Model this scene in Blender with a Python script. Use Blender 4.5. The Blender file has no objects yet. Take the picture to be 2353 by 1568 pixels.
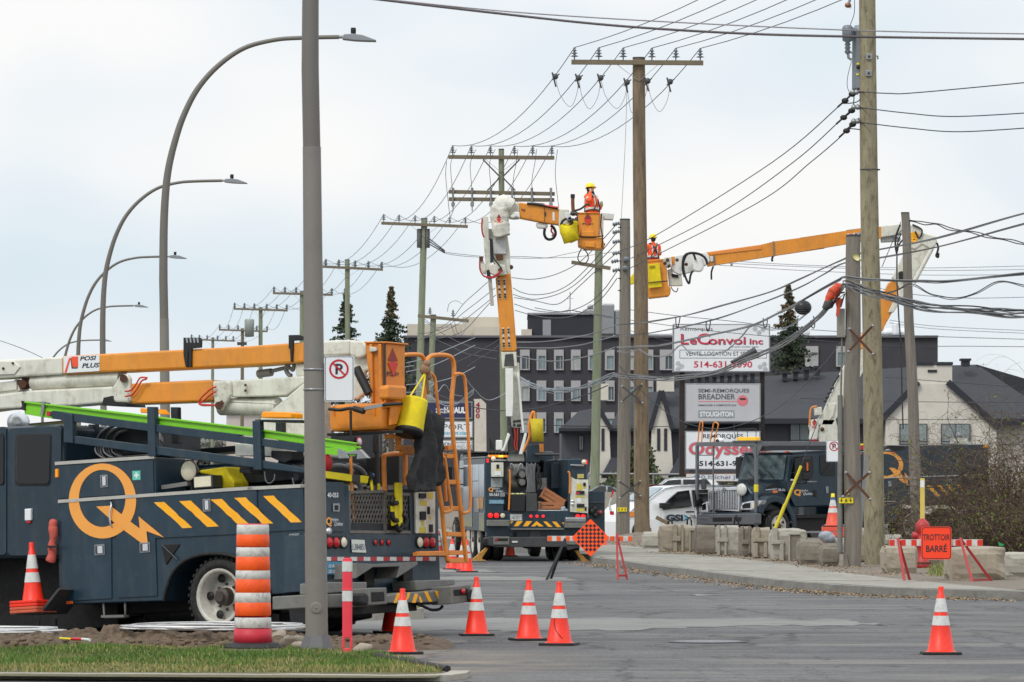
import bpy,bmesh,math,random
from mathutils import Vector,Matrix,noise
random.seed(7)
C=bpy.context.scene.collection
R=math.radians
FX,U0,V0,HC=10458.0,1176.5,1118.0,1.8
# ---------------- camera, sky, sun, exposure ----------------
sc=bpy.context.scene
cam=bpy.data.cameras.new('camera')
co=bpy.data.objects.new('camera',cam);C.objects.link(co)
cam.sensor_width=36.0;cam.lens=160.0
cam.shift_y=(V0-784.0)/2353.0
cam.clip_start=1.0;cam.clip_end=6000.0
co.location=(0,0,HC);co.rotation_euler=(R(90),0,0)
cam.dof.use_dof=True;cam.dof.focus_distance=85.0;cam.dof.aperture_fstop=11.0
sc.camera=co
w=bpy.data.worlds.new('World');sc.world=w;w.use_nodes=True
nt=w.node_tree;nt.nodes.clear()
out=nt.nodes.new('ShaderNodeOutputWorld');bg=nt.nodes.new('ShaderNodeBackground')
sky=nt.nodes.new('ShaderNodeTexSky');sky.sky_type='NISHITA';sky.sun_disc=False
sky.sun_elevation=R(50);sky.sun_rotation=R(-60)
tc=nt.nodes.new('ShaderNodeTexCoord')
mp=nt.nodes.new('ShaderNodeMapping');mp.inputs['Scale'].default_value=(1,1,2.1)
mp.inputs['Location'].default_value=(.37,.0,.12)
n1=nt.nodes.new('ShaderNodeTexNoise');n1 .inputs['Scale'].default_value=7;n1 .inputs['Detail'].default_value=3;n1 .inputs['Roughness'].default_value=.45
rp=nt.nodes.new('ShaderNodeValToRGB')
rp.color_ramp.elements[0].position=.34;rp.color_ramp.elements[0].color=(.72,.83,.91,1)
rp.color_ramp.elements[1].position=.58;rp.color_ramp.elements[1].color=(1.0,.995,.985,1)
e_=rp.color_ramp.elements.new(.47);e_.color=(.88,.925,.965,1)
sep=nt.nodes.new('ShaderNodeSeparateXYZ')
mr=nt.nodes.new('ShaderNodeMapRange');mr.inputs[1].default_value=0.1;mr.inputs[2].default_value=.8;mr.inputs[3].default_value=1.0;mr.inputs[4].default_value=1.5
vm=nt.nodes.new('ShaderNodeVectorMath');vm.operation='SCALE'
sk=nt.nodes.new('ShaderNodeVectorMath');sk.operation='SCALE';sk.inputs[3].default_value=.10
mx=nt.nodes.new('ShaderNodeMix');mx.data_type='RGBA';mx.inputs[0].default_value=.93
L=nt.links
L.new(tc.outputs['Generated'],mp.inputs[0]);L.new(mp.outputs[0],n1 .inputs['Vector']);L.new(n1 .outputs['Fac'],rp.inputs[0])
L.new(tc.outputs['Generated'],sep.inputs[0]);L.new(sep.outputs[2],mr.inputs[0])
L.new(rp.outputs[0],vm.inputs[0]);L.new(mr.outputs[0],vm.inputs[3])
L.new(sky.outputs[0],sk.inputs[0]);L.new(sk.outputs[0],mx.inputs[6]);L.new(vm.outputs[0],mx.inputs[7])
L.new(mx.outputs[2],bg.inputs[0]);bg.inputs[1].default_value=1.0;L.new(bg.outputs[0],out.inputs[0])
sl=bpy.data.lights.new('sun','SUN');sl.energy=1.5;sl.angle=R(14);sl.color=(1,.96,.9)
so=bpy.data.objects.new('sun',sl);C.objects.link(so);so.rotation_euler=(R(40),0,R(-35))
sc.view_settings.view_transform='Standard';sc.view_settings.look='None'
sc.view_settings.exposure=0.0;sc.view_settings.gamma=1.0
# ---------------- helpers ----------------
def W(u,v,Y):return Vector(((u-U0)*Y/FX,Y,HC+(V0-v)*Y/FX))
def GY(v):return FX*HC/(v-V0)
def Gp(u,v,z=0):
 Y=(HC-z)*FX/(v-V0);return Vector(((u-U0)*Y/FX,Y,z))
def zoomf(x0,y0,s):
 return lambda x,y:((x0+x/s)/1.74075,(y0+y/s)/1.74075)
zA=zoomf(0,1300,1.96);zB=zoomf(900,1300,1.96);zC=zoomf(0,1930,1.96);zD=zoomf(900,1930,1.96)
zE=zoomf(1700,1500,1.96);zG=zoomf(1700,650,1.96);zI=zoomf(2300,650,1.96);zH=zoomf(2300,1200,1.96)
zK=zoomf(2600,1700,2.45);zL=zoomf(3296,1700,2.45);zJ=zoomf(3200,850,1.845);zN=zoomf(3096,0,1.96)
zP=zoomf(1400,150,1.30667);zQ=zoomf(850,900,1.96);zS=zoomf(200,0,1.4);zT=zoomf(2200,2100,1.241)
zU=zoomf(1500,2100,2.353)
def Z(z,*pts):return[z(*p)for p in pts]
def lin(c):
 return tuple(((x/255)/12.92 if x/255<=.04045 else(((x/255)+.055)/1.055)**2.4)for x in c)
MATS={}
def M(name,rgb,rough=.6,metal=0. ,var=.12,scale=4. ,bump=0. ,stretch=(1,1,1),dirt=None,dirt_amt=.3,emit=0,streak=0,coat=0):
 """procedural material; rgb is a 0..255 sRGB triple"""
 if name in MATS:return MATS[name]
 m=bpy.data.materials.new(name);m.use_nodes=True;t=m.node_tree;b=t.nodes['Principled BSDF']
 c=lin(rgb);b.inputs['Roughness'].default_value=rough;b.inputs['Metallic'].default_value=metal
 if coat:b.inputs['Coat Weight'].default_value=coat;b.inputs['Coat Roughness'].default_value=.08
 co_=t.nodes.new('ShaderNodeTexCoord');mp=t.nodes.new('ShaderNodeMapping');mp.inputs['Scale'].default_value=stretch
 t.links.new(co_.outputs['Object'],mp.inputs[0])
 n=t.nodes.new('ShaderNodeTexNoise');n.inputs['Scale'].default_value=scale;n.inputs['Detail'].default_value=8;n.inputs['Roughness'].default_value=.62
 t.links.new(mp.outputs[0],n.inputs['Vector'])
 r=t.nodes.new('ShaderNodeValToRGB');r.color_ramp.elements[0].position=.3;r.color_ramp.elements[1].position=.7
 r.color_ramp.elements[0].color=tuple(min(1,x*(1-var))for x in c)+(1,)
 r.color_ramp.elements[1].color=tuple(min(1,x*(1+var))for x in c)+(1,)
 t.links.new(n.outputs['Fac'],r.inputs[0]);col=r.outputs[0]
 if dirt:
  n2=t.nodes.new('ShaderNodeTexNoise');n2 .inputs['Scale'].default_value=scale*2.3;n2 .inputs['Detail'].default_value=10;n2 .inputs['Roughness'].default_value=.75
  t.links.new(mp.outputs[0],n2 .inputs['Vector'])
  r2=t.nodes.new('ShaderNodeValToRGB');r2 .color_ramp.elements[0].position=.5;r2 .color_ramp.elements[1].position=.72
  r2 .color_ramp.elements[0].color=(0,0,0,1);r2 .color_ramp.elements[1].color=(dirt_amt,)*3+(1,)
  t.links.new(n2 .outputs['Fac'],r2 .inputs[0])
  x=t.nodes.new('ShaderNodeMix');x.data_type='RGBA';t.links.new(r2 .outputs[0],x.inputs[0]);t.links.new(col,x.inputs[6]);x.inputs[7].default_value=lin(dirt)+(1,);col=x.outputs[2]
 if streak:
  m4=t.nodes.new('ShaderNodeMapping');m4 .inputs['Scale'].default_value=(3.2,3.2,.5);t.links.new(co_.outputs['Object'],m4 .inputs[0])
  n4=t.nodes.new('ShaderNodeTexNoise');n4 .inputs['Scale'].default_value=1.6;n4 .inputs['Detail'].default_value=9;n4 .inputs['Roughness'].default_value=.7;t.links.new(m4 .outputs[0],n4 .inputs['Vector'])
  r4=t.nodes.new('ShaderNodeValToRGB');r4 .color_ramp.elements[0].position=.48;r4 .color_ramp.elements[1].position=.75;r4 .color_ramp.elements[0].color=(0,0,0,1);r4 .color_ramp.elements[1].color=(streak,)*3+(1,);t.links.new(n4 .outputs['Fac'],r4 .inputs[0])
  x4=t.nodes.new('ShaderNodeMix');x4 .data_type='RGBA';t.links.new(r4 .outputs[0],x4 .inputs[0]);t.links.new(col,x4 .inputs[6]);x4 .inputs[7].default_value=lin((104,98,88))+(1,);col=x4 .outputs[2]
 t.links.new(col,b.inputs['Base Color'])
 rr=t.nodes.new('ShaderNodeMapRange');rr.inputs[3].default_value=max(.02,rough-.12);rr.inputs[4].default_value=min(1,rough+.12)
 t.links.new(n.outputs['Fac'],rr.inputs[0]);t.links.new(rr.outputs[0],b.inputs['Roughness'])
 if bump:
  bp=t.nodes.new('ShaderNodeBump');bp.inputs['Strength'].default_value=bump;bp.inputs['Distance'].default_value=.02
  n3=t.nodes.new('ShaderNodeTexNoise');n3 .inputs['Scale'].default_value=scale*6;n3 .inputs['Detail'].default_value=6
  t.links.new(mp.outputs[0],n3 .inputs['Vector']);t.links.new(n3 .outputs['Fac'],bp.inputs['Height']);t.links.new(bp.outputs[0],b.inputs['Normal'])
 if emit:b.inputs['Emission Color'].default_value=c+(1,);b.inputs['Emission Strength'].default_value=emit
 m.diffuse_color=c+(1,)
 MATS[name]=m;return m
def tag(o,label=None,cat=None,group=None,kind=None):
 if label:o['label']=label
 if cat:o['category']=cat
 if group:o['group']=group
 if kind:o['kind']=kind
 return o
def empty(name,loc=(0,0,0),parent=None,mat=None):
 o=bpy.data.objects.new(name,None);C.objects.link(o);o.empty_display_size=.1
 if parent:o.parent=parent
 if mat is not None:o.matrix_local=mat
 else:o.location=loc
 return o
class Fr:
 """a thing's own frame: origin O and axes, plus rays from the lens into its planes"""
 def __init__(s,O,ex=(1,0,0),ey=(0,1,0),ez=None):
  ex=Vector(ex).normalized();ey=Vector(ey);ey=(ey-ex*ey.dot(ex)).normalized()
  ez=ex.cross(ey)
  if ez.z<0:ez=-ez
  s.O=Vector(O);s.a=(ex,ey,ez)
  s.mat=Matrix(((ex.x,ey.x,ez.x,s.O.x),(ex.y,ey.y,ez.y,s.O.y),(ex.z,ey.z,ez.z,s.O.z),(0,0,0,1)))
 def loc(s,P):
  d=Vector(P)-s.O;return Vector([d.dot(a)for a in s.a])
 def px(s,u,v,ax,val=0. ):
  c=s.loc((0,0,HC));d=Vector(((u-U0)/FX,1,(V0-v)/FX));d=Vector([d.dot(a)for a in s.a])
  return c+d*((val-c[ax])/d[ax])
 def P(s,pts,ax,val=0. ):return[s.px(u,v,ax,val)for u,v in pts]
def root(name,fr,label,cat,group=None):
 if(fr.a[0].cross(fr.a[1])).dot(fr.a[2])<0:raise Exception('left handed '+name)
 return tag(empty(name,mat=fr.mat),label,cat,group)
def cat_rom(pts,n=6):
 pts=[Vector(p)for p in pts]
 if len(pts)<3:return pts
 o=[]
 for i in range(len(pts)-1):
  p0=pts[max(i-1,0)];p1=pts[i];p2=pts[i+1];p3=pts[min(i+2,len(pts)-1)]
  for k in range(n):
   t=k/n
   o.append(.5*((2*p1)+(p2-p0)*t+(2*p0-5*p1+4*p2-p3)*t*t+(3*p1-p0-3*p2+p3)*t**3))
 o.append(pts[-1]);return o
class MB:
 def __init__(s):s.v=[];s.f=[];s.mi=[];s.sm=[];s.mats=[];s.cur=0
 def m(s,mat):
  if mat not in s.mats:s.mats.append(mat)
  s.cur=s.mats.index(mat);return s
 def add(s,vs,fs,smooth=False):
  b=len(s.v);s.v+=[tuple(v)for v in vs]
  for f in fs:s.f.append([b+i for i in f]);s.mi.append(s.cur);s.sm.append(smooth)
  return s
 def prism(s,pts,vec):
  n=len(pts);vec=Vector(vec);p=[Vector(q)for q in pts]
  return s.add(p+[q+vec for q in p],[list(range(n))[::-1],list(range(n,2*n))]+[[i,(i+1)%n,n+(i+1)%n,n+i]for i in range(n)])
 def face(s,pts):return s.add(pts,[list(range(len(pts)))])
 def box(s,lo,hi):
  a,b=Vector(lo),Vector(hi)
  return s.prism([(a.x,a.y,a.z),(b.x,a.y,a.z),(b.x,b.y,a.z),(a.x,b.y,a.z)],(0,0,b.z-a.z))
 def bar(s,p,q,wd,ht,up=(0,0,1)):
  p,q=Vector(p),Vector(q);d=(q-p).normalized();up=Vector(up)
  if abs(d.dot(up))>.98:up=Vector((0,1,0))
  r=d.cross(up).normalized()*wd/2;t=r.cross(d).normalized()*ht/2
  return s.prism([p-r-t,p+r-t,p+r+t,p-r+t],q-p)
 def tube(s,pts,r,n=8,caps=True,sm=True):
  pts=[Vector(p)for p in pts];m=len(pts);rr=r if isinstance(r,(list,tuple))else[r]*m
  vs=[];prev=None
  for i,p in enumerate(pts):
   d=(pts[min(i+1,m-1)]-pts[max(i-1,0)])
   d=d.normalized()if d.length>1e-9 else Vector((0,0,1))
   if prev is None:a=d.orthogonal().normalized()
   else:
    a=prev-d*prev.dot(d);a=a.normalized()if a.length>1e-6 else d.orthogonal().normalized()
   prev=a;b=d.cross(a)
   for k in range(n):
    t=2*math.pi*k/n;vs.append(p+(a*math.cos(t)+b*math.sin(t))*rr[i])
  fs=[[i*n+k,i*n+(k+1)%n,(i+1)*n+(k+1)%n,(i+1)*n+k]for i in range(m-1)for k in range(n)]
  s.add(vs,fs,sm)
  if caps:s.add(vs[:n],[list(range(n))]);s.add(vs[-n:],[list(range(n))])
  return s
 def lathe(s,prof,c=(0,0,0),ax=(0,0,1),n=24,sm=True,sx=1. ):
  c=Vector(c);ax=Vector(ax).normalized();a=ax.orthogonal().normalized()
  if abs(ax.z)>.99:a=Vector((1,0,0))
  b=ax.cross(a);vs=[]
  for r,h in prof:
   for k in range(n):
    t=2*math.pi*(k+.5)/n;vs.append(c+ax*h+(a*math.cos(t)*sx+b*math.sin(t))*max(r,1e-4))
  m=len(prof)
  return s.add(vs,[[i*n+k,i*n+(k+1)%n,(i+1)*n+(k+1)%n,(i+1)*n+k]for i in range(m-1)for k in range(n)],sm)
 def ball(s,c,r,n=10,sc_=(1,1,1)):
  c=Vector(c);vs=[];m=n//2+1
  for i in range(m+1):
   th=math.pi*i/m
   for k in range(n):
    t=2*math.pi*k/n
    vs.append(c+Vector((math.sin(th)*math.cos(t)*r*sc_[0],math.sin(th)*math.sin(t)*r*sc_[1],math.cos(th)*r*sc_[2])))
  return s.add(vs,[[i*n+k,i*n+(k+1)%n,(i+1)*n+(k+1)%n,(i+1)*n+k]for i in range(m)for k in range(n)],True)
 def build(s,name,mat=None,parent=None,bevel=0,label=None,seg=2):
  me=bpy.data.meshes.new(name);me.from_pydata(s.v,[],s.f)
  mats=s.mats if s.mats else[mat]
  for m in mats:me.materials.append(m)
  if s.mats:me.polygons.foreach_set('material_index',s.mi)
  bm=bmesh.new();bm.from_mesh(me)
  bmesh.ops.recalc_face_normals(bm,faces=bm.faces);bm.to_mesh(me);bm.free()
  me.polygons.foreach_set('use_smooth',s.sm);me.update()
  o=bpy.data.objects.new(name,me);C.objects.link(o)
  if parent:o.parent=parent
  if bevel:
   b=o.modifiers.new('bevel','BEVEL');b.width=bevel;b.segments=seg;b.limit_method='ANGLE';b.angle_limit=R(40);b.harden_normals=False
  if label:o['label']=label
  return o
_tc={}
def text_geo(s,bold=0. ,spacing=1. ):
 k=(s,bold,spacing)
 if k in _tc:return _tc[k]
 cu=bpy.data.curves.new('t','FONT');cu.body=s;cu.size=1;cu.offset=bold;cu.space_character=spacing;cu.resolution_u=3
 o=bpy.data.objects.new('t',cu);C.objects.link(o)
 dg=bpy.context.evaluated_depsgraph_get();dg.update()
 me=bpy.data.meshes.new_from_object(o.evaluated_get(dg))
 vs=[v.co.copy()for v in me.vertices];fs=[list(p.vertices)for p in me.polygons]
 C.objects.unlink(o);bpy.data.objects.remove(o);bpy.data.curves.remove(cu);bpy.data.meshes.remove(me)
 x0=min(v.x for v in vs);x1=max(v.x for v in vs);y0=min(v.y for v in vs);y1=max(v.y for v in vs)
 _tc[k]=([((v.x-x0)/(x1-x0),(v.y-y0)/(y1-y0))for v in vs],fs);return _tc[k]
def text(mb,s,TL,TR,BL,bold=0. ,spacing=1. ,shear=0. ):
 vs,fs=text_geo(s,bold,spacing);TL,TR,BL=Vector(TL),Vector(TR),Vector(BL)
 return mb.add([TL+(TR-TL)*(x+shear*y)+(BL-TL)*(1-y)for x,y in vs],fs)
def copy_tree(o,parent=None):
 c=o.copy();C.objects.link(c);c.parent=parent
 for ch in list(o.children):copy_tree(ch,c)
 return c
def rrect(w2,h2,r,n=4):
 p=[]
 for cx,cy,a0 in((w2-r,h2-r,0),(-w2+r,h2-r,90),(-w2+r,-h2+r,180),(w2-r,-h2+r,270)):
  for k in range(n+1):
   a=R(a0+90*k/n);p.append((cx+r*math.cos(a),cy+r*math.sin(a)))
 return p
# ---------------- materials ----------------
navy=M('navy_paint',(14,40,54),.36,0,.15,2.5,dirt=(48,68,78),dirt_amt=.3,coat=.15,streak=.14,bump=.04)
navy2=M('navy_paint_worn',(20,47,62),.42,0,.2,1.6,dirt=(58,76,86),dirt_amt=.4,coat=.08,streak=.2,bump=.05)
navyd=M('dark_navy',(15,22,30),.5,0,.2,3,dirt=(70,66,60),dirt_amt=.4)
orange=M('boom_orange',(222,142,40),.4,0,.1,1.5,dirt=(168,104,50),dirt_amt=.5,coat=.1,streak=.3)
orange2=M('bucket_orange',(220,132,36),.42,0,.12,2.5,dirt=(140,84,44),dirt_amt=.5,streak=.35)
logo_or=M('logo_orange',(238,162,72),.5,0,.04,3)
stripe_y=M('stripe_yellow',(252,176,12),.45,0,.04,3,dirt=(220,210,190),dirt_amt=.25)
cream=M('boom_white',(214,213,200),.42,0,.05,2,dirt=(130,112,86),dirt_amt=.6,streak=.35)
white=M('white_paint',(232,232,228),.4,0,.03,3,dirt=(180,178,170),dirt_amt=.3)
carw=M('car_white',(240,242,243),.2,0,.02,1,coat=.6)
black=M('black_rubber',(26,26,28),.6,0,.2,6)
tyre=M('tyre_rubber',(28,27,27),.8,0,.25,8,bump=.4,dirt=(90,84,76),dirt_amt=.5)
under=M('chassis_dark',(12,12,13),.7,0,.3,5,dirt=(70,60,50),dirt_amt=.4)
steel=M('galvanized_steel',(150,152,154),.38,.7,.12,6)
greym=M('grey_metal',(118,118,114),.55,.3,.14,5,dirt=(92,70,50),dirt_amt=.5)
greyd=M('dark_grey_metal',(72,73,74),.5,.3,.15,5,dirt=(60,50,42),dirt_amt=.5)
chrome=M('chrome',(214,217,222),.28,.65,.05,5)
rimw=M('rim_white',(186,183,173),.45,.1,.08,6,dirt=(120,110,96),dirt_amt=.6)
glass=M('dark_glass',(6,8,10),.12,0,.3,1)
glasst=M('teal_glass',(120,142,146),.12,0,.25,.6)
lens_red=M('red_lens',(190,24,36),.25,0,.1,8)
lens_am=M('amber_lens',(240,150,20),.25,0,.1,8,emit=.15)
lens_wh=M('white_lens',(222,216,190),.25,0,.05,8)
red_on=M('lit_tail_lamp',(255,30,30),.3,0,.05,8,emit=1.2)
amb_on=M('lit_beacon',(255,180,60),.3,0,.05,8,emit=1.5)
rust=M('rusty_steel',(92,60,44),.8,.2,.35,10,bump=.3)
redp=M('red_paint',(170,46,48),.5,0,.12,5,dirt=(110,60,50),dirt_amt=.4)
cone_or=M('cone_orange',(240,46,18),.45,0,.1,3,dirt=(150,44,30),dirt_amt=.55)
cone_or2=M('cone_orange_faded',(226,84,60),.5,0,.1,3,dirt=(160,90,70),dirt_amt=.4)
fluo=M('fluorescent_orange',(255,84,24),.5,0,.04,3,emit=.1)
refl=M('reflective_white',(206,208,204),.38,0,.08,6,dirt=(128,124,116),dirt_amt=.65)
pink=M('delineator_red',(232,62,78),.5,0,.05,4)
green=M('ladder_green',(122,200,34),.4,0,.06,3,dirt=(90,140,40),dirt_amt=.3)
yel=M('yellow_plastic',(235,214,24),.5,0,.1,6)
yel2=M('yellow_cloth',(222,200,20),.75,0,.16,7,bump=.3)
cloth_b=M('black_cloth',(34,33,34),.75,0,.3,5,bump=.5)
conc=M('concrete',(156,146,130),.9,0,.14,2,bump=.5,dirt=(112,104,92),dirt_amt=.7)
conc2=M('light_concrete',(164,160,149),.9,0,.14,1.8,bump=.4,dirt=(116,106,92),dirt_amt=.7)
concd=M('stained_concrete',(126,119,108),.92,0,.16,2.5,bump=.5,dirt=(96,88,78),dirt_amt=.7)
wood=M('pole_wood_brown',(122,106,86),.85,0,.34,7,bump=.5,stretch=(1,1,.14),dirt=(50,42,34),dirt_amt=.85)
wood_g=M('pole_wood_grey',(124,118,109),.88,0,.26,10,bump=.5,stretch=(1,1,.07),dirt=(92,76,62),dirt_amt=.6)
wood_ol=M('pole_wood_olive',(140,132,108),.86,0,.26,5,bump=.5,stretch=(1,1,.3),dirt=(56,44,30),dirt_amt=.95)
wood_gr=M('pole_wood_green',(130,137,114),.86,0,.24,8,bump=.3,stretch=(1,1,.12),dirt=(100,104,82),dirt_amt=.5)
arm_w=M('crossarm_wood',(116,106,88),.85,0,.22,8,stretch=(.12,1,1))
insul=M('porcelain',(110,118,126),.25,0,.1,8)
wire_m=M('wire_dark',(70,74,80),.5,.3,.15,8)
wire_b=M('cable_black',(44,42,44),.6,0,.2,8)
wire_g=M('cable_grey',(120,122,126),.5,.3,.22,12,stretch=(6,6,6))
wire_l=M('wire_pale',(140,150,160),.5,0,.1,8)
skin=M('skin',(205,150,125),.55,0,.06,12)
hiv=M('hiviz_orange',(246,92,40),.75,0,.12,9,bump=.4)
hel=M('helmet_yellow',(250,214,10),.3,0,.03,4)
hair=M('dark_hair',(36,28,26),.8,0,.2,20)
sign_w=M('sign_white',(226,229,232),.4,0,.03,2)
sign_g=M('sign_grey',(186,186,190),.45,0,.05,1.5)
txt_b=M('lettering_black',(34,38,46),.5)
txt_g=M('lettering_grey',(88,92,98),.5)
txt_r=M('lettering_red',(196,52,78),.5)
txt_w=M('lettering_white',(232,234,236),.5)
# ---------------- ground, road, kerbs ----------------
def asphalt():
 m=bpy.data.materials.new('asphalt');m.use_nodes=True;t=m.node_tree;b=t.nodes['Principled BSDF'];L=t.links;N=t.nodes.new
 co=N('ShaderNodeTexCoord');P=co.outputs['Object']
 def noi(sc_,det=6,ro=.6,loc=(0,0,0),scl=(1,1,1)):
  mp=N('ShaderNodeMapping');mp.inputs['Location'].default_value=loc;mp.inputs['Scale'].default_value=scl;L.new(P,mp.inputs[0])
  n=N('ShaderNodeTexNoise');n.inputs['Scale'].default_value=sc_;n.inputs['Detail'].default_value=det;n.inputs['Roughness'].default_value=ro;L.new(mp.outputs[0],n.inputs['Vector']);return n
 def ramp(src,a,b_,ca,cb):
  r=N('ShaderNodeValToRGB');r.color_ramp.elements[0].position=a;r.color_ramp.elements[1].position=b_
  r.color_ramp.elements[0].color=ca+(1,);r.color_ramp.elements[1].color=cb+(1,);L.new(src,r.inputs[0]);return r
 def mix(f,a,b_,typ='MIX'):
  x=N('ShaderNodeMix');x.data_type='RGBA';x.blend_type=typ
  if isinstance(f,float):x.inputs[0].default_value=f
  else:L.new(f,x.inputs[0])
  for i,q in((6,a),(7,b_)):
   if isinstance(q,tuple):x.inputs[i].default_value=q+(1,)
   else:L.new(q,x.inputs[i])
  return x.outputs[2]
 base=ramp(noi(.22,5,.65,scl=(.6,1,1)).outputs['Fac'],.3,.7,lin((70,70,73)),lin((102,102,103))).outputs[0]
 fine=ramp(noi(26,5,.85,scl=(1,.07,1)).outputs['Fac'],.28,.72,(.66,.66,.66),(1.32,1.32,1.32)).outputs[0]
 c=mix(1.0,base,fine,'MULTIPLY')
 mid=ramp(noi(3.2,8,.75,scl=(.35,.35,1)).outputs['Fac'],.3,.72,(.66,.66,.66),(1.28,1.27,1.25)).outputs[0]
 c=mix(1.0,c,mid,'MULTIPLY')
 c=mix(ramp(noi(1.1,7,.7,(9,2,0),(.12,1,1)).outputs['Fac'],.50,.68,(0,0,0),(.6,)*3).outputs[0],c,lin((140,136,128)))
 for sc_,wd,th,loc in((.55,.016,.47,(1,4,0)),(1.3,.022,.54,(5,1,0))):
  v=N('ShaderNodeTexVoronoi');v.feature='DISTANCE_TO_EDGE';v.inputs['Scale'].default_value=sc_
  nn=noi(1.6,5,.7,loc);ad=N('ShaderNodeVectorMath');ad.operation='MULTIPLY_ADD';L.new(nn.outputs['Color'],ad.inputs[0]);ad.inputs[1].default_value=(.9,.9,0);pm=N('ShaderNodeMapping');pm.inputs['Scale'].default_value=(1,.16,1);L.new(P,pm.inputs[0]);L.new(pm.outputs[0],ad.inputs[2]);L.new(ad.outputs[0],v.inputs['Vector'])
  k=ramp(v.outputs['Distance'],0,wd*(1.6 if sc_<1 else 1),(1,1,1),(0,0,0));g=ramp(noi(.33,3,.5,loc).outputs['Fac'],th-.04,th+.03,(0,0,0),(.85,)*3)
  c=mix(mix(1.0,k.outputs[0],g.outputs[0],'MULTIPLY'),c,lin((38,38,42)))
 mp=N('ShaderNodeMapping');mp.inputs['Location'].default_value=(2.1/3.4,-46.8/5.0,0);mp.inputs['Scale'].default_value=(1/3.4,1/5.0,1);L.new(P,mp.inputs[0])
 ln=N('ShaderNodeVectorMath');ln.operation='LENGTH';L.new(mp.outputs[0],ln.inputs[0])
 s1=ramp(ln.outputs['Value'],.45,1.0,(1,1,1),(0,0,0));s2=ramp(noi(1.7,9,.75,scl=(.5,1,1)).outputs['Fac'],.42,.66,(0,0,0),(.9,)*3)
 c=mix(mix(1.0,s1 .outputs[0],s2 .outputs[0],'MULTIPLY'),c,lin((150,136,116)))
 L.new(c,b.inputs['Base Color']);b.inputs['Roughness'].default_value=.82;b.inputs['Specular IOR Level'].default_value=.35
 bp=N('ShaderNodeBump');bp.inputs['Strength'].default_value=.25;bp.inputs['Distance'].default_value=.01;L.new(noi(40,5,.8).outputs['Fac'],bp.inputs['Height']);L.new(bp.outputs[0],b.inputs['Normal'])
 return m
road_m=asphalt()
g=MB().box((-1500,5,-1),(1500,3500,0)).build('road',road_m);tag(g,kind='structure')
def sheet(name,px,mat,z=.004,kind='structure',noisy=0):
 pts=[Gp(u,v,z)for u,v in px]
 if noisy:
  q=[]
  for i,p in enumerate(pts):
   n_=pts[(i+1)%len(pts)]
   for k in range(noisy):
    t=k/noisy;r=p.lerp(n_,t);q.append(r+Vector((random.uniform(-.12,.12),random.uniform(-.5,.5)*(t>0),0)))
  pts=q
 return tag(MB().face(pts).build(name,mat),kind=kind)
patch_m=M('road_patch',(122,122,119),.9,0,.14,.8,bump=.2,dirt=(84,84,84),dirt_amt=.9,stretch=(.5,.5,1))
sheet('road_patch',Z(zU,(500,487),(1000,485),(1750,492),(1930,520),(1500,526),(500,514)),patch_m,noisy=5)
sheet('road_patch',Z(zU,(500,412),(1000,418),(1130,430),(1200,447),(900,446),(500,441)),patch_m,noisy=5)
sheet('road_patch',Z(zU,(-200,880),(900,878))+Z(zT,(90,466),(1000,462),(1480,472),(1560,488),(1700,499),(1400,499),(900,503),(640,515),(90,525))+Z(zU,(900,996),(-200,985)),patch_m,noisy=5)
sheet('road_patch',Z(zT,(640,345),(760,343),(880,350),(740,353)),patch_m,.006,noisy=3)
mh=Gp(*zT(782,580),.0045)
t_=tag(empty('manhole_cover',mh),'round ribbed iron manhole cover set in the asphalt of the road','manhole cover')
b=MB().lathe([(.001,.0035),(.95,.0035),(.95,.0)],n=40,sm=False);b.build('cover',M('iron',(86,86,88),.5,.6,.2,20),t_)
b=MB().lathe([(.96,0),(.96,.003),(1.1,.003),(1.1,0)],n=40,sm=False);b.build('ring',M('iron_ring',(66,66,68),.5,.5,.2,20),t_)
b=MB()
for i in range(-7,8):
 y=i*.12;h=math.sqrt(max(0,.86-y*y));b.box((-h,y-.03,.0036),(h,y+.03,.0065))
b.build('rib',M('iron_rib',(150,150,154),.45,.6,.2,20),t_)
t_.scale=(.42,.42,1)
kb=Z(zT,(120,178),(210,192),(360,212),(500,235),(700,260),(900,290),(1130,316),(1320,334),(1500,347),(1800,362),(2100,371),(2353,378),(2600,384))
far=[(-19.0,330.0),(-8.9,205.0),(1.0,118.0)]
k3=[Vector((x,y,0))for x,y in far]+[Gp(u,v)for u,v in kb[1:]]
def off(pts,d):
 o=[]
 for i,p in enumerate(pts):
  t=(pts[min(i+1,len(pts)-1)]-pts[max(i-1,0)]).normalized();o.append(p+Vector((-t.y,t.x,0))*d)
 return o
k3=cat_rom(k3,4)
def strip(name,a,b_,z0,z1,mat,kind='structure',wob=0):
 mb=MB();n=len(a);vs=[]
 for p,q in zip(a,b_):
  j=random.uniform(-wob,wob)
  vs+=[(p.x,p.y,z0),(p.x+j,p.y+j,z1+j*.3),(q.x,q.y,z1+j*.3),(q.x,q.y,z0)]
 for i in range(n-1):
  for k in range(3):mb.f.append([i*4+k,i*4+k+1,i*4+4+k+1,i*4+4+k]);mb.mi.append(0);mb.sm.append(False)
 mb.v=[tuple(v)for v in vs];return tag(mb.build(name,mat),kind=kind)
side_m=M('pavement_concrete',(142,139,130),.92,0,.12,1.3,bump=.3,dirt=(104,98,88),dirt_amt=.8,stretch=(1,.3,1))
kerb_m=M('kerb_concrete',(128,126,120),.92,0,.14,2.2,bump=.5,dirt=(92,88,80),dirt_amt=.8)
strip('kerb',k3,off(k3,.17),-.02,.15,kerb_m,wob=.012)
inner=off(k3,.18)
bk_px=Z(zT,(470,138),(700,148),(900,163),(1200,198),(1500,243),(1800,276),(2100,302),(2353,326),(2700,352))
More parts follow.
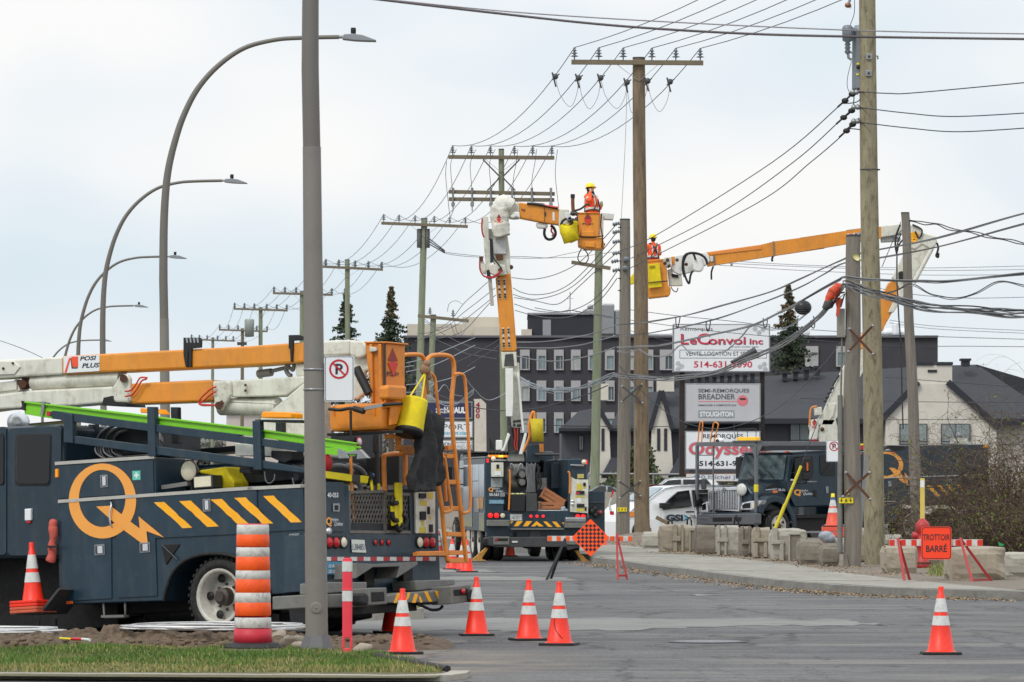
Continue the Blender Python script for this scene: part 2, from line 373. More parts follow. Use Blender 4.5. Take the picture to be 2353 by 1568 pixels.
bk=[Vector((x+3.2,y,0))for x,y in far]+[Gp(u,v,.15)for u,v in bk_px]
bk=cat_rom(bk,4)
def resample(pts,n):
 d=[0]
 for a,b_ in zip(pts,pts[1:]):d.append(d[-1]+(b_-a).length)
 o=[]
 for i in range(n):
  t=d[-1]*i/(n-1);k=0
  while k<len(d)-2 and d[k+1]<t:k+=1
  o.append(pts[k].lerp(pts[k+1],(t-d[k])/max(1e-9,d[k+1]-d[k])))
 return o
ia,ib=resample(inner,60),resample(bk,60)
strip('pavement',ia,ib,-.02,.152,side_m)
ja,jb=resample(inner,260),resample(bk,260);jm=MB()
for i in range(60,258,9):
 a,b_=ja[i],jb[i];d=(ja[i+1]-a).normalized()*.008;jm.prism([Vector((a.x,a.y,.145)),Vector((b_.x,b_.y,.145)),Vector((b_.x,b_.y,.145))+d,Vector((a.x,a.y,.145))+d],(0,0,.011))
tag(jm.build('pavement_joint',M('joint_dark',(84,82,78),.95)),kind='structure')
grav=M('gravel_verge',(112,104,94),.95,0,.3,6,bump=.8,dirt=(170,150,116),dirt_amt=.6)
ic=[Vector((p.x+9,p.y+14,0))for p in ib]
strip('verge',[p+Vector((.02,0,0))for p in ib],ic,-.02,.135,grav)
lit=MB()
for k in range(1500):
 i=random.randrange(12,len(k3)-6);p=k3[i].lerp(k3[i+1],random.random())-Vector((random.random()**2*.7,random.random()**2*1.3,-.012));s_=random.uniform(.01,.032)
 a=random.random()*6.28;lit.add([p+Vector((math.cos(a+q)*s_,math.sin(a+q)*s_,random.uniform(0,.03)))for q in(0,1.5,3.1,4.6)],[[0,1,2,3]])
for k in range(2200):
 i=random.randrange(24,len(ib)-4);p=ib[i].lerp(ib[i+1],random.random())+Vector((random.uniform(-.35,1.0),random.uniform(-.3,1.5),.015));p.z=.16;s_=random.uniform(.01,.036)
 a=random.random()*6.28;lit.add([p+Vector((math.cos(a+q)*s_,math.sin(a+q)*s_,random.uniform(0,.03)))for q in(0,1.5,3.1,4.6)],[[0,1,2,3]])
tag(lit.build('litter',M('dry_leaves',(150,124,92),.9,0,.3,3)),'dry leaf crumbs and grit along the right kerb and verge','litter',kind='stuff')
mp_=[Vector((-9.5,58.2,0)),Vector((-3.0,59.6,0)),Vector((-1.2,62,0)),Vector((-3.5,90,0)),Vector((-30,300,0)),Vector((-38,300,0)),Vector((-14.0,62,0))]
tag(MB().prism([p+Vector((0,0,-.02))for p in mp_],(0,0,.16)).build('median_kerb',conc2),kind='structure')
c_=sum(mp_,Vector())/len(mp_)
tag(MB().prism([p+(c_-p).normalized()*.3+Vector((0,0,.1))for p in mp_],(0,0,.06)).build('median_grass',M('dry_grass',(124,120,74),.95,0,.35,2.5,bump=.5)),kind='structure')
# ---------------- foreground island ----------------
lawn_px=[(-60,1492),(300,1486),(620,1490),(770,1496),(860,1500),(930,1513),(985,1531),(1028,1549),(1000,1557),(940,1558),(600,1557),(200,1555),(-60,1553)]
lawn_m=M('lawn_soil',(88,84,54),.95,0,.4,5,bump=.5,dirt=(112,98,74),dirt_amt=.8)
tag(MB().face([Gp(u,v,.05)for u,v in lawn_px]).build('lawn',lawn_m),kind='structure')
kp=cat_rom([Gp(u,v,0)for u,v in[(-80,1559),(200,1560),(600,1562),(940,1564),(1010,1562),(1034,1555),(1030,1549),(990,1529),(930,1511)]],5)
strip('island_kerb',kp[:27],off(kp[:27],-.19),-.02,.055,conc2,wob=.012)
edge=MB().tube([Gp(*zD(x,y),.06)for x,y in((1180,1355),(1300,1385),(1500,1415),(1640,1440),(1745,1462))],.035,6)
tag(edge.build('lawn_edging',black),'black rubber edging strip along the right rim of the front lawn','edging')
def inpoly(x,y,poly):
 c=False;j=len(poly)-1
 for i in range(len(poly)):
  xi,yi=poly[i].x,poly[i].y;xj,yj=poly[j].x,poly[j].y
  if(yi>y)!=(yj>y)and x<(xj-xi)*(y-yi)/(yj-yi)+xi:c=not c
  j=i
 return c
LP=[Gp(u,v,.05)for u,v in lawn_px]
gm=[M('grass_a',(86,118,40),.75,0,.2,3),M('grass_b',(64,96,34),.75,0,.2,3),M('grass_c',(112,124,56),.8,0,.2,3),M('grass_d',(158,148,96),.85,0,.2,3)]
gb=MB();n=0
while n<46000:
 x=random.uniform(-5.6,-.5);y=random.uniform(42.8,50.5)
 if not inpoly(x,y,LP):continue
 bq=noise.noise(Vector((x*1.6+9,y*.7,4)))
 if bq>.3 and random.random()<.7:continue
 if(x+2.80)**2+((y-48.5)*.4)**2<.16 or(x+2.1)**2+(y-48.8)**2<.05:continue
 n+=1;q=noise.noise(Vector((x*.9,y*.5,0)));h=random.uniform(.014,.05)*(1+q*.9)*(1.9 if random.random()<.03 else 1);a=random.random()*6.28;wd=random.uniform(.003,.006)
 dead=random.random()<(.6 if(y<44.3-q*1.5 or y>49.4+q)else.07+max(0,bq)*.9)
 gb.m(gm[3]if dead else gm[0 if random.random()<.45+q else(1 if random.random()<.75 else 2)])
 dx,dy=math.cos(a),math.sin(a);ln=random.uniform(.1,.6)*h
 gb.add([(x-dy*wd,y+dx*wd,.048),(x+dy*wd,y-dx*wd,.048),(x+dx*ln*.5+dy*wd*.8,y+dy*ln*.5-dx*wd*.8,.05+h*.6),(x+dx*ln,y+dy*ln,.05+h)],[[0,1,2],[0,2,3]])
tag(gb.build('grass'),'short green grass covering the foreground traffic island','grass',kind='stuff')
db=MB();dm=M('churned_soil',(88,72,56),.95,0,.45,6,bump=1. ,dirt=(140,120,92),dirt_amt=.6)
nx,ny=150,26;vs=[]
for j in range(ny+1):
 for i in range(nx+1):
  x=-6.2+5.6*i/nx;y=50.0+2.9*j/ny
  e=max(0,math.sin(math.pi*j/ny))**.7*min(1,(nx-i)/12)
  amp=.11 if x<-4.6 else(.13 if x<-3.4 else.07+.10*math.exp(-((x+2.75)/.35)**2))
  z=-.03+.06*min(1,e*3)+e*amp*(.45+1.3*abs(noise.noise(Vector((x*1.9,y*1.3,3))))+.65*abs(noise.noise(Vector((x*6,y*5,1)))))
  z+=e*.05*noise.noise(Vector((x*15,y*9,5)))
  vs.append((x,y,z))
db.add(vs,[[j*(nx+1)+i,j*(nx+1)+i+1,(j+1)*(nx+1)+i+1,(j+1)*(nx+1)+i]for j in range(ny)for i in range(nx)])
tag(db.build('dirt',dm),'churned brown soil heaped along the back of the island','dirt',kind='stuff')
st=MB()
for k in range(260):
 x=random.uniform(-6,-.9);y=random.uniform(49.9,51.9);r=random.uniform(.012,.05);z=.06+.05*random.random()
 st.ball((x,y,z),r,6,(1,random.uniform(.6,1),random.uniform(.4,.8)))
tag(st.build('rubble',M('clods',(104,88,70),.95,0,.25,8)),'clods and small stones scattered over the churned soil','rubble',kind='stuff')
for x,y,s_,lb in((zD(430,1215)[0],1478,.12,'pale soil boulder between the orange drum and the lamp post'),(zD(530,1240)[0],1484,.10,'brown soil boulder just left of the lamp post foot'),(zD(590,1260)[0],1488,.07,'small soil lump touching the lamp post foot'),(zD(1085,1300)[0],1500,.08,'flat pale rock right of the pink post')):
 p=Gp(x,y,.05);bm=MB().ball((0,0,0),s_,14,(1.25,1,.75));bm.v=[tuple(Vector(v)*(1+.7*noise.noise(Vector(v)*13+Vector((x,0,0)))))for v in bm.v]
 o=bm.build('boulder',conc if s_<.14 else dm);o.location=p+Vector((0,0,s_*.4));tag(o,lb,'rock')
def coil(name,c,rx,ry,loops,r,mat,label,z=.16,cat='cable coil'):
 b_=MB();pts=[]
 for k in range(loops*26):
  t=2*math.pi*k/26;q=1+.06*math.sin(t*.37)+.04*math.sin(k*.9)
  pts.append((c[0]+rx*q*math.cos(t),c[1]+ry*q*math.sin(t)+.02*math.sin(t*.2),z+.012*math.sin(t*.43+1)+.04*k/(loops*26)))
 b_.tube(pts,r,6);return tag(b_.build(name,mat),label,cat)
coil('wire_coil',(-3.35,51.4),1.0,.75,9,.009,M('bare_wire',(205,205,205),.35,.5,.1,30),'loose loops of bare aluminium wire on the soil below the truck door',.2)
coil('wire_coil',(-6.2,52.2),1.0,.5,8,.010,MATS['bare_wire'],'bare aluminium wire loops cut off by the left edge of the picture',.13)
sk_=MB().m(lens_red).tube([Gp(*zC(560,1228),.2),Gp(*zC(645,1230),.2)],.016,8).m(refl).tube([Gp(*zC(645,1230),.2),Gp(*zC(705,1236),.2)],.016,8).m(yel).tube([Gp(*zC(470,1222),.2),Gp(*zC(560,1228),.2)],.010,8)
tag(sk_.build('marker_stake'),'small red and white marker stake lying on the soil','marker stake')
# ---------------- background ----------------
def clump(mb,c,rad,n,size,flat=1. ,up=0):
 for _ in range(n):
  d=Vector((random.gauss(0,1),random.gauss(0,1),random.gauss(0,1)))
  d=d.normalized()*random.random()**.45
  p=Vector(c)+Vector((d.x*rad[0],d.y*rad[1],d.z*rad[2]));s_=size*random.uniform(.5,1.3)
  a=Vector((random.gauss(0,1),random.gauss(0,1),random.gauss(0,1)*flat)).normalized()*s_;b_=a.cross(Vector((random.gauss(0,1),random.gauss(0,1),random.gauss(0,1)))).normalized()*s_*.5
  mb.add([p-a,p+b_,p+a,p-b_],[[0,1,2,3]])
nd=[M('needles_a',(66,78,56),.85,0,.25,1.2),M('needles_b',(46,58,44),.85,0,.25,1.2),M('needles_c',(112,96,66),.85,0,.25,1.2)]
bark=M('bark',(86,74,64),.9,0,.25,3,bump=.3)
def spruce(u,vt,vb,halfw,Y,label,seed,bare=0. ):
 random.seed(seed);t=tag(empty('spruce_tree',(W(u,V0,Y).x,Y,0)),label,'tree','spruce trees behind the power poles')
 ztop=W(u,vt,Y).z;zb=W(u,vb,Y).z;hw=halfw*Y/FX
 MB().tube([(0,0,0),(0,0,ztop*.6),(0,0,ztop*.98)],[ztop*.016,ztop*.01,.03],8).build('trunk',bark,t)
 mb=MB();N=62;H=ztop-zb*.3
 for k in range(N):
  f=(k+.5)/N;z=ztop-(f**1.0)*(ztop-max(1.2,zb-6));w_=hw*(ztop-z)/(ztop-zb)*(.72+.6*random.random())+.05
  for j in range(8):
   if random.random()<.2+bare:continue
   a=random.random()*6.28;L_=w_*random.uniform(.55,1.15)
   for q in range(5):
    r=L_*(q+.6)/5;mb.m(nd[2]if(f<.25 and random.random()<.5)else nd[random.random()<.45])
    k_=min(1,.25+w_*.3);clump(mb,(math.cos(a)*r,math.sin(a)*r,z-.28*r+.10*r*r/L_),(.34*k_,.34*k_,.13*k_+.03),6,.15)
 mb.build('crown',None,t);random.seed(7);return t
spruce(796,664,782,34,380,'thin sparse spruce rising behind the straight pole right of the lamp post',1,.22)
spruce(899,660,784,38,380,'slim dark spruce with bare brown tip left of the tall green pole',2,.06)
spruce(1812,655,850,70,345,'broad dark spruce standing just right of the big trailer sign',3)
hm=M('charcoal_brick',(60,58,63),.85,0,.16,.3,bump=.1,dirt=(76,73,76),dirt_amt=.5)
sur=M('window_surround',(166,164,164),.8,0,.04,1)
beige=M('beige_cladding',(196,188,172),.8,0,.06,.4)
fr=Fr((W(1176,0,400).x,400,0));hotel=root('hotel_building',fr,'dark charcoal multi-storey hotel with white framed windows behind the trailer signs','building')
def fpoly(fr,px,y):return fr.P(px,1,y)
def fbox(mb,fr,u0,v0,u1,v1,y0,y1):
 a=fr.px(u0,v0,1,y0);b_=fr.px(u1,v1,1,y0);mb.box((min(a.x,b_.x),y0,min(a.z,b_.z)),(max(a.x,b_.x),y1,max(a.z,b_.z)));return mb
m_=MB();fbox(m_,fr,928,775,2155,1166,0,24);m_.build('wall',hm,hotel)
m_=MB();fbox(m_,fr,1213,722,1375,775,3,16);m_.build('rooftop_storey',M('charcoal_panel',(44,46,54),.8,0,.06,.4),hotel)
m_=MB();fbox(m_,fr,1247,735,1266,775,2.9,3.1);fbox(m_,fr,1212,719,1376,723,2.8,16.2);m_.build('rooftop_trim',M('grey_panel',(140,142,146),.7,0,.05,1),hotel)
m_=MB();fbox(m_,fr,927,771,2156,776,-.3,24.3);m_.build('parapet',M('parapet_cap',(98,96,100),.6,0,.05,1),hotel)
for q in((1062,729,1146,772,4,10),(935,745,1075,772,10.2,14),(1090,752,1150,772,1,3.8),(1198,757,1222,772,2,5)):fbox(MB(),fr,*q).build('rooftop_unit',beige,hotel)
m_=MB().m(steel);fbox(m_,fr,1382,698,1412,770,3,6);fbox(m_,fr,1412,712,1424,772,3.2,5);fbox(m_,fr,1350,700,1364,712,3,6);fbox(m_,fr,1340,710,1372,724,3,6)
m_.build('duct',None,hotel,.15)
for q in((1446,762,1545,773,5,9),(2030,755,2095,773,4,8),(2052,740,2066,773,2.5,3.9),(1845,752,1862,773,4,6)):fbox(MB(),fr,*q).build('rooftop_unit',sign_w,hotel,.3)
m_=MB();p=fr.px(1310,720,1,6);m_.tube([p,p+Vector((0,0,1.9))],.035,5);m_.bar(p+Vector((-.3,0,1.3)),p+Vector((.3,0,1.3)),.03,.03);m_.bar(p+Vector((-.3,0,0)),p+Vector((0,0,.6)),.03,.03);m_.build('antenna',greyd,hotel)
ws=[1195,1233,1273,1312,1351,1390,1441,1479,1516]
for r_,vt in enumerate((804,875,948)):
 for i,u in enumerate(ws+[1849,1921]):
  if u in(1849,1921)and r_>0:continue
  wd=31 if u in(1516,1849)else 22
  if u in(1849,1921):vt=796
  a=fr.px(u,vt,1,0);b_=fr.px(u+wd,vt+47,1,0)
  m_=MB();x0,x1,z1,z0=a.x,b_.x,a.z,b_.z;fw=.16 if wd<30 else.5
  m_.box((x0,-.25,z1-.55),(x1,0,z1));m_.box((x0,-.25,z0),(x0+fw,0,z1-.55));m_.box((x1-.08,-.25,z0),(x1,0,z1-.55));m_.box((x0+fw,-.22,z0),(x1-.08,0,z0+.1))
  o=m_.build('window',sur,hotel)
  pn=MB().m(random.choice([glasst,M('dim_glass',(72,84,90),.1,0,.3,.6),M('curtain_glass',(168,172,168),.3,0,.2,2)])).box((x0+fw,-.1,z0+.1),(x1-.08,-.02,z1-.55)).m(sur).box((x0+(x1-x0)*.62,-.14,z0+.1),(x0+(x1-x0)*.62+.06,-.1,z1-.55));pn.build('pane',None,o)
stu=M('cream_stucco',(204,198,187),.9,0,.05,.8,dirt=(180,168,150),dirt_amt=.35)
roof_m=M('dark_shingles',(48,50,56),.9,0,.22,1.4,bump=.4,stretch=(1,2,5),dirt=(78,78,80),dirt_amt=.5)
fas=M('dark_fascia',(36,38,46),.6,0,.15,1)
gw=M('grey_siding',(78,80,87),.85,0,.08,.6)
curt=M('curtained_glass',(128,138,138),.2,0,.3,9,stretch=(1,1,.05))
fr=Fr((0,300,0));inn=root('inn_building',fr,'long two-storey inn with dark shingle roof and cream stucco gables behind the trucks','building')
m_=MB();fbox(m_,fr,1290,978,1575,1184,0,12);m_.build('wall',gw,inn)
m_=MB();fbox(m_,fr,1575,955,2036,1184,.5,14);m_.build('wall',gw,inn)
m_=MB();fbox(m_,fr,2036,955,2420,1184,0,14);m_.build('wall',stu,inn)
def roofp(px_e,px_r,ye,yr,name='roof'):
 a=fpoly(fr,px_e,ye);b_=fpoly(fr,px_r,yr)
 q=[a[0],a[1],b_[1],b_[0]];m_=MB();m_.prism(q,(0,.15,-.25));return m_.build(name,roof_m,inn)
roofp([(1284,988),(1368,988)],[(1330,945),(1366,938)],-.9,5)
roofp([(1398,988),(1500,988)],[(1440,905),(1512,900)],-.9,7)
roofp([(1543,985),(1700,985)],[(1528,900),(1600,880)],-.9,7)
roofp([(1574,968),(2060,965)],[(1640,872),(2120,842)],-1.0,11)
roofp([(2180,962),(2440,968)],[(2178,840),(2245,838)],-1.0,11)
m_=MB().prism(fpoly(fr,[(2245,838),(2440,895),(2440,968),(2300,966)],10.5),(0,.4,0));m_.build('roof',roof_m,inn)
m_=MB();fbox(m_,fr,1574,962,2037,974,-1.2,-.95);fbox(m_,fr,2285,962,2440,978,-1.2,-.95);fbox(m_,fr,1284,984,1372,991,-1.2,-.95);fbox(m_,fr,1400,984,1497,991,-1.2,-.95);m_.build('fascia',fas,inn)
for(au,av),(l0,lv),(r0,rv),wl,wr in(((1520,898),(1498,979),(1541,979),1493,1552),((1376,940),(1362,979),(1400,979),1350,1408)):
 m_=MB().prism(fpoly(fr,[(au,av),(l0,lv),(wl,1184),(wr,1184),(r0,rv)],-1.5),(0,1.5,0));m_.build('gable',stu,inn)
 m_=MB()
 for s_,e in((l0,lv),(r0,rv)):
  m_.bar(fr.px(au+(1 if s_>au else-1),av,1,-1.6-.03*(s_>au)),fr.px(s_+(e*0)+(4 if s_>au else-4),e+8,1,-1.6),.22,.3)
 for q in(-10,6):fbox(m_,fr,au+q,985,au+q+7,1036,-1.56,-1.45)
 m_.m(fas)
 fbox(m_,fr,au-2-22,1040,au-20,1060,-1.56,-1.45)
 m_.build('trim',fas,inn)
m_=MB();fbox(m_,fr,1511,866,1549,900,3,5);fbox(m_,fr,1378,882,1398,920,3,5);m_.build('chimney',stu,inn)
for k in range(9):
 m_=MB();u=1583+k*17.5;fbox(m_,fr,u,862+2*(k%2)-k,u+13,868+2*(k%2)-k,9,10);fbox(m_,fr,u+2,868-k,u+11,890-k,9.2,9.8);m_.build('roof_vent',fas,inn)
for k in range(4):
 m_=MB();u=1795+k*25;fbox(m_,fr,u,853-k*4,u+18,859-k*4,9,10);fbox(m_,fr,u+3,858-k*4,u+14,876-k*4,9.2,9.8);m_.build('roof_vent',fas,inn)
m_=MB();fbox(m_,fr,2211,828,2229,842,8,9);fbox(m_,fr,2208,824,2232,829,7.9,9.1);m_.build('roof_vent',fas,inn)
m_=MB().prism(fpoly(fr,[(2108,882),(2036,955),(2030,1184),(2296,1184),(2289,978),(2180,882)],-1.4),(0,1.4,0));m_.build('gable',stu,inn)
m_=MB();m_.bar(fr.px(2110,878,1,-1.5),fr.px(2028,962,1,-1.5),.3,.4);m_.bar(fr.px(2178,878,1,-1.5),fr.px(2296,984,1,-1.5),.3,.4);m_.build('verge_board',fas,inn)
m_=MB();fbox(m_,fr,2109,840,2188,885,-1.3,0);m_.build('chimney',stu,inn)
m_=MB();fbox(m_,fr,2106,833,2145,840,-1.4,.1);fbox(m_,fr,2152,832,2190,839,-1.4,.1);fbox(m_,fr,2132,850,2153,856,-1.36,-1.2);m_.build('chimney_cap',fas,inn)
for u0,v0,u1,v1 in((2067,974,2131,1023),(2163,974,2230,1023),(1815,973,1860,1020),(1330,1000,1341,1036),(1424,995,1436,1036),(1441,995,1452,1036),(1905,974,1960,1020)):
 yy=-1.5 if u0>2000 else(.45 if u0>1600 else-.05)
 m_=MB();fbox(m_,fr,u0,v0,u1,v1,yy-.08,yy+.05);o=m_.build('window',fas,inn)
 m_=MB();fbox(m_,fr,u0+2,v0+2,(u0+u1)/2-1,v1-9 if u1-u0>20 else v1-2,yy-.12,yy-.06);fbox(m_,fr,(u0+u1)/2+1,v0+2,u1-2,v1-9 if u1-u0>20 else v1-2,yy-.12,yy-.06)
 if u1-u0>20:fbox(m_,fr,u0+2,v1-7,u1-2,v1-2,yy-.12,yy-.06)
 m_.build('pane',curt,o)
for u in(1408,1562,1310):
 m_=MB().prism([fr.px(u-26,1092,1,-3),fr.px(u-4,1052,1,-1.6),fr.px(u+22,1052,1,-1.6),fr.px(u+22,1092,1,-3)],(0,.2,-.2));m_.build('porch_roof',roof_m,inn)
 m_=MB();fbox(m_,fr,u-14,1092,u+20,1184,-1.55,-1.4);m_.build('porch',fas,inn)
fr=Fr((0,182,0));fe=root('chain_link_fence',fr,'green mesh fence with pale top rail behind the parked cars','fence')
m_=MB();a=fr.px(1352,1089,1,0);b_=fr.px(1800,1092,1,0);m_.tube([a,b_],.045,6);m_.build('rail',steel,fe)
for i in range(7):
 x=a.x+(b_.x-a.x)*i/6;MB().tube([(x,0,0),(x,0,a.z)],.04,6).build('post',steel,fe)
m_=MB();x=a.x
while x<b_.x:
 m_.bar((x,.03,.1),(x+2.2,.03,2.3),.012,.012);m_.bar((x+2.2,.04,.1),(x,.04,2.3),.012,.012);x+=.11
m_.build('mesh',M('mesh_green',(74,88,70),.6,.2,.1,3),fe)
def bush(name,label,u,Y,wd,h,mats,n=900,size=.12,cat='shrub',group=None):
 t=tag(empty(name,(W(u,0,Y).x,Y,0)),label,cat,group);MB().tube([(0,0,0),(.05,0,h*.5)],[.06,.02],6).build('stem',bark,t)
 mb=MB()
 for k in range(n//30):
  f=random.random();a=random.random()*6.28;r=random.random()**.5*wd*(1-f*.75)
  mb.m(random.choice(mats));clump(mb,(math.cos(a)*r,math.sin(a)*r,.2+f*h*.95),(wd*.28,wd*.28,h*.10),30,size)
 mb.build('foliage',None,t);return t
shr=[M('shrub_a',(74,84,48),.85,0,.3,1),M('shrub_b',(52,62,40),.85,0,.3,1),M('shrub_c',(98,96,54),.85,0,.3,1)]
bush('cedar_shrub','tall olive conifer shrub between the two wooden poles beside the inn',1474,205,1.2,3.4,shr,5200,.12)
bush('cedar_shrub','low round shrub left of the tall olive conifer shrub',1425,205,1.0,2.3,shr,2600,.12)
bush('cedar_shrub','spreading low shrub right of the round brown pole',1500,200,1.1,2.0,shr,2600,.12)
hd=MB()
for k in range(150):
 hd.m(random.choice(shr));clump(hd,(W(random.uniform(1350,1800),0,187).x,187+random.random(),random.uniform(.2,2.0)),(.5,.4,.35),42,.12)
tag(hd.build('hedge'),'dark hedge growing all along the back of the mesh fence','hedge',kind='stuff')
fr=Fr((0,158,0));m_=MB();fbox(m_,fr,1386,1131,1560,1172,0,.4);tag(m_.build('low_wall',conc2),'low beige concrete wall behind the white patrol minivan','wall').matrix_world=fr.mat
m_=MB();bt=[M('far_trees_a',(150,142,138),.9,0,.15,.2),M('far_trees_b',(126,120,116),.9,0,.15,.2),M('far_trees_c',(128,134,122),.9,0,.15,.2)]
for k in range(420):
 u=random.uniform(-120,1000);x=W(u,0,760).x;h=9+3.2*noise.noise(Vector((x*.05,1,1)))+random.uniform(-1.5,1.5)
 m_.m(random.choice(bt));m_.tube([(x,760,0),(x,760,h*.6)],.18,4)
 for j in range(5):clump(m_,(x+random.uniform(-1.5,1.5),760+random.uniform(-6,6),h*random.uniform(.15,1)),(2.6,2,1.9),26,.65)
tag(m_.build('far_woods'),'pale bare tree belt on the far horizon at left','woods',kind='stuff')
fr=Fr((0,560,0))
wh=root('warehouse_building',fr,'low pale warehouse far off beyond the booms at left','building');m_=MB();fbox(m_,fr,520,948,720,1152,0,20);m_.build('wall',M('pale_wall',(196,186,178),.9,0,.05,.2),wh);m_=MB();fbox(m_,fr,516,941,724,949,-.5,20.5);m_.build('roof',M('pale_roof',(150,148,150),.9,0,.05,.2),wh)
# ---------------- street lamps ----------------
def lamp_proto():
 Yl=97.7;s_=Yl/FX;t=empty('street_lamp')
 pts=Z(zS,(626,1900),(629,1568),(631,1300),(640,1100),(657,950),(692,800),(742,650),(820,500),(935,370),(1082,270),(1250,225),(1400,213),(1612,208))
 u0=zS(632,0)[0];q=[Vector(((u-u0)*s_,0,HC+(V0-v)*s_))for u,v in pts]
 zb=q[1].z
 path=[Vector((.06,0,0)),Vector((.04,0,2)),Vector((.02,0,4)),Vector((.007,0,5.3))]+cat_rom(q[1:],6)
 top=[p for p in path if p.z>=5.35];low=[p for p in path if p.z<5.35]+[Vector((.006,0,5.4))];top=[low[-1]-Vector((0,0,.05))]+top
 lm=M('lamp_post_paint',(128,124,118),.6,.15,.06,1.2,dirt=(104,100,94),dirt_amt=.4,bump=.05)
 n=len(low);MB().tube(low,[.122-.024*(p.z/5.4)for p in low],18).build('post',lm,t)
 n=len(top);MB().tube(top,[.094-.048*min(1,i/n*1.25)for i in range(n)],16).build('arm',M('lamp_arm_paint',(112,108,103),.55,.2,.06,1.2),t)
 b=MB().lathe([(.001,.16),(.14,.16),(.2,.02),(.2,0)],(.06,0,0),n=8,sm=False);b.build('base',M('lamp_base',(98,98,100),.6,.3,.1,5),t)
 b=MB().lathe([(.06,-.02),(.062,.004),(.05,.008),(.001,.009)],(.057,-.12,.46),(0,-1,0),n=24,sm=False).lathe([(.01,.009),(.009,.014),(0,.014)],(.057,-.12,.46),(0,-1,0),8);b.build('access_cover',lm,t)
 e=path[-1];b=MB().tube([e-Vector((.08,0,0)),e+Vector((.28,0,0))],.035,10)
 pr=Z(zS,(1632,222),(1640,196),(1690,193),(1745,200),(1820,228),(1822,234),(1765,233),(1700,230))
 b.prism([Vector(((u-u0)*s_,-.17,HC+(V0-v)*s_))for u,v in pr],(0,.34,0));b.build('luminaire',M('luminaire_grey',(142,146,152),.45,.4,.05,3),t,.015)
 b=MB().lathe([(.001,.17),(.055,.17),(.06,.1),(.05,0)],Vector(((zS(1693,0)[0]-u0)*s_,0,HC+(V0-zS(0,193)[1])*s_-.03)),n=12);b.build('photocell',under,t)
 return t
lp=lamp_proto()
lamps=[(728,48.8,'nearest grey street lamp post, its foot beside the orange drum'),(383,97.7,'tall curved street lamp whose head ends beside the near post'),(241,143.6,'curved street lamp second tallest against the sky at left'),(183,191.0,'curved street lamp third tallest at left, above the orange boom'),(147,243.0,'small distant curved street lamp, fourth tallest at left'),(100,300.0,'farthest smallest curved street lamp at the left horizon')]
for i,(u,Y,lb)in enumerate(lamps):
 t=lp if i==0 else copy_tree(lp)
 t.location=((u-U0)*Y/FX-.06,Y,.04 if i==0 else 0);tag(t,lb,'street lamp','curved street lamps along the median')
# ---------------- utility poles ----------------
def ins_mb(mb,p,s=1. ):
 mb.lathe([(.015,-.16),(.02,.0),(.13,.02),(.04,.06),(.035,.09),(.105,.11),(.035,.145),(.03,.17),(.085,.19),(.03,.22),(.045,.26),(.02,.29)],p,n=10)if s==1 else mb.lathe([(.015*s,-.1),(.11*s,.0),(.04*s,.08*s),(.09*s,.12*s),(.03*s,.26*s)],p,n=6)
def pole(name,label,top,ub,Y,rt,rb,mat,arms=(),group=None,zc=None,wob=.02,top_flat=True):
 """top=(u,v) of the pole top, ub = pixel column at ground; arms = [((u0,v0),(u1,v1),[insulator columns],hasbrace)]"""
 X0=(ub-U0)*Y/FX;fr=Fr((X0,Y,0));t=root(name,fr,label,'utility pole',group)
 tp=fr.px(top[0],top[1],1,0);n=22;pts=[];rr=[]
 for i in range(n+1):
  f=i/n;p=Vector((0,0,-.1)).lerp(tp,f);p.x+=wob*noise.noise(Vector((f*3,X0,1)))*(0<i<n);pts.append(p);rr.append((rb+(rt-rb)*f)*(1+.02*noise.noise(Vector((f*14,X0,9)))))
 MB().tube(pts,rr,20).build('shaft',mat,t)
 b=MB().lathe([(.001,.012),(rt*1.03,.012),(rt*1.03,-.03)],tp,n=16,sm=False);b.build('cap',greyd,t)
 for(a,b_,cols,br)in arms:
  pa,pb=fr.px(a[0],a[1],1,-rt-.06),fr.px(b_[0],b_[1],1,-rt-.06)
  am=MB().bar(pa,pb,.115,.14).build('crossarm',arm_w,t,.006)
  mx_=(pa+pb)/2;L_=(pb-pa).length
  if br:
   for s_ in(-1,1):
    q=mx_+(pb-pa)*.26*s_*.62;fx=Vector((tp.x,-rt-.02,mx_.z-L_*.14*br));MB().bar(q+Vector((0,.05,-.04)),fx,.035,.012).build('brace',steel if br>0 else arm_w,t)
  for c_ in cols:
   f=(c_-a[0])/(b_[0]-a[0]);p=pa.lerp(pb,f)+Vector((0,0,.15));mb=MB();ins_mb(mb,p,1. if Y<230 else 1.15);mb.build('insulator',insul,t)
 return t,fr
POLES={}
def row(lb,top,ub,Y,rt,rb,mat,a,cols,br=1,extra=()):
 t,fr=pole('utility_pole',lb,top,ub,Y,rt,rb,mat,[(a[0],a[1],cols,br)]+list(extra),'crossarm poles along the road')
 pts=[]
 for c_ in cols:
  f=(c_-a[0][0])/(a[1][0]-a[0][0]);p=fr.px(a[0][0]+(a[1][0]-a[0][0])*f,a[0][1]+(a[1][1]-a[0][1])*f,1,-rt-.06)+Vector((0,0,.43));pts.append(fr.mat@p)
 return t,fr,pts
tP1,fP1,A1=row('tall brown wooden crossarm pole in the middle carrying six conductors',(1468,133),1476,135,.185,.235,wood,((1313,143),(1616,145)),[1320,1376,1432,1498,1553,1609])
tP2,fP2,A2=row('crossarm pole with double lower crossarm standing behind the bent boom',(1152,343),1160,171,.105,.15,wood_gr,((1030,361),(1274,363)),[1040,1083,1127,1182,1224,1268],1.0,[((1031,441),(1275,446),[],0),((1031,458),(1274,460),[],0)])
tP3,fP3,A3=row('leaning green treated crossarm pole left of the bent boom',(975,502),955,216,.15,.19,wood_gr,((876,513),(1075,521)),[881.7,916.9,953.8,997.8,1033.4,1069.4])
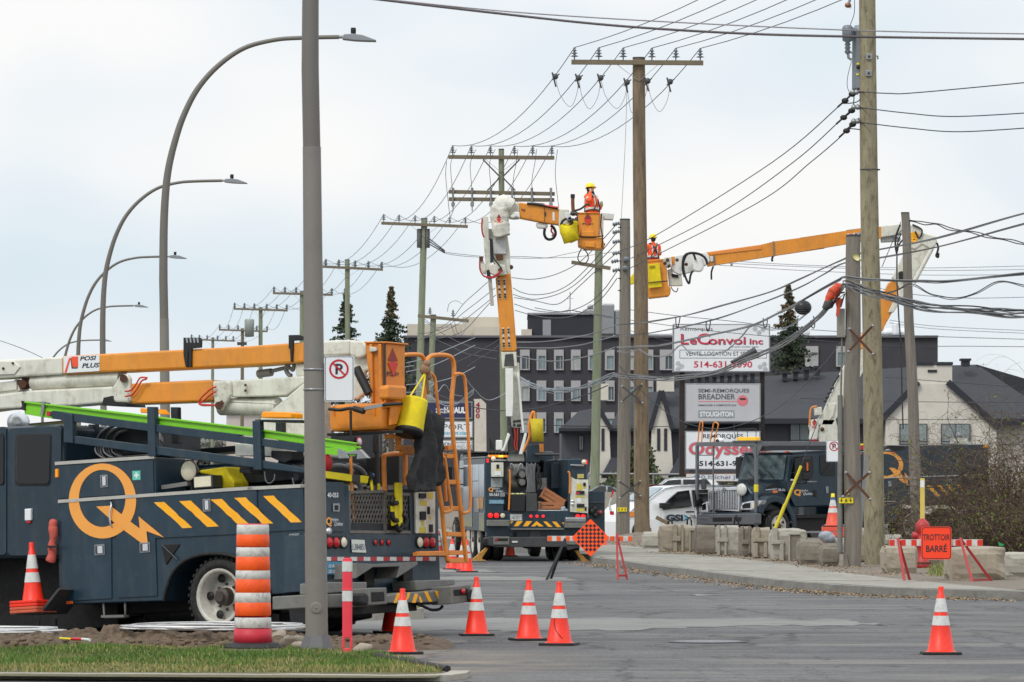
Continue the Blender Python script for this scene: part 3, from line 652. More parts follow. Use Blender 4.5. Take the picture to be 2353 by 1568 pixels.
tP4,fP4,A4=row('straight grey-green crossarm pole just right of the near lamp post',(798,597),800,255,.135,.17,wood_gr,((722,612),(880,620)),[727,748.5,778.5,816,846.5,877])
tP5,fP5,A5=row('distant crossarm pole partly hidden by the near lamp post',(694,669),690,296,.14,.17,wood_gr,((627,674),(765,678)),[629.6,654.8,680.3,714,739,762.3])
tP6,fP6,A6=row('distant crossarm pole with a transformer above the orange boom',(599,707),598,324,.14,.17,wood_gr,((537,710),(661,714)),[539,561.6,584.4,612.9,636,658.9])
tP7,fP7,A7=row('distant dark crossarm pole left of the one with a transformer',(557,755),556,365,.13,.16,arm_w,((503,758),(615,762)),[505,525.5,547,571.8,590,613.7])
tP8,fP8,A8=row('most distant crossarm pole above the black boom strap',(489,776),487,405,.13,.16,wood_gr,((436,780),(540,784)),[440,458,476,500,519,536])
for u in(1040,1084,1127,1176,1221,1265):
 b=MB()
 for v0,v1,r in((432,444,.05),(440,476,.04),(466,474,.07),(474,486,.02)):b.tube([fP2 .px(u+1,v0,1,-.3),fP2 .px(u+1,v1,1,-.3)],r,8)
 b.build('cutout',steel,tP2)
b=MB();
for s_ in(-1,1):
 b.bar(fP2 .px(1152+s_*5,405,1,-.14),fP2 .px(1152+s_*42,367,1,-.16),.05,.05)
 b.bar(fP2 .px(1152+s_*5,410,1,-.14),fP2 .px(1152+s_*32,438,1,-.16),.05,.05)
b.build('brace',greyd,tP2)
b=MB()
for k,(x,y)in enumerate(((435,1080),(460,1092),(485,1108))):b.tube([fP3 .px(*zP(405,1045+k*15),1,-.4),fP3 .px(*zP(495,1115+k*6),1,-1.2)],.03,6)
b.lathe([(.12,0),(.12,.9),(.0,.9)],fP3 .px(*zP(362,1100),1,-.1),n=10);b.lathe([(.12,0),(.12,.9),(.0,.9)],fP3 .px(*zP(405,1100),1,-.1),n=10)
b.build('hardware',greyd,tP3)
b=MB().lathe([(.001,0),(.33,.03),(.35,1.2),(.3,1.28),(.001,1.3)],fP6 .px(573,775,1,-.6),n=14);b.build('transformer',M('transformer_grey',(150,156,150),.5,.2,.05,2),tP6)
b=MB();b.bar(fP7 .px(545,790,1,0),fP7 .px(567,790,1,0),.3,.25);b.bar(fP6 .px(560,776,1,-.3),fP6 .px(640,768,1,-.3),.12,.12);b.build('hardware',greyd,tP7)
tR1,fR1=pole('utility_pole','massive olive brown wooden pole at right rising out of the picture',(1990,-140),2011,97,.17,.225,wood_ol,wob=.05)
tR2,fR2=pole('utility_pole','short weathered grey pole touching the massive pole at right',(1961,541),1957,94,.150,.185,wood_g,wob=.04)
tR3,fR3=pole('utility_pole','slim grey pole behind the yellow marker post at right',(2080,489),2110,137,.125,.19,wood_g,wob=.05)
tM2,fM2=pole('utility_pole','weathered grey pole left of the tall brown crossarm pole',(1436,504),1432,137,.155,.215,wood_g,wob=.05)
tG1,fG1=pole('utility_pole','pale green treated pole with a crossarm under the yellow bucket',(1376,574),1365,175,.15,.19,wood_gr,[((1313,603),(1403,617),[],0)])
tG2,fG2=pole('utility_pole','slanting green pole with telephone arm behind the orange grab ladder',(996,724),975,205,.13,.17,wood_gr,[((960,726),(1077,738),[988,1041],0)])
def cross_ties(fr,t,pts,r=.03,mat=rust):
 for a,b_ in pts:MB().bar(fr.px(*a,1,-.24),fr.px(*b_,1,-.30),r,.012,(0,1,0)).build('tie_bar',mat,t)
 mb=MB()
 for a,b_ in pts:
  for q in(a,b_):mb.ball(fr.px(*q,1,-.32),.035,8)
 mb.build('bolt',steel,t)
cross_ties(fR2,tR2,[(zL(215,468),zL(452,730)),(zL(445,468),zL(187,705))],.055)
cross_ties(fR2,tR2,[(zJ(365,860),zJ(537,1047)),(zJ(537,838),zJ(358,1028))],.05)
cross_ties(fP1,tP1,[(zE(1545,90),zE(1705,220)),(zE(1700,75),zE(1543,212))],.05,greyd)
cross_ties(fP1,tP1,[(zE(1520,835),zE(1690,950)),(zE(1688,835),zE(1530,965))],.05,greyd)
for zz in((745,445),(742,575)):
 c_=fR1 .px(*zN(*zz),1,-.2);MB().box(c_-Vector((.065,.02,.065)),c_+Vector((.065,.02,.065))).build('plate',steel,tR1,.01)
 MB().ball(c_-Vector((0,.03,0)),.03,8).build('bolt',greyd,tR1)
tr=MB().lathe([(.001,0),(.205,.01),(.21,.04),(.205,1.24),(.22,1.28),(.15,1.38),(.001,1.4)],fR1 .px(*zN(688,708),1,.18),n=24);tr.build('transformer',M('tank_grey',(132,140,148),.45,.3,.05,3,dirt=(110,110,112),dirt_amt=.4),tR1)
MB().m(yel).box(fR1 .px(*zN(648,508),1,-.03),fR1 .px(*zN(668,494),1,-.02)).box(fR1 .px(*zN(644,590),1,-.03),fR1 .px(*zN(664,578),1,-.02)).m(black).ball(fR1 .px(*zN(660,527),1,-.03),.045,10).build('sticker',None,tR1)
b=MB().lathe([(.03,-.05),(.07,0),(.04,.06),(.07,.08),(.04,.13),(.07,.15),(.04,.2),(.11,.24),(.125,.5),(.09,.56),(.001,.58)],fR1 .px(*zN(577,408),1,.0),n=16);b.build('arrester',insul,tR1)
MB().tube([fR1 .px(*zN(580,408),1,0),fR1 .px(*zN(585,455),1,0),fR1 .px(*zN(610,470),1,0)],.03,8).tube([fR1 .px(*zN(580,410),1,0),fR1 .px(*zN(620,412),1,0)],.025,8).build('bracket',steel,tR1)
for zz in((640,842),(638,952),(630,724)):
 p=fR1 .px(*zN(*zz),1,-.05);MB().lathe([(.03,-.09),(.06,-.05),(.06,-.01),(.035,0),(.06,.03),(.05,.08),(.02,.1)],p,(1,0,0),12).tube([p,fR1 .px(*zN(690,zz[1]),1,0)],.02,6).build('spool_insulator',steel,tR1)
MB().tube([fR1 .px(*zN(795,440),1,0),fR1 .px(*zN(814,442),1,0),fR1 .px(*zN(814,466),1,0)],.02,6).build('hook',steel,tR1)
for v,f_ in((1332,fR1),):
 c_=f_.px(*zN(752,v),1,0);MB().lathe([(.215,-.012),(.222,0),(.215,.012)],c_,n=20).build('band',greyd,tR1)
MB().box(fR2 .px(*zJ(275,922),1,-.12),fR2 .px(*zJ(328,712),1,.05)).build('equipment_box',M('grey_box',(134,130,122),.6,.1,.08,3),tR2,.01)
MB().tube([fR2 .px(*zJ(310,922),1,-.05),fR2 .px(*zJ(303,1300),1,-.05),fR2 .px(*zJ(298,1560),1,-.05)],.02,6).tube([fR2 .px(*zJ(297,1350),1,-.06),fR2 .px(1930,1270,1,-.1)],.055,8).build('conduit',greym,tR2)
MB().lathe([(.001,0),(.09,0),(.09,.02)],fR2 .px(*zJ(415,330),1,-.16),(0,-1,0),12,sx=.7).build('tag_plate',M('pale_yellow',(210,204,150),.6),tR2)
def arrows(fr,t,z,x0,y0,x1,y1,d):
 MB().m(yel).box(fr.px(*z(x0,y1),1,d),fr.px(*z(x1,y0),1,d+.012)).build('yellow_plate',None,t)
 mb=MB();n=3
 for i in range(n):
  cx=x0+(x1-x0)*(i+.5)/n;w_=(x1-x0)*.09;h0=y0+(y1-y0)*.15;h1=y0+(y1-y0)*.85;hm=y0+(y1-y0)*.5
  mb.face([fr.px(*z(a,b_),1,d-.004)for a,b_ in((cx-w_*.4,h0),(cx+w_*.4,h0),(cx+w_*.4,hm),(cx+w_,hm),(cx,h1),(cx-w_,hm),(cx-w_*.4,hm))])
 mb.build('arrow',txt_b,t)
arrows(fR2,tR2,zL,148,714,285,768,-.21)
arrows(fM2,tM2,zE,1508,1040,1582,1072,-.24)
MB().box(fR2 .px(*zL(223,682),1,-.2),fR2 .px(*zL(248,642),1,-.18)).build('tag_plate',MATS['pale_yellow'],tR2)
MB().prism([fR2 .px(*zL(x,y),1,-.22)for x,y in((200,1260),(215,1250),(262,1455),(228,1462))],(0,.05,0)).build('split_strip',wood_g,tR2)
for v in(523,600,640,668):
 MB().tube([fM2 .px(1420,v,1,-.1),fM2 .px(1447,v,1,-.1)],.018,6).build('bolt',greyd,tM2)
b=MB()
for x,y in((1500,482),(1500,545),(1500,622),(1500,712),(1490,775),(1500,845)):
 p=fM2 .px(*zG(x,y),1,-.1);b.lathe([(.03,-.12),(.07,-.08),(.03,-.04),(.07,0),(.03,.04),(.07,.08),(.03,.1)],p,(1,0,.2),10)
b.m(insul);
for x,y in((1575,760),(1568,830)):b.ball(fM2 .px(*zG(x,y),1,-.2),.09,12)
b.build('spool_insulator',insul,tM2)
tp_=MB().m(refl).prism([fM2 .mat@fM2 .px(*zE(x,y),1,-.3)for x,y in((1470,905),(1485,915),(1450,1010),(1480,1095),(1450,1095),(1436,1020))],(0,.01,0)).m(lens_red)
tp_.prism([fM2 .mat@fM2 .px(*zE(x,y),1,-.305)for x,y in((1470,903),(1484,912),(1462,965),(1455,962))],(0,.003,0)).prism([fM2 .mat@fM2 .px(*zE(x,y),1,-.305)for x,y in((1450,1070),(1482,1070),(1480,1100),(1452,1098))],(0,.003,0))
tag(tp_.build('barrier_tape'),'loose red and white barrier tape hanging on the grey pole','tape')
fr=Fr(Gp(zL(318,1448)[0],zL(318,1448)[1]));t=root('sign_post',fr,'leaning galvanised steel post between the two big right poles','post')
MB().bar(fr.px(*zL(318,1448),1),fr.px(*zL(418,290),1),.075,.05,(0,1,0)).build('post',steel,t)
# ---------------- wires ----------------
def wire(label,pts,r=.016,mat=None,Y=None,cat='cable',group=None,name='overhead_cable',smooth=True,n=8):
 """pts: world points, or pixels with Y=(start depth, end depth)"""
 if Y:
  d=[0]
  for a,b_ in zip(pts,pts[1:]):d.append(d[-1]+math.hypot(a[0]-b_[0],a[1]-b_[1]))
  pts=[W(u,v,Y[0]+(Y[1]-Y[0])*d[i]/d[-1])for i,(u,v)in enumerate(pts)]
 if smooth:pts=cat_rom(pts,n)
 return tag(MB().tube(pts,r,5,sm=True).build(name,mat or wire_m),label,cat,group)
ORD='first second third fourth fifth sixth seventh eighth ninth tenth eleventh twelfth thirteenth fourteenth fifteenth sixteenth seventeenth eighteenth'.split()
def sag(A,B,s,n=14):return[A.lerp(B,i/n)-Vector((0,0,4*s*(i/n)*(1-i/n)))for i in range(n+1)]
ends=[(1557,0),(1620,0),(1688,0),(1757,0),(1822,0),(1881,0)]
ordn=['first','second','third','fourth','fifth','sixth']
allA=[A1,A2,A3,A4,A5,A6,A7,A8];sg=[.85,1.25,1.1,1.0,.8,.9,.8]
for i in range(6):
 u,v=ends[i];a1=A1[i];nx_=W(u,v,118);d=nx_-a1
 pts=sag(a1+d*2.0+Vector((0,0,0)),a1,.25,8)[:-1]
 for k in range(7):
  s_=sag(allA[k][i],allA[k+1][i],sg[k]);pts+=s_[:-1]
 pts.append(A8[i])
 wire('long power conductor, %s from the left on the crossarm poles'%ordn[i],pts,.013 if i%2 else.0125,wire_m,cat='power line',group='conductors along the crossarm poles',name='power_line',smooth=False)
jl=Z(zP,(1073,205),(1195,212),(1310,212),(1448,235),(1556,228),(1673,232))
lows=Z(zP,(1150,362),(1252,374),(1393,372),(1478,395),(1618,388))
jw=[]
for i in range(5):
 a,b_=jl[i],jl[i+1];l_=lows[i]
 jw.append(wire('looping jumper cable, %s from the left below the middle crossarm'%ordn[i],[a,(a[0]+(l_[0]-a[0])*.32,a[1]+(l_[1]-a[1])*.6),l_,(b_[0]+(l_[0]-b_[0])*.25,b_[1]+(l_[1]-b_[1])*.6),b_],.007,M('copper_dark',(118,92,78),.6,0,.1,8),(132,132),cat='jumper cable',group='jumper loops below the middle crossarm',name='jumper_cable'))
for i,(u,v)in enumerate(jl):
 p=W(u,v,132);b=MB().ball(p,.09,8,(1,.6,1)).tube([p+Vector((-.09,0,.12)),p+Vector((.02,0,-.3))],.025,6).tube([p+Vector((-.1,0,-.1)),p+Vector((.12,0,.08))],.02,6)
 tag(b.build('line_clamp',greyd),'line clamp, %s from the left below the middle crossarm'%ordn[i],'clamp','line clamps below the middle crossarm')
wire('thin ground lead dropping straight to the top of the grey middle pole',Z(zP,(1448,250),(1440,520),(1430,720),(1418,950)),.006,MATS['copper_dark'],(133,136))
for i,u in enumerate((1049,1094,1138,1190,1233)):
 a=[(u,343),(u-13+(i>2)*9,375),(u-11,420),(u-6,466)]
 wire('hanging dropper wire, %s from the left behind the bent boom'%ordn[i],a,.011,wire_m,(169,169),cat='dropper wire',group='dropper wires on the double crossarm pole',name='dropper_wire')
wire('long loose dropper falling onto the orange jib',[(1281,344),(1276,400),(1284,478)],.011,wire_m,(169,169),cat='dropper wire',name='dropper_wire')
wire('deep dropper loop at the left end of the double crossarm',Z(zP,(505,650),(500,720),(510,830),(524,935),(540,900)),.011,wire_m,(169,169),cat='dropper wire',name='dropper_wire')
wire('thick dark cable crossing the top right of the picture',[(780,-12),(870,-1),(1100,26),(1400,58),(1700,77),(1990,85),(2353,90),(2450,90)],.0125,M('near_cable',(92,84,86),.6,0,.1,5),(44,44))
wire('thinner pale cable just above the thick one at top right',[(780,-12),(870,-3),(1180,28),(1560,52),(1990,71),(2353,78),(2450,79)],.0065,M('near_cable_p',(140,134,138),.6,0,.1,5),(44,44))
S=[('upper',Z(zN,(640,715),(530,815)),(1775,373),(1509,540),(1424,577)),('middle',Z(zN,(640,842),(515,950)),(1823,373),(1652,492),(1450,594)),('lower',Z(zN,(640,952),(545,1052)),(1863,373),(1735,470),(1447,617))]
for lb,st_,m1,m2,e in S:
 wire('%s service wire falling from the massive right pole to the middle'%lb,st_+[m1,m2,e],.013,wire_m,(97,136),cat='power line',group='service wires left of the massive pole',name='power_line')
 for q in(.25,.75):
  p=W(st_[0][0]*(1-q)+st_[1][0]*q,st_[0][1]*(1-q)+st_[1][1]*q,97);tag(MB().ball(p,.05,8,(1.6,1,1.2)).tube([p-Vector((.16,0,.14)),p+Vector((.14,0,.13))],.022,6).build('connector',black),'%s black connector on the %s service wire beside the massive pole'%('first' if q<.5 else 'second',lb),'connector')
for lb,a,mid,b_ in(('upper',(1972,211),(2110,213),(2420,184)),('middle',(1972,247),(2200,268),(2420,256)),('lower',(1972,281),(2210,303),(2420,290))):
 wire('%s service wire running right from the massive pole'%lb,[a,((a[0]+mid[0])/2,(a[1]+mid[1])/2+3),mid,b_],.0125,wire_m,(97,90),cat='power line',group='service wires right of the massive pole',name='power_line')
wire('drooping lead above the transformer arrester',Z(zN,(632,-10),(628,110),(598,210),(640,268),(590,308)),.008,wire_m,(97,97))
wire('curved lead on the left side of the transformer',Z(zN,(608,480),(578,600),(575,680),(598,740)),.007,wire_m,(97,97))
for lb,p in(('upper',((535,812),(600,810),(650,800),(675,780))),('middle',((628,742),(622,820),(600,880),(560,915))),('lower',((580,1010),(630,1012),(678,1018)))):
 wire('%s short black tail wire beside the massive pole'%lb,Z(zN,*p),.012,wire_b,(97,97))
b=MB().m(M('brass',(140,96,70),.4,.6,.1,6)).ball(W(*zN(580,42),97),.06,8,(1.2,.7,1)).m(steel).tube([W(*zN(583,35),97),W(*zN(597,-10),97)],.03,8).m(wire_m).tube([W(*zN(x,y),97)for x,y in((590,45),(605,50),(603,66),(592,60))],.008,5)
tag(b.build('fuse_holder'),'brass fuse fitting hanging at the top edge left of the massive pole','fuse fitting')
def bundle(label,px,Y,n,spread,r,mats,off_fn=None,name='cable_bundle'):
 d=[0]
 for a,b_ in zip(px,px[1:]):d.append(d[-1]+math.hypot(a[0]-b_[0],a[1]-b_[1]))
 base=cat_rom([W(u,v,Y[0]+(Y[1]-Y[0])*d[i]/d[-1])for i,(u,v)in enumerate(px)],8);mb=MB()
 for k in range(n):
  mb.m(mats[k%len(mats)]);ph=random.random()*6;o=(k-(n-1)/2)/max(1,n)
  mb.tube([p+Vector((0,.02*math.sin(i*.7+ph),spread*(o+.18*math.sin(i*.45+ph))))for i,p in enumerate(base)],r*random.uniform(.8,1.2),5)
 return tag(mb.build(name),label,'cable')
cgs=[wire_g,wire_b,wire_g,M('cable_mid',(84,84,88),.5,.2,.2,12)]
bundle('thick bundle of telephone cables sweeping from the short grey pole to the right edge',[(1937,655),(1972,662),(2030,682),(2130,705),(2250,716),(2353,720),(2450,720)],(93,86),10,.15,.014,cgs)
bundle('thick bundle of telephone cables crossing the big trailer sign',[(1937,656),(1915,690),(1880,728),(1825,775),(1750,812),(1690,838),(1620,862),(1540,869),(1470,868),(1412,860)],(93,136),8,.12,.014,cgs)
bundle('grey cable bundle sagging from the middle pole behind the bent boom',[(1412,860),(1370,880),(1310,896),(1260,897),(1215,884),(1185,862)],(136,150),6,.15,.012,[wire_g,wire_l])
bundle('grey cable bundle sagging behind the orange grab ladder',Z(zB,(1950,520),(1850,600),(1760,625),(1650,590),(1570,530),(1500,440)),(150,170),5,.15,.013,[wire_g,wire_l])
bundle('upper two-strand cable crossing the right poles',[(2450,470),(2353,491),(2153,547),(1981,582),(1929,600),(1838,642),(1761,674),(1650,705),(1562,728),(1480,741),(1418,747)],(84,136),2,.03,.014,cgs)
bundle('second two-strand cable crossing the right poles',[(2450,495),(2353,515),(2150,569),(2031,591),(1941,605),(1894,630),(1838,661),(1746,698),(1640,735),(1491,766),(1418,772)],(84,136),2,.025,.013,cgs)
bundle('dark cable pair hanging level across the short grey pole',[(2450,618),(2353,630),(2181,646),(2109,647),(1978,641),(1938,638),(1922,647),(1838,694)],(84,95),3,.05,.014,cgs)
bundle('cable pair descending across the big sign to the middle pole',[(1838,694),(1793,718),(1735,745),(1644,768),(1526,792),(1470,797),(1418,798)],(95,136),3,.04,.013,cgs)
bundle('drooping slack cable loop right of the massive pole',[(2450,672),(2353,658),(2296,647),(2243,675),(2190,686),(2143,678),(2097,655),(2056,669),(2012,675),(1941,656)],(84,94),2,.05,.012,cgs)
bundle('slack cable loops hung in front of the big sign',Z(zI,(330,1480),(400,1490),(500,1470),(560,1500),(640,1522),(740,1508),(830,1435),(900,1488),(1010,1510),(1180,1480),(1300,1370),(1390,1285),(1530,1310),(1640,1300),(1750,1240),(1840,1170)),(136,105),2,.05,.009,[wire_l,wire_g])
bundle('pale slack loop between the grey pole and the bent boom',Z(zE,(730,10),(830,70),(960,110),(1100,120),(1260,95),(1380,40),(1440,0)),(148,137),3,.09,.010,[wire_l,wire_g])
bundle('long twisted cable from the grey pole leftwards, upper',Z(zG,(1500,1275),(1300,1345),(1100,1385),(900,1408),(720,1410)),(136,150),2,.02,.012,[wire_g])
bundle('long twisted cable from the grey pole leftwards, middle',Z(zG,(1500,1360),(1350,1400),(1200,1435),(1000,1455),(720,1452)),(136,150),2,.02,.012,[wire_g])
bundle('long twisted cable from the grey pole leftwards, lower',Z(zG,(1490,1450),(1300,1515),(1150,1545),(1000,1560),(850,1545),(720,1520)),(136,150),2,.02,.012,[wire_g])
bundle('black cable sagging in front of the dark hotel',Z(zE,(1430,85),(1250,160),(1050,220),(900,260),(750,275),(600,280),(430,262),(330,235),(140,170),(0,110)),(150,170),1,.0,.018,[wire_b])
bundle('thin black cable running level across the inn eaves',Z(zE,(1960,405),(1500,405),(1000,395),(600,375),(480,368)),(190,190),1,0,.016,[wire_b])
for lb,px in(('first drip loop under the upper cable by the big sign',((790,1215),(792,1270),(802,1300),(815,1260),(825,1205))),('second drip loop under the cables by the big sign',((1030,1245),(1028,1290),(1043,1325),(1057,1285),(1062,1240))),('third drip loop right of the big sign',((1475,1220),(1478,1275),(1492,1297),(1505,1265),(1508,1215))),('fourth drip loop near the oval splice case',((1845,1240),(1855,1285),(1870,1300),(1880,1270),(1870,1205)))):
 wire(lb,Z(zI,*px),.014,wire_b,(112,112),cat='cable loop',name='drip_loop')
for i,p in enumerate([((1505,482),(1360,640),(1200,790),(1020,880),(840,917),(680,903)),((1505,545),(1400,680),(1280,820),(1140,950),(1000,1020),(860,1038),(760,1020),(690,985)),((1510,625),(1400,740),(1200,940),(1050,1030),(880,1072),(780,1062),(690,1035)),((1490,720),(1330,860),(1200,980),(1045,1110),(860,1085),(700,1060)),((1500,860),(1400,1000),(1270,1110),(1100,1170),(880,1165),(700,1110)),((1505,910),(1400,1050),(1290,1140),(1160,1205),(1000,1220),(850,1200),(705,1160)),((1490,1220),(1400,1210),(1280,1185),(1140,1160),(1040,1170),(860,1140))]):
 wire('sagging wire between grey pole and bent boom, %s from the top'%(ordn+['seventh'])[i],Z(zG,*p),.014,wire_m,(137,160),cat='power line',group='sagging wires between grey pole and bent boom',name='power_line')
for i,p in enumerate([((490,940),(400,1020),(300,1112),(200,1240),(110,1300),(0,1370)),((550,985),(430,1080),(300,1180),(180,1280),(60,1330),(-60,1345)),((555,1040),(420,1150),(310,1235),(200,1300),(60,1360),(-80,1400)),((510,1100),(420,1200),(330,1300),(240,1350),(100,1380),(0,1365)),((585,1385),(480,1450),(360,1515),(240,1568)),((590,1430),(500,1490),(420,1540),(330,1600)),((160,705),(300,722),(460,738)),((160,715),(300,735),(460,745)),((540,738),(800,740),(960,748),(1100,720),(1200,700),(1300,680)),((540,745),(800,752),(1040,748),(1200,740),(1500,700)),((0,1250),(80,1290),(200,1290),(290,1250)),((200,1260),(230,1340),(265,1362),(310,1330),(300,1240)),((230,1230),(250,1330),(280,1355),(320,1300),(310,1230)),((290,1110),(240,1085),(190,1110),(175,1170)),((60,1380),(200,1440),(330,1500),(560,1540)),((0,1230),(150,1350),(350,1440),(570,1480))]):
 wire('%s thin telephone wire in the tangle left of the bent boom'%ORD[i],Z(zG,*p),.013 if i<4 else.011,wire_m if i<10 else wire_g,(165,190),cat='telephone wire',group='telephone wires tangled left of the bent boom',name='telephone_wire')
for i,p in enumerate([((1420,300),(1600,250),(1960,100)),((1420,370),(1650,310),(1960,160)),((1420,470),(1640,450),(1820,400),(1960,330)),((1420,530),(1560,520),(1640,460)),((1590,440),(1650,540),(1720,470),(1780,540),(1860,560)),((1890,420),(1950,500),(2080,590),(2300,470)),((1200,330),(1330,340),(1480,320))]):
 wire('%s pale sagging wire behind the orange grab ladder'%ORD[i],Z(zB,*p),.014,wire_l,(150,165),cat='telephone wire',group='pale wires beside the orange grab ladder',name='telephone_wire')
for i,(p,Y_)in enumerate([((zJ(-600,352),zJ(0,388),zJ(850,410),zJ(1653,396)),210),((zJ(-600,372),zJ(0,400),zJ(900,428),zJ(1653,422)),210),((zJ(-600,390),zJ(0,428),zJ(900,462),zJ(1653,458)),210),((zJ(420,525),zJ(800,600),zJ(1200,632),zJ(1653,626)),150),((zJ(660,795),zJ(1000,840),zJ(1653,872)),260),((zJ(660,815),zJ(1000,860),zJ(1653,892)),260),((zJ(80,866),zJ(700,905),zJ(1653,937)),230),((zJ(30,938),zJ(700,985),zJ(1240,988),zJ(1653,992)),230),((zJ(620,1215),zJ(1000,1245),zJ(1580,1288)),180),((zJ(0,1372),zJ(900,1398),zJ(1653,1402)),180),((zJ(0,1520),zJ(800,1530),zJ(1653,1525)),180),((zH(410,75),zH(800,125),zH(1400,190),zH(1900,300)),170),((zH(410,155),zH(770,205),zH(1130,250),zH(1960,325)),170),((zH(0,90),zH(260,130),zH(420,160)),170),((zH(410,235),zH(600,290),zH(760,330)),175),((zH(350,520),zH(500,690),zH(650,830),zH(850,960),zH(1100,1012),zH(1300,980),zH(1500,900),zH(1700,760),zH(1940,510)),120),((zJ(0,1305),zJ(170,1130),zJ(300,960)),120),(((0,783),(60,805),(130,838)),300)]):
 wire('%s fine level wire crossing behind the right poles'%ORD[i]if i<17 else 'faint wire at the left edge above the boom',list(p),.012*max(1,Y_/170),wire_l if i<6 else wire_m,(Y_,Y_),cat='wire',name='distant_wire')
bundle('black cable pair twisting from the slim grey pole top to the right',Z(zJ,(810,60),(900,80),(1000,85),(1100,120),(1250,145),(1400,180),(1550,210),(1660,232),(1900,290)),(137,128),2,.10,.016,[wire_b])
bundle('black riser cables running down beside the slim grey pole',Z(zJ,(745,160),(718,250),(716,500),(728,760),(745,1000),(752,1300),(760,1600)),(136,136),2,.02,.022,[wire_b])
for zz in(((745,150),(700,220),(712,320)),((750,130),(705,200),(716,330)),((745,70),(690,200),(606,400))):
 wire('thin cable strand near the slim grey pole top, ending %s'%{320:'inside',330:'beside it',400:'lower left'}[zz[2][1]],Z(zJ,*zz),.012,wire_b,(136,136))
p=W(1845,707,104);b=MB().m(M('splice_black',(36,38,42),.35,0,.2,3)).ball(p,.2,16,(1,.8,.86));b.m(greyd)
for k in range(-3,4):b.lathe([(.20*math.sqrt(max(.05,1-(k/4.2)**2)),-.006),(.207*math.sqrt(max(.05,1-(k/4.2)**2)),.0),(.20*math.sqrt(max(.05,1-(k/4.2)**2)),.006)],p+Vector((0,0,k*.04)),n=16)
tag(b.build('splice_enclosure'),'black oval splice case hanging on the cables left of the short grey pole','splice case')
b=MB().m(greyd).tube([W(*zH(1300,455),116),W(*zH(1420,395),116)],[.06,.10],10).tube([W(*zH(1220,490),116),W(*zH(1300,455),116)],[.03,.06],8)
tag(b.build('splice_sleeve'),'dark splice sleeve on the cable bundle over the big sign','splice sleeve')
b=MB().m(M('orange_tarp',(206,76,42),.6,0,.2,6,bump=.6));pp=[fR2 .mat@fR2 .px(*zJ(x,y),1,-.15)for x,y in((185,700),(215,640),(250,590),(285,555),(325,550))]
b.tube(pp,[.04,.10,.12,.10,.06],12);b.v=[tuple(Vector(v)+.05*Vector((noise.noise(Vector(v)*6),0,noise.noise(Vector(v)*7+Vector((5,0,0))))))for v in b.v]
b.prism([fR2 .mat@fR2 .px(*zJ(x,y),1,-.25)for x,y in((250,620),(320,640),(300,700),(285,760),(265,770),(270,700))],(0,.02,0));b.m(greyd).tube([fR2 .mat@fR2 .px(*zJ(x,y),1,-.15)for x,y in((175,715),(210,680),(225,650))],[.05,.11,.1],10)
b.m(wire_b).tube([fR2 .mat@fR2 .px(*zJ(x,y),1,-.3)for x,y in((330,590),(280,600),(240,690),(280,640),(330,600),(300,700))],.018,6)
tag(b.build('wrapped_splice'),'cable splice wrapped in orange plastic at the short grey pole','wrapped splice')
# ---------------- cones ----------------
def make_cone(body=None):
 body=body or cone_or
 t=empty('traffic_cone');H=.71
 MB().prism([Vector((x,y,0))for x,y in rrect(.205,.205,.05)],(0,0,.03)).build('base',black,t,.008)
 def rad(h):return.142-(.142-.036)*(h-.03)/.60
 def seg(h0,h1,ex=0):return[(rad(h0)+ex,h0),(rad(h1)+ex,h1)]
 b=MB().m(body).lathe([(.17,.03),(.15,.034)]+seg(.04,.30)+seg(.301,.34)[:1]+seg(.34,.63)+[(.030,.635),(.030,.70),(.026,.71),(.001,.712)],n=24)
 b.build('body',None,t)
 MB().lathe(seg(.305,.405,.003),n=24).build('lower_collar',refl,t)
 MB().lathe(seg(.445,.585,.003),n=24).build('upper_collar',refl,t)
 return t
c0=make_cone();c1=make_cone(cone_or2);used=[False,False]
G_='orange traffic cones with two white collars'
for u,v,vt,lb,k,rot in[(1095,1463,1328,'traffic cone whose top is behind the truck bumper end',0,.1),(1215,1474,1334,'clean orange cone left one of the pair in the middle of the road',0,.3),(1285,1485,1339,'orange cone with a dark curved scuff, right of the pair in the road',0,-.2),(925,1505,1355,'traffic cone standing by the tip of the grass island',0,.2),(2162,1506,1350,'lone traffic cone at the right of the road below the red sign',0,0),(901,1457,1330,'traffic cone mostly hidden behind the cone at the grass tip',0,.4),(1039,1311,1240,'far cone leftmost of three under the orange ladder',0,.1),(1063,1313,1243,'far cone in the middle of three under the orange ladder',0,.1),(1073,1317,1242,'far cone rightmost of three under the orange ladder',0,.3),(1008,1282,1222,'faded far cone with a blue band at the near truck rear edge',1,0),(1172,1281,1220,'big faded cone seen beneath the middle truck',1,0),(1384,1267,1200,'faded cone behind the checkered diamond sign',1,0)]:
 t=(c0,c1)[k]
 if used[k]:t=copy_tree(t)
 used[k]=True;p=Gp(u,v-2,0);sc_=(v-vt)*p.y/FX/.71;t.location=p;t.scale=(sc_,)*3;t.rotation_euler=(0,0,rot);tag(t,lb,'traffic cone',G_)
for o in bpy.data.objects:
 if o.get('label','').startswith('faded far cone'):q=MB().lathe([(.052,.585),(.045,.63)],n=20).build('blue_band',M('blue_band',(60,90,140),.5),o)
 if o.get('label','').startswith('orange cone with a dark curved'):
  q=MB();pts=[]
  for k in range(9):
   f=k/8;h=.30-.22*f;a=-2.0+.9*f*f;r=.142-.106*(h-.03)/.60+.002;pts.append((math.cos(a)*r,math.sin(a)*r,h))
  q.tube(pts,.004,5).build('scuff',M('scuff',(90,30,24),.8),o)
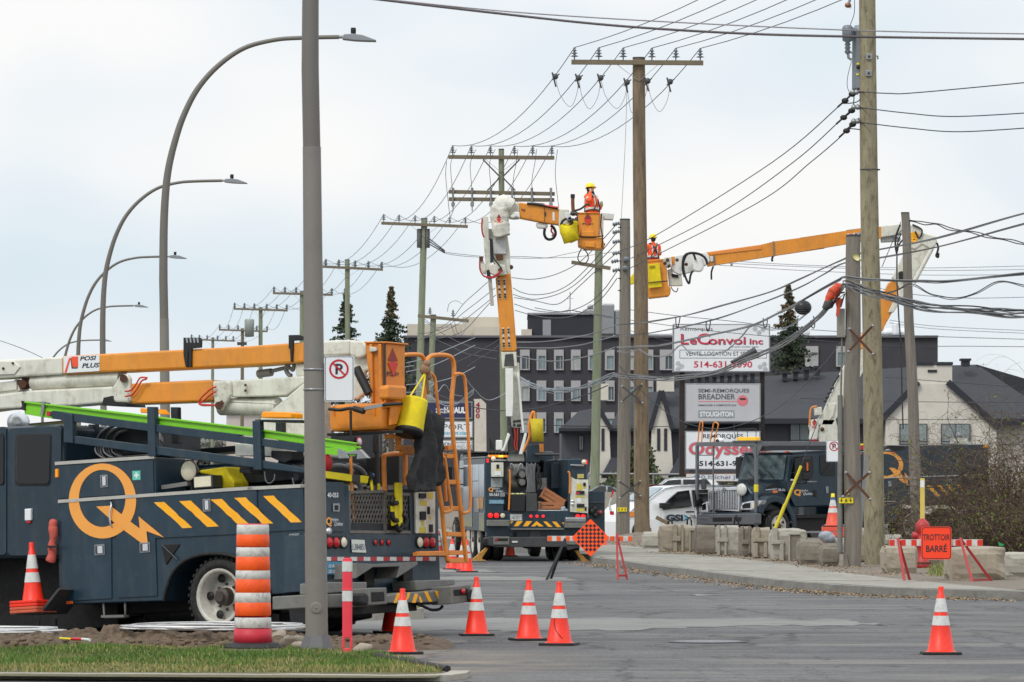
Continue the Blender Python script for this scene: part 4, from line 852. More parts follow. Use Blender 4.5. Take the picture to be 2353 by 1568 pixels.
# ---------------- drum and delineator ----------------
p=Gp(581,1491,.04);p.z=.04;t=tag(empty('traffic_drum',p),'scuffed orange and white striped drum on a black base beside the lamp post','traffic drum')
s_=p.y/FX
dr=M('drum_red',(196,40,58),.55,0,.1,4,dirt=(120,40,50),dirt_amt=.4)
rd=M('drum_refl',(206,205,200),.45,0,.08,5,dirt=(120,112,106),dirt_amt=.9,bump=.2);fd=M('drum_orange',(255,92,20),.5,0,.05,4,dirt=(190,50,50),dirt_amt=.6,bump=.2)
def zz(v):return(1486-v)*s_
vs_=[1203,1240,1244,1288,1292,1322,1326,1373,1376,1406,1411,1443]
def hw(v):return(.5*(72+(82-72)*(v-1203)/240))*s_
b=MB().m(dr).lathe([(.001,zz(1202)),(hw(1203)*.93,zz(1202)),(hw(1203),zz(1206)),(hw(1240)*.99,zz(1442)),(hw(1443)*1.06,zz(1443)),(hw(1443)*1.08,zz(1480)),(.001,zz(1480))],n=40);b.build('barrel',None,t)
bb=[(1205,1226,rd),(1227,1253,fd),(1257,1277,rd),(1278,1308,fd),(1310,1328,rd),(1330,1359,fd),(1361,1382,rd),(1383,1412,fd),(1418,1440,rd)]
for v0,v1,mt in bb:
 w0,w1=.5*(72+11*(v0-1203)/240)*s_+.004,.5*(72+11*(v1-1203)/240)*s_+.004
 MB().lathe([(w0-.004,zz(v0-1)),(w0,zz(v0)),((w0+w1)/2+.002,zz((v0+v1)/2)),(w1,zz(v1)),(w1-.004,zz(v1+1))],n=40).build('white_band' if mt is rd else 'orange_band',mt,t)
MB().lathe([(.001,.055),(.24,.055),(.30,.045),(.345,.0),(.001,0)],n=8,sm=False).build('base',black,t,.01);t.location.z=.055
p=Gp(798,1503,.03);p.z=.03;s_=p.y/FX;t=tag(empty('delineator_post',p),'slim pink-red marker post with white bands in front of the truck','delineator');H=220*s_
def fl(a,b_,ex,mb,r0=.052):return mb.prism([Vector((x,y,a))for x,y in rrect(r0+ex,.035+ex,.03)],(0,0,b_-a))
b=MB();fl(.17,.86*H*1.0,0,b);fl(.0,.06,.004,b);fl(H*.665,H*.68,.006,b);fl(H-.03,H,-.004,b)
b.box((-.055,-.035,.06),(-.028,.035,.17)).box((.028,-.035,.06),(.055,.035,.17));fl(.86*H,H-.02,-.002,b);b.build('post',pink,t,.006)
b=MB();fl(H*.86,H*.965,.003,b);b.build('band',refl,t);b=MB();fl(H*.55,H*.66,.003,b);b.build('band',refl,t)
# ---------------- no parking signs ----------------
def noparking(fr,t,u0,v0,u1,v1,zc,rpx,d):
 TL,TR,BL=fr.px(u0,v0,1,d),fr.px(u1,v0,1,d),fr.px(u0,v1,1,d);w_=(TR.x-TL.x)/2;h_=(TL.z-BL.z)/2;c_=Vector((TL.x+w_,d,BL.z+h_))
 MB().prism([c_+Vector((x,0,z))for x,z in rrect(w_,h_,w_*.18)],(0,.004,0)).build('plate',sign_w,t)
 bm=MB();o_=rrect(w_*.95,h_*.97,w_*.15,5);i_=rrect(w_*.91,h_*.945,w_*.13,5);n=len(o_)
 bm.add([c_+Vector((x,-.002,z))for x,z in o_+i_],[[i,(i+1)%n,n+(i+1)%n,n+i]for i in range(n)]);bm.build('border',txt_b,t)
 cc=fr.px(*zc,1,d-.002);r=rpx*(fr.O.y)/FX
 lt=MB();text(lt,'P',cc+Vector((-r*.36,0,r*.55)),cc+Vector((r*.40,0,r*.55)),cc+Vector((-r*.36,0,-r*.55)),.03);lt.build('lettering',txt_b,t)
 bm=MB();n=36;vs=[]
 for q in(1,.80):vs+=[cc+Vector((r*q*math.cos(2*math.pi*k/n),-.001,r*q*math.sin(2*math.pi*k/n)))for k in range(n)]
 bm.add(vs,[[i,(i+1)%n,n+(i+1)%n,n+i]for i in range(n)]);a=R(135);dx=Vector((math.cos(a),0,math.sin(a)));nn=Vector((dx.z,0,-dx.x))*r*.09
 q=dx*r*.86;oo=Vector((0,-.002,0));bm.face([cc+q+nn+oo,cc-q+nn+oo,cc-q-nn+oo,cc+q-nn+oo]);bm.build('prohibition_ring',M('sign_red',(190,24,40),.45),t)
Y_=48.8;fr=Fr(W(779,917,Y_));t=root('no_parking_sign',fr,'no parking sign with a crossed P on the nearest lamp post','sign')
noparking(fr,t,*zB(778,243),*zB(1012,603),zB(893,347),22.5,-.06)
MB().bar(fr.px(*zB(782,300),1,-.02),fr.px(*zB(782,560),1,-.02),.03,.03).build('bracket',greym,t)
for y in(350,507):
 c_=fr.px(*zB(697,y),1,0);MB().lathe([(.112,-.01),(.116,-.01),(.116,.01),(.112,.01)],c_,n=20).tube([c_+Vector((.11,0,0)),fr.px(*zB(782,y),1,-.02)],.008,6).build('strap',steel,t)
fr=Fr(W(1915,1062,94));t=root('no_parking_sign',fr,'no parking sign with a crossed P on the short grey pole at right','sign')
noparking(fr,t,*zL(22,148),*zL(172,362),zL(99,210),11,-.1)
MB().bar(fr.px(*zL(164,175),1,-.06),fr.px(*zL(164,330),1,-.06),.03,.04).build('bracket',greym,t)
# ---------------- barricades ----------------
def stripes_bar(fr,t,x0,x1,z0,z1,mats,n,d,name='board'):
 MB().box((x0,d,z0),(x1,d+.03,z1)).build(name,refl,t,.004)
 w_=(x1-x0)/n;b_=MB()
 for i in range(0,n,2):b_.box((x0+i*w_+.002,d-.004,z0+.004),(x0+(i+1)*w_-.002,d-.001,z1-.004))
 b_.build('stripe',mats,t)
Y_=88. ;fr=Fr((W(1357,0,Y_).x,Y_,0));t=root('sidewalk_closed_barricade' if 0 else 'barricade',fr,'barricade carrying the black checkered orange diamond beside the middle truck','barricade')
a=fr.px(1258,1232,1,-.1);b_=fr.px(1453,1244,1,-.1);stripes_bar(fr,t,a.x,b_.x,b_.z,a.z,M('orange_tape',(236,92,34),.5,0,.06,4),19,-.1)
def leg(fr,t,pts,mat,r=.045):
 for p,q in pts:MB().bar(p,q,r,r*.8,(0,1,0)).build('leg',mat,t)
def g0(fr,u,v,y):p=fr.px(u,v,1,y);p.z=max(0,p.z);return p
leg(fr,t,[(fr.px(1300,1232,1,-.05),Vector((fr.px(1266,1300,1,.35).x,.45,0))),(fr.px(1302,1232,1,-.05),Vector((fr.px(1256,1300,1,-.6).x,-.55,0)))],black,.05)
leg(fr,t,[(fr.px(1417,1226,1,-.13),Vector((fr.px(1420,1320,1,-.5).x,-.45,0))),(fr.px(1417,1226,1,-.13),Vector((fr.px(1442,1320,1,-.5).x,-.3,0))),(Vector((fr.px(1420,1314,1,-.45).x,-.42,.08)),Vector((fr.px(1440,1314,1,-.45).x,-.3,.08)))],redp,.04)
s_=Y_/FX;cc=fr.px(1357,1236,1,-.14);hd_=43.5*s_
dia=rrect(hd_*.7071,hd_*.7071,hd_*.07);c45=math.cos(R(45))
def rt(x,z,y):return cc+Vector(((x-z)*c45,y,(x+z)*c45))
MB().prism([rt(x,z,0)for x,z in dia],(0,.006,0)).build('diamond_panel',fluo,t)
b=MB();n=9;hs=hd_*.7071*.94;q=2*hs/n
for i in range(n):
 for j in range(n):
  if(i+j)%2==0 and not((i in(0,n-1))and(j in(0,n-1))):
   x,z=-hs+i*q,-hs+j*q;b.face([rt(x,z,-.002),rt(x+q,z,-.002),rt(x+q,z+q,-.002),rt(x,z+q,-.002)])
b.build('checker',txt_b,t)
Y_=80. ;fr=Fr((W(2150,0,Y_).x,Y_,0));t=root('barricade',fr,'barricade with red TROTTOIR BARRÉ sign in front of the fire hydrant','barricade')
a=fr.px(2043,1240,1,0);b_=fr.px(2258,1255,1,0);stripes_bar(fr,t,a.x,b_.x,b_.z,a.z,M('red_tape',(214,50,30),.5,0,.06,4),17,-.03)
for(x0,y0),(x1,y1),(x2,y2)in(((725,1112),(790,1568),(845,1568)),((1335,1112),(1455,1550),(1645,1540))):
 A=fr.px(*zL(x0,y0),1,-.05);B=fr.px(*zL(x1,y1),1,-.4);D_=fr.px(*zL(x2,y2),1,.2);B.z=max(.12,B.z);D_.z=max(.12,D_.z)
 leg(fr,t,[(A,B),(A,D_)],redp,.045)
 if x2>1600:leg(fr,t,[(B.lerp(A,.05),D_.lerp(A,.05))],redp,.035)
TL,TR,BL=fr.px(*zL(952,998),1,-.08),fr.px(*zL(1250,998),1,-.08),fr.px(*zL(952,1320),1,-.08);c_=(TR+BL)/2;w_=(TR.x-TL.x)/2;h_=(TL.z-BL.z)/2
MB().prism([c_+Vector((x,0,z))for x,z in rrect(w_,h_,.05)],(0,.012,0)).build('panel',fluo if 0 else M('sign_orange',(255,66,26),.5,0,.05,3,dirt=(220,60,40),dirt_amt=.3),t)
bm=MB();o_=rrect(w_*.955,h_*.96,.045,5);i_=rrect(w_*.91,h_*.92,.04,5);n=len(o_)
bm.add([c_+Vector((x,-.002,z))for x,z in o_+i_],[[i,(i+1)%n,n+(i+1)%n,n+i]for i in range(n)]);bm.build('border',txt_b,t)
b=MB()
def tz(b,fr,s,z,x0,y0,x1,y1,d,bold=.02,ax=1,**k):return text(b,s,fr.px(*z(x0,y0),ax,d),fr.px(*z(x1,y0),ax,d),fr.px(*z(x0,y1),ax,d),bold,**k)
tz(b,fr,'TROTTOIR',zL,970,1072,1234,1132,-.083,.015);tz(b,fr,'BARRÉ',zL,1000,1165,1205,1246,-.083,.02);b.build('lettering',txt_b,t)
Y_=93;fr=Fr((W(2120,0,Y_).x,Y_,.12));t=root('fire_hydrant',fr,'red fire hydrant behind the TROTTOIR BARRÉ sign','fire hydrant');k_=Y_/FX;hh=lambda v:(1322-v)*k_
b=MB().lathe([(.001,0),(.17,0),(.17,hh(1308)),(.125,hh(1306)),(.12,hh(1262)),(.15,hh(1261)),(.15,hh(1255)),(.125,hh(1254)),(.12,hh(1240)),(.14,hh(1238)),(.15,hh(1222)),(.12,hh(1216)),(.05,hh(1208)),(.001,hh(1206))],n=24);b.build('barrel',redp,t)
for s_ in(-1,1):MB().lathe([(.075,0),(.075,.1),(.05,.12),(.001,.12)],(s_*.1,0,hh(1246)),(s_,0,0),12).build('nozzle',redp,t)
MB().lathe([(.17,0),(.18,.01),(.18,.05),(.17,.05)],(0,0,hh(1308)-.04),n=10,sm=False).build('flange',rust,t)
Y_=94;fr=Fr((W(2119,0,Y_).x,Y_,.1));t=root('marker_post',fr,'tall flat yellow marker post behind the fire hydrant','marker post')
a,b_=fr.px(*zL(942,525),1,0),fr.px(*zL(987,1200),1,0);MB().box((a.x,-.02,0),(b_.x,.02,a.z)).build('post',M('marker_yellow',(214,190,96),.55,0,.08,4),t,.01)
a,b_=fr.px(*zL(944,545),1,0),fr.px(*zL(982,612),1,0);MB().box((a.x,-.024,b_.z),(b_.x,-.021,a.z)).build('sticker',sign_w,t)
# ---------------- concrete blocks ----------------
def block(label,u0,v0,u1,v1,dep,mat,seed,ribs=(),slope=0,zb=.12,yaw=0,Y=None,cut=None):
 Yb=Y or(HC-zb)*FX/(v1-V0);fr=Fr((W((u0+u1)/2,0,Yb).x,Yb,zb),(math.cos(yaw),math.sin(yaw),0),(-math.sin(yaw),math.cos(yaw),0))
 t=root('concrete_block',fr,label,'concrete block','concrete blocks lining the right pavement');k_=Yb/FX;w_=(u1-u0)*k_/2;h=(v1-v0)*k_
 bm=bmesh.new();bmesh.ops.create_cube(bm,size=1)
 for v in bm.verts:v.co=Vector((v.co.x*2*w_,(v.co.y+.5)*dep,(v.co.z+.5)*h))
 bmesh.ops.bevel(bm,geom=bm.edges[:],offset=.05,segments=2,affect='EDGES',profile=.5)
 bmesh.ops.subdivide_edges(bm,edges=bm.edges[:],cuts=5,use_grid_fill=True)
 bmesh.ops.triangulate(bm,faces=[f for f in bm.faces if len(f.verts)>4])
 so_=Vector((seed*3.1,seed*1.7,seed))
 for v in bm.verts:
  c=v.co;q=noise.noise(c*2.2+so_)*.035+noise.noise(c*7+so_)*.02;e=sum((abs(c.x)>w_*.86,c.z>h*.86 or c.z<h*.12,c.y<dep*.1))
  if e>=2:q=q-.03-.05*max(0,noise.noise(c*4+so_))
  d_=(c-Vector((0,dep/2,h/2))).normalized();v.co=c+d_*q
  v.co.z+=slope*c.x
  if v.co.z<.03:v.co.z=-.02
 me=bpy.data.meshes.new('block');bm.to_mesh(me);bm.free();me.materials.append(mat)
 for p in me.polygons:p.use_smooth=False
 o=bpy.data.objects.new('block',me);C.objects.link(o);o.parent=t
 for ri,(kind,f0,f1,g0_,g1)in enumerate(ribs):
  x0,x1,z0,z1=-w_+2*w_*f0,-w_+2*w_*f1,h*(1-g1),h*(1-g0_)
  if kind=='r':
   m_=MB().prism([(x0,-.0,z0),(x1,0,z0),(x1-.02,-.06-.011*ri,z0+.03),(x0+.02,-.06-.011*ri,z0+.03)],(0,0,(z1-z0)));m_.build('rib',mat,t,.012)
  else:
   m_=MB().m(concd).box((x0,-.014,z0),(x1,.02,z1));m_.m(mat).box((x0-.04,-.05,z0-.02),(x0+.003,-.002,z1+.04)).box((x0+.005,-.047,z1+.002),(x1,-.003,z1+.04));m_.build('recess',None,t,.008)
 return t
def zb_(z,x0,y0,x1,y1):a=z(x0,y0);b_=z(x1,y1);return a[0],a[1],b_[0],b_[1]
block('low pale block at the left end of the concrete row',*zb_(zK,-75,1050,95,1222),.6,conc2,1)
block('first tall ribbed block beside the brown pole',*zb_(zK,88,982,440,1262),.7,conc,2,[('r',.38,.52,.02,.98),('r',.60,.70,.02,.98),('c',.88,.98,.2,.9),('r',.36,.62,.42,.6)])
block('smooth stained brown block second in the tall row',*zb_(zK,442,985,652,1276),.7,concd,3)
block('block with a cross-shaped rib, third in the tall row',*zb_(zK,655,992,885,1290),.75,conc2,4,[('r',.02,.16,.0,1. ),('r',.3,.44,.0,1. ),('r',0,.5,.42,.56)])
block('narrow ribbed block fourth in the tall row',*zb_(zK,884,1000,1012,1300),.75,concd,5,[('r',.1,.3,.0,.55),('r',.6,.8,.0,.9),('r',.1,.7,.45,.6)])
block('chunky notched block fifth in the tall row',*zb_(zK,1008,1012,1190,1315),.75,conc,6,[('r',.1,.4,.0,.4),('r',.0,.98,.36,.48),('r',.05,.3,.52,.98),('r',.55,.8,.5,.98)])
block('largest pale block with a square recess at the right end of the tall row',*zb_(zK,1186,1022,1545,1340),.9,conc2,7,[('c',.52,.80,.18,.98),('r',.02,.2,.0,.42),('r',.0,.38,.38,.5),('r',.22,.36,.5,1. )])
block('lower weathered block left of the short grey pole',*zb_(zK,1455,1132,1690,1378),.9,concd,8)
block('rounded low block touching the short grey pole',*zb_(zK,1675,1165,1860,1395),.7,concd,9)
block('block behind the short grey pole with upper step',*zb_(zL,58,968,420,1130),.7,conc2,10,Y=112)
block('block standing between the two big right poles',*zb_(zL,225,1065,425,1400),.6,conc,11,Y=100,slope=.05)
block('rounded top block just right of the massive pole',*zb_(zL,560,968,778,1200),.8,conc2,12,Y=106)
block('wide grey block behind the left half of the sidewalk barricade',*zb_(zL,585,1190,925,1465),.8,conc,13)
block('grey block behind the fire hydrant',*zb_(zL,900,1195,1240,1462),.8,conc,14,Y=96)
block('long sloping slab block behind the right barricade leg',*zb_(zL,1225,1200,1790,1530),1.2,conc,15,slope=.03)
block('cut-off block at the right edge of the picture',*zb_(zL,1772,1255,2200,1508),1.0,conc2,16)
for i,(x,y)in enumerate(((190,975),(378,985),(840,985),(1158,1010),(1372,1010))):
 p=W(*zK(x,y),118-i);b=MB();h=[.10,.2,.26,.3,.16][i];b.tube([p+Vector((-.05,0,-.15)),p+Vector((-.03,0,h*.7)),p+Vector((.02,0,h)),p+Vector((.07,0,h*.6)),p+Vector((.08,0,-.15))],.025,6)
 tag(b.build('lifting_loop',black),'black lifting loop, %s from the left on the concrete row'%ordn[i],'lifting loop','lifting loops on the concrete row')
tag(MB().bar(W(*zK(60,905),122),W(*zK(190,975),122),.12,.1).build('wood_beam',wood),'short weathered timber propped on the block beside the brown pole','timber')
b=MB();n=18;vs=[Vector((0,0,.42))]+[Vector((1.6*(k//n+1)/3*math.cos(2*math.pi*(k%n)/n),1.3*(k//n+1)/3*math.sin(2*math.pi*(k%n)/n),.40*(1-((k//n+1)/3)**1.3)+.05*noise.noise(Vector((k,1,2))*.7)))for k in range(3*n)]
b.add(vs,[[0,1+i,1+(i+1)%n]for i in range(n)]+[[1+r*n+i,1+r*n+(i+1)%n,1+(r+1)*n+(i+1)%n,1+(r+1)*n+i]for r in range(2)for i in range(n)])
o=b.build('soil_mound',MATS['gravel_verge']);o.location=(3.7,133.5,.05);tag(o,'low soil mound around the foot of the brown pole','soil mound')
b=MB();
for x,y,w_,h_ in((1725,1090,.1,.12),(1745,1110,.14,.1)):b.ball(W(*zK(x,y),112),.16,10,(1.2,.8,.8))
tag(b.build('plastic_bag',M('bag_grey',(150,158,168),.3,0,.25,12,bump=.6)),'crumpled pale plastic bag between the concrete blocks','plastic bag')
tag(MB().prism([W(*zL(x,y),92)for x,y in((1705,1145),(1772,1178),(1718,1190))],(0,.01,0)).build('pennant',M('pennant_green',(20,150,80),.6)),'small green pennant lying in the bramble at right','pennant')
# ---------------- bramble ----------------
tw=[M('twig_a',(84,64,52),.85,0,.3,2),M('twig_b',(54,42,36),.85,0,.3,2),M('twig_c',(112,94,78),.85,0,.2,2)]
lf=M('bud_green',(112,124,52),.8,0,.2,3)
def bramble(label,u,Y,wd,h,n,seed,lean=0,dens=1):
 random.seed(seed);t=tag(empty('bramble_bush',(W(u,0,Y).x,Y,.1)),label,'bare bush','leafless bushes at the right edge');mbs=[MB(),MB()]
 def grow(mb,p,d,L_,r,lev):
  m=7;pts=[p];
  for k in range(m):
   d=(d+Vector((random.gauss(0,.22),random.gauss(0,.22),random.gauss(-.04-.05*lev,.16)))).normalized();p=p+d*L_/m;pts.append(p)
   if lev<3 and k>0 and random.random()<(.75,.62,.45)[lev]:grow(mb,p,(d+Vector((random.gauss(0,.8),random.gauss(0,.8),random.gauss(.1,.6)))).normalized(),L_*random.uniform(.4,.7),r*.62,lev+1)
   if lev>=2 and random.random()<.04:mb.m(lf);clump(mb,p,(.03,.03,.03),2,.03)
  mb.m(tw[(lev+(random.random()<.3))%3]);mb.tube(pts,[r*(1-.7*i/m)for i in range(m+1)],3,False)
 for k in range(n):
  a=random.random()*6.28;o=Vector((math.cos(a),math.sin(a),0))*wd*.35*random.random();d=Vector((random.gauss(lean,.45),random.gauss(0,.4),1)).normalized()
  grow(mbs[0],o,d,h*random.uniform(.6,1.05),random.uniform(.008,.017),0)
 mbs[0].build('branches',None,t);random.seed(7);return t
bramble('tangled leafless bush arching over the truck wheels right of the massive pole',2068,118,1.7,1.3,12,3,-.1)
bramble('thin budding sapling between slim grey pole and the yellow stripes',2160,110,1.3,2.3,6,4,.0)
bramble('dense leafless bush in front of the right truck body end',2262,104,2.0,2.4,46,5,.05)
bramble('largest leafless bush cut by the right edge of the picture',2340,100,2.4,3.1,84,6,-.05)
bramble('low leafless scrub at the foot of the right bushes',2210,99,3.2,1.2,34,8,.1)
bramble('dark low scrub behind the right barricade leg',2300,97,2.8,1.5,48,9,-.1)
wd_=MB()
for k in range(900):
 wd_.m(random.choice([gm[1],gm[3],gm[2]]));u=random.choice([2150,2168,2330,2260])+random.gauss(0,10);Y_=random.uniform(84,95);x=W(u,0,Y_).x;a=random.random()*6.28;h=random.uniform(.03,.12)
 wd_.add([(x,Y_,.13),(x+.015,Y_,.13),(x+math.cos(a)*h*.5,Y_+math.sin(a)*h*.5,.13+h)],[[0,1,2]])
tag(wd_.build('weeds'),'sparse weeds around the hydrant and concrete blocks','weeds',kind='stuff')
m_=MB().m(M('dark_undergrowth',(64,60,52),.95,0,.3,1));m_.m(tw[1])
for k in range(110):clump(m_,(W(random.uniform(2190,2400),0,107).x,106+random.random()*2,.1+2.1*random.random()**1.6),(.5,.4,.35),44,.05)
tag(m_.build('undergrowth'),'dark tangled undergrowth behind the leafless bushes','undergrowth',kind='stuff')
# ---------------- trailer pylon sign ----------------
Y_=178. ;fr=Fr((W(1660,0,Y_).x,Y_,0));t=root('pylon_sign',fr,'tall pylon with stacked white trailer dealer panels between the wooden poles','sign')
pm=M('pylon_dark',(52,44,44),.7,.1,.2,2,dirt=(90,50,40),dirt_amt=.5)
for u0,u1 in(zH(818,0)[0],zH(860,0)[0]),(zH(1450,0)[0],zH(1487,0)[0]):
 a=fr.px(u0,840,1,0);b_=fr.px(u1,840,1,0);MB().box((a.x,0,0),(b_.x,.35,a.z)).build('column',pm,t)
def panel(z,x0,y0,x1,y1,mat,d=-.35,fm=steel):
 a=fr.px(*z(x0,y0),1,d);b_=fr.px(*z(x1,y1),1,d);MB().box((a.x,d,b_.z),(b_.x,.34,a.z)).build('cabinet',fm,t,.02);o=MB().box((a.x+.05,d-.012,b_.z+.05),(b_.x-.05,d-.002,a.z-.05)).build('panel',mat,t);return o
panel(zH,768,188,1530,568,sign_w);D1=-.37
b=MB();tz(b,fr,'Remorques',zH,828,212,1080,250,D1,.0);b.build('lettering',txt_g,t)
b=MB()
for s,x0,y0,x1,y1 in(('L',838,272,895,354),('e',905,312,958,354),('C',962,268,1062,354),('onvoi',1052,296,1342,354),('inc',1372,308,1476,352)):tz(b,fr,s,zH,x0,y0,x1,y1,D1,.015)
b.build('lettering',txt_g,t)
b=MB()
for s,x0,y0,x1,y1 in(('L',830,266,890,349),('e',900,307,954,350),('C',956,263,1058,350),('onvoi',1046,290,1338,350),('inc',1368,304,1472,348)):tz(b,fr,s,zH,x0,y0,x1,y1,D1-.004,.015)
b.build('lettering',txt_r,t)
b=MB();tz(b,fr,'VENTE, LOCATION ET SERVICE',zH,868,406,1446,444,D1,.0);tz(b,fr,'entreprise familiale établie',zH,1212,362,1440,377,D1,0)
for x0,y0,x1,y1 in((820,392,1503,395),(820,455,1503,458),(820,392,823,458),(1500,392,1503,458)):fbox(b,fr,*zH(x0,y0),*zH(x1,y1),D1,D1+.003)
b.build('lettering',txt_b,t)
b=MB();tz(b,fr,'514-631-9090',zH,932,480,1390,532,D1,.02);b.build('lettering',txt_r,t)
b=MB()
for x,y in((1412,228),(1443,258),(1474,230),(808,500),(838,522),(808,544),(1452,525),(1484,504),(1492,544)):
 c_=fr.px(*zH(x,y),1,D1);MB().face([c_+Vector((.10*math.cos(R(60*k)),0,.10*math.sin(R(60*k))))for k in range(6)]).build('hexagon_mark',M('hex_grey',(176,180,186),.6),t)
panel(zH,862,655,1457,960,sign_g)
b=MB();tz(b,fr,'SEMI-REMORQUES',zH,966,697,1366,732,D1,.02);tz(b,fr,'BREADNER',zH,968,738,1256,780,D1,.02);tz(b,fr,'DEMANDER À N\'IMPORTE QUI',zH,966,816,1262,836,D1,.02);b.build('lettering',txt_g,t)
c_=fr.px(*zH(1315,790),1,D1);pk=M('sign_pink',(216,120,128),.6)
b=MB().m(pk).lathe([(.21,.004),(.001,.004)],c_,(0,-1,0),28);fbox(b,fr,*zH(966,794),*zH(1280,799),D1,D1+.003);b.m(txt_b);fbox(b,fr,*zH(1292,770),*zH(1338,784),D1-.012,D1-.006);b.build('emblem',None,t)
b=MB().m(M('sign_plate_grey',(140,146,150),.6));fbox(b,fr,*zH(967,866),*zH(1250,926),D1,D1+.004);b.m(sign_w);tz(b,fr,'STOUGHTON',zH,980,876,1240,916,D1-.004,.03);b.build('lettering',None,t)
panel(zH,862,1028,1455,1334,sign_w)
b=MB();tz(b,fr,'REMORQUES',zH,1004,1052,1318,1092,D1,.01);tz(b,fr,'514-631-9090',zH,974,1262,1375,1304,D1,.03);b.build('lettering',txt_b,t)
b=MB().m(M('lettering_halo',(150,150,156),.6));tz(b,fr,'Odyssee',zH,889,1112,1442,1250,D1,.045);b.build('lettering_outline',None,t)
b=MB();tz(b,fr,'Odyssee',zH,895,1120,1434,1242,D1-.004,.01)
b.build('lettering',M('odyssey_red',(214,84,96),.6),t)
panel(zH,862,1355,1455,1432,M('sign_rusty_white',(212,212,210),.6,0,.05,1,dirt=(170,100,70),dirt_amt=.5),fm=rust)
b=MB();tz(b,fr,'420 Michel Jasmin',zH,920,1375,1410,1414,D1,.0);b.build('lettering',M('lettering_blue',(70,110,150),.6),t)
# ---------------- left business signs ----------------
Y_=190. ;fr=Fr((W(1103,0,Y_).x,Y_,0));t=root('number_pylon',fr,'cream concrete pylon with the red number 400 left of the middle truck','sign')
MB().prism([fr.px(*zE(x,y),1,0)for x,y in((382,190),(440,188),(478,225),(483,900),(382,900))],(0,1.2,0)).build('pylon',M('pylon_cream',(206,198,186),.85,0,.08,1,dirt=(160,150,136),dirt_amt=.5),t)
b=MB();[tz(b,fr,s,zE,398,y0,430,y1,-.01,.04)for s,y0,y1 in(('4',215,256),('0',260,300),('0',303,342))];b.build('lettering',M('number_red',(150,34,50),.6),t)
fr=Fr((W(1045,0,180).x,180,0));t=root('business_sign',fr,'stack of rental and transport sign panels behind the orange grab ladder','sign')
a=fr.px(1085,921,1,0);
for u in(1000,1083):q=fr.px(u,921,1,.3);MB().box((q.x,.2,0),(q.x+.12,.4,q.z)).build('post',greyd,t)
nv=M('sign_navy',(40,44,82),.5);
for x0,y0,x1,y1,mt in((-100,208,372,345,nv),(-60,360,378,495,sign_w),(-40,508,378,592,sign_w)):
 p,q=fr.px(*zE(x0,y0),1,0),fr.px(*zE(x1,y1),1,0);MB().box((p.x,0,q.z),(q.x,.3,p.z)).build('cabinet',steel,t);MB().box((p.x+.05,-.012,q.z+.05),(q.x-.05,-.002,p.z-.05)).build('panel',mt,t)
b=MB();tz(b,fr,'U-HAUL',zE,150,252,318,302,-.02,.05);tz(b,fr,'Employés',zE,86,262,180,282,-.02);tz(b,fr,'Employees',zE,86,284,190,304,-.02);b.build('lettering',txt_w,t)
b=MB();tz(b,fr,'SPORT',zE,100,386,352,430,-.02,0);tz(b,fr,'DON',zE,130,528,205,560,-.02,.02);tz(b,fr,'www.dubeetassocies.ca',zE,235,520,370,536,-.02,0);tz(b,fr,'514 631-5000',zE,235,545,370,580,-.02,.0);b.build('lettering',txt_g,t)
b=MB();tz(b,fr,'GROUPE KÉBEC',zE,150,442,355,470,-.02,.02);b.build('lettering',M('lettering_cyan',(70,170,200),.6),t)
# ---------------- shared vehicle helpers ----------------
def wheel(parent,c,ax,Rr,wd,rr,rmat=None,dual=False,n=36,dish=.10):
 """c = centre of the outer face, ax = unit vector pointing outwards"""
 ax=Vector(ax).normalized();c=Vector(c);e=empty('wheel',(0,0,0),parent)
 W_=wd*(2.25 if dual else 1)
 prof=[(rr,-.01),(rr+.03,.0),(Rr*.80,.012),(Rr*.93,-.01),(Rr,-.05),(Rr,-wd+.05),(Rr*.93,-wd),(rr,-wd)]
 b=MB().lathe(prof,c,ax,n)
 if dual:b.lathe(prof,c-ax*wd*1.25,ax,n)
 for k in range(n*2):
  t=math.pi*k/n;a=ax.orthogonal().normalized();b_=ax.cross(a);d=a*math.cos(t)+b_*math.sin(t);tt=-a*math.sin(t)+b_*math.cos(t)
  p=c+d*(Rr-.004)-ax*(.06 if k%2 else.02);b.bar(p-ax*.0,p-ax*(wd*.42),.035*Rr*2,.03,d)
 b.build('tyre',tyre,e)
 m_=MB().lathe([(rr+.005,.0),(rr-.02,.005),(rr-.045,-.02),(rr*.82,-.05-dish),(rr*.40,-.03-dish*1.0),(rr*.38,-.02-dish),(.001,-.02-dish)],c,ax,28);m_.build('rim',rmat or rimw,e)
 h=MB().lathe([(rr*.34,-dish-.03),(rr*.31,.0-dish*.4),(rr*.20,.02-dish*.4),(rr*.18,.05-dish*.4),(.001,.05-dish*.4)],c,ax,16,False)
 a=ax.orthogonal().normalized();b_=ax.cross(a)
 for k in range(8):
  t=2*math.pi*k/8;p=c+(a*math.cos(t)+b_*math.sin(t))*rr*.46-ax*(dish+.035);h.tube([p,p+ax*.03],.016,6)
 h.build('hub',M('hub_grime',(74,66,60),.6,.3,.3,12),e)
 h=MB()
 for k in range(5):
  t=2*math.pi*(k+.3)/5;p=c+(a*math.cos(t)+b_*math.sin(t))*rr*.68-ax*(dish*.72+.036);h.lathe([(.001,.012),(rr*.155,.012),(rr*.155,0)],p,ax,14)
 h.build('hand_hole',black,e)
 return e
def cp(fr,z,pts,Y):return[fr.loc(W(*z(x,y),Y))for x,y in pts]
def cdir(fr,v):v=Vector(v);return Vector([v.dot(a)for a in fr.a])
def wp(fr,z,pts,Y,d,mat,name,parent,bevel=.01,**k):
 """prism on a plane facing the road at distance Y, thickness d away from the viewer side"""
 return MB().prism(cp(fr,z,pts,Y),cdir(fr,(0,d,0))).build(name,mat,parent,bevel,**k)
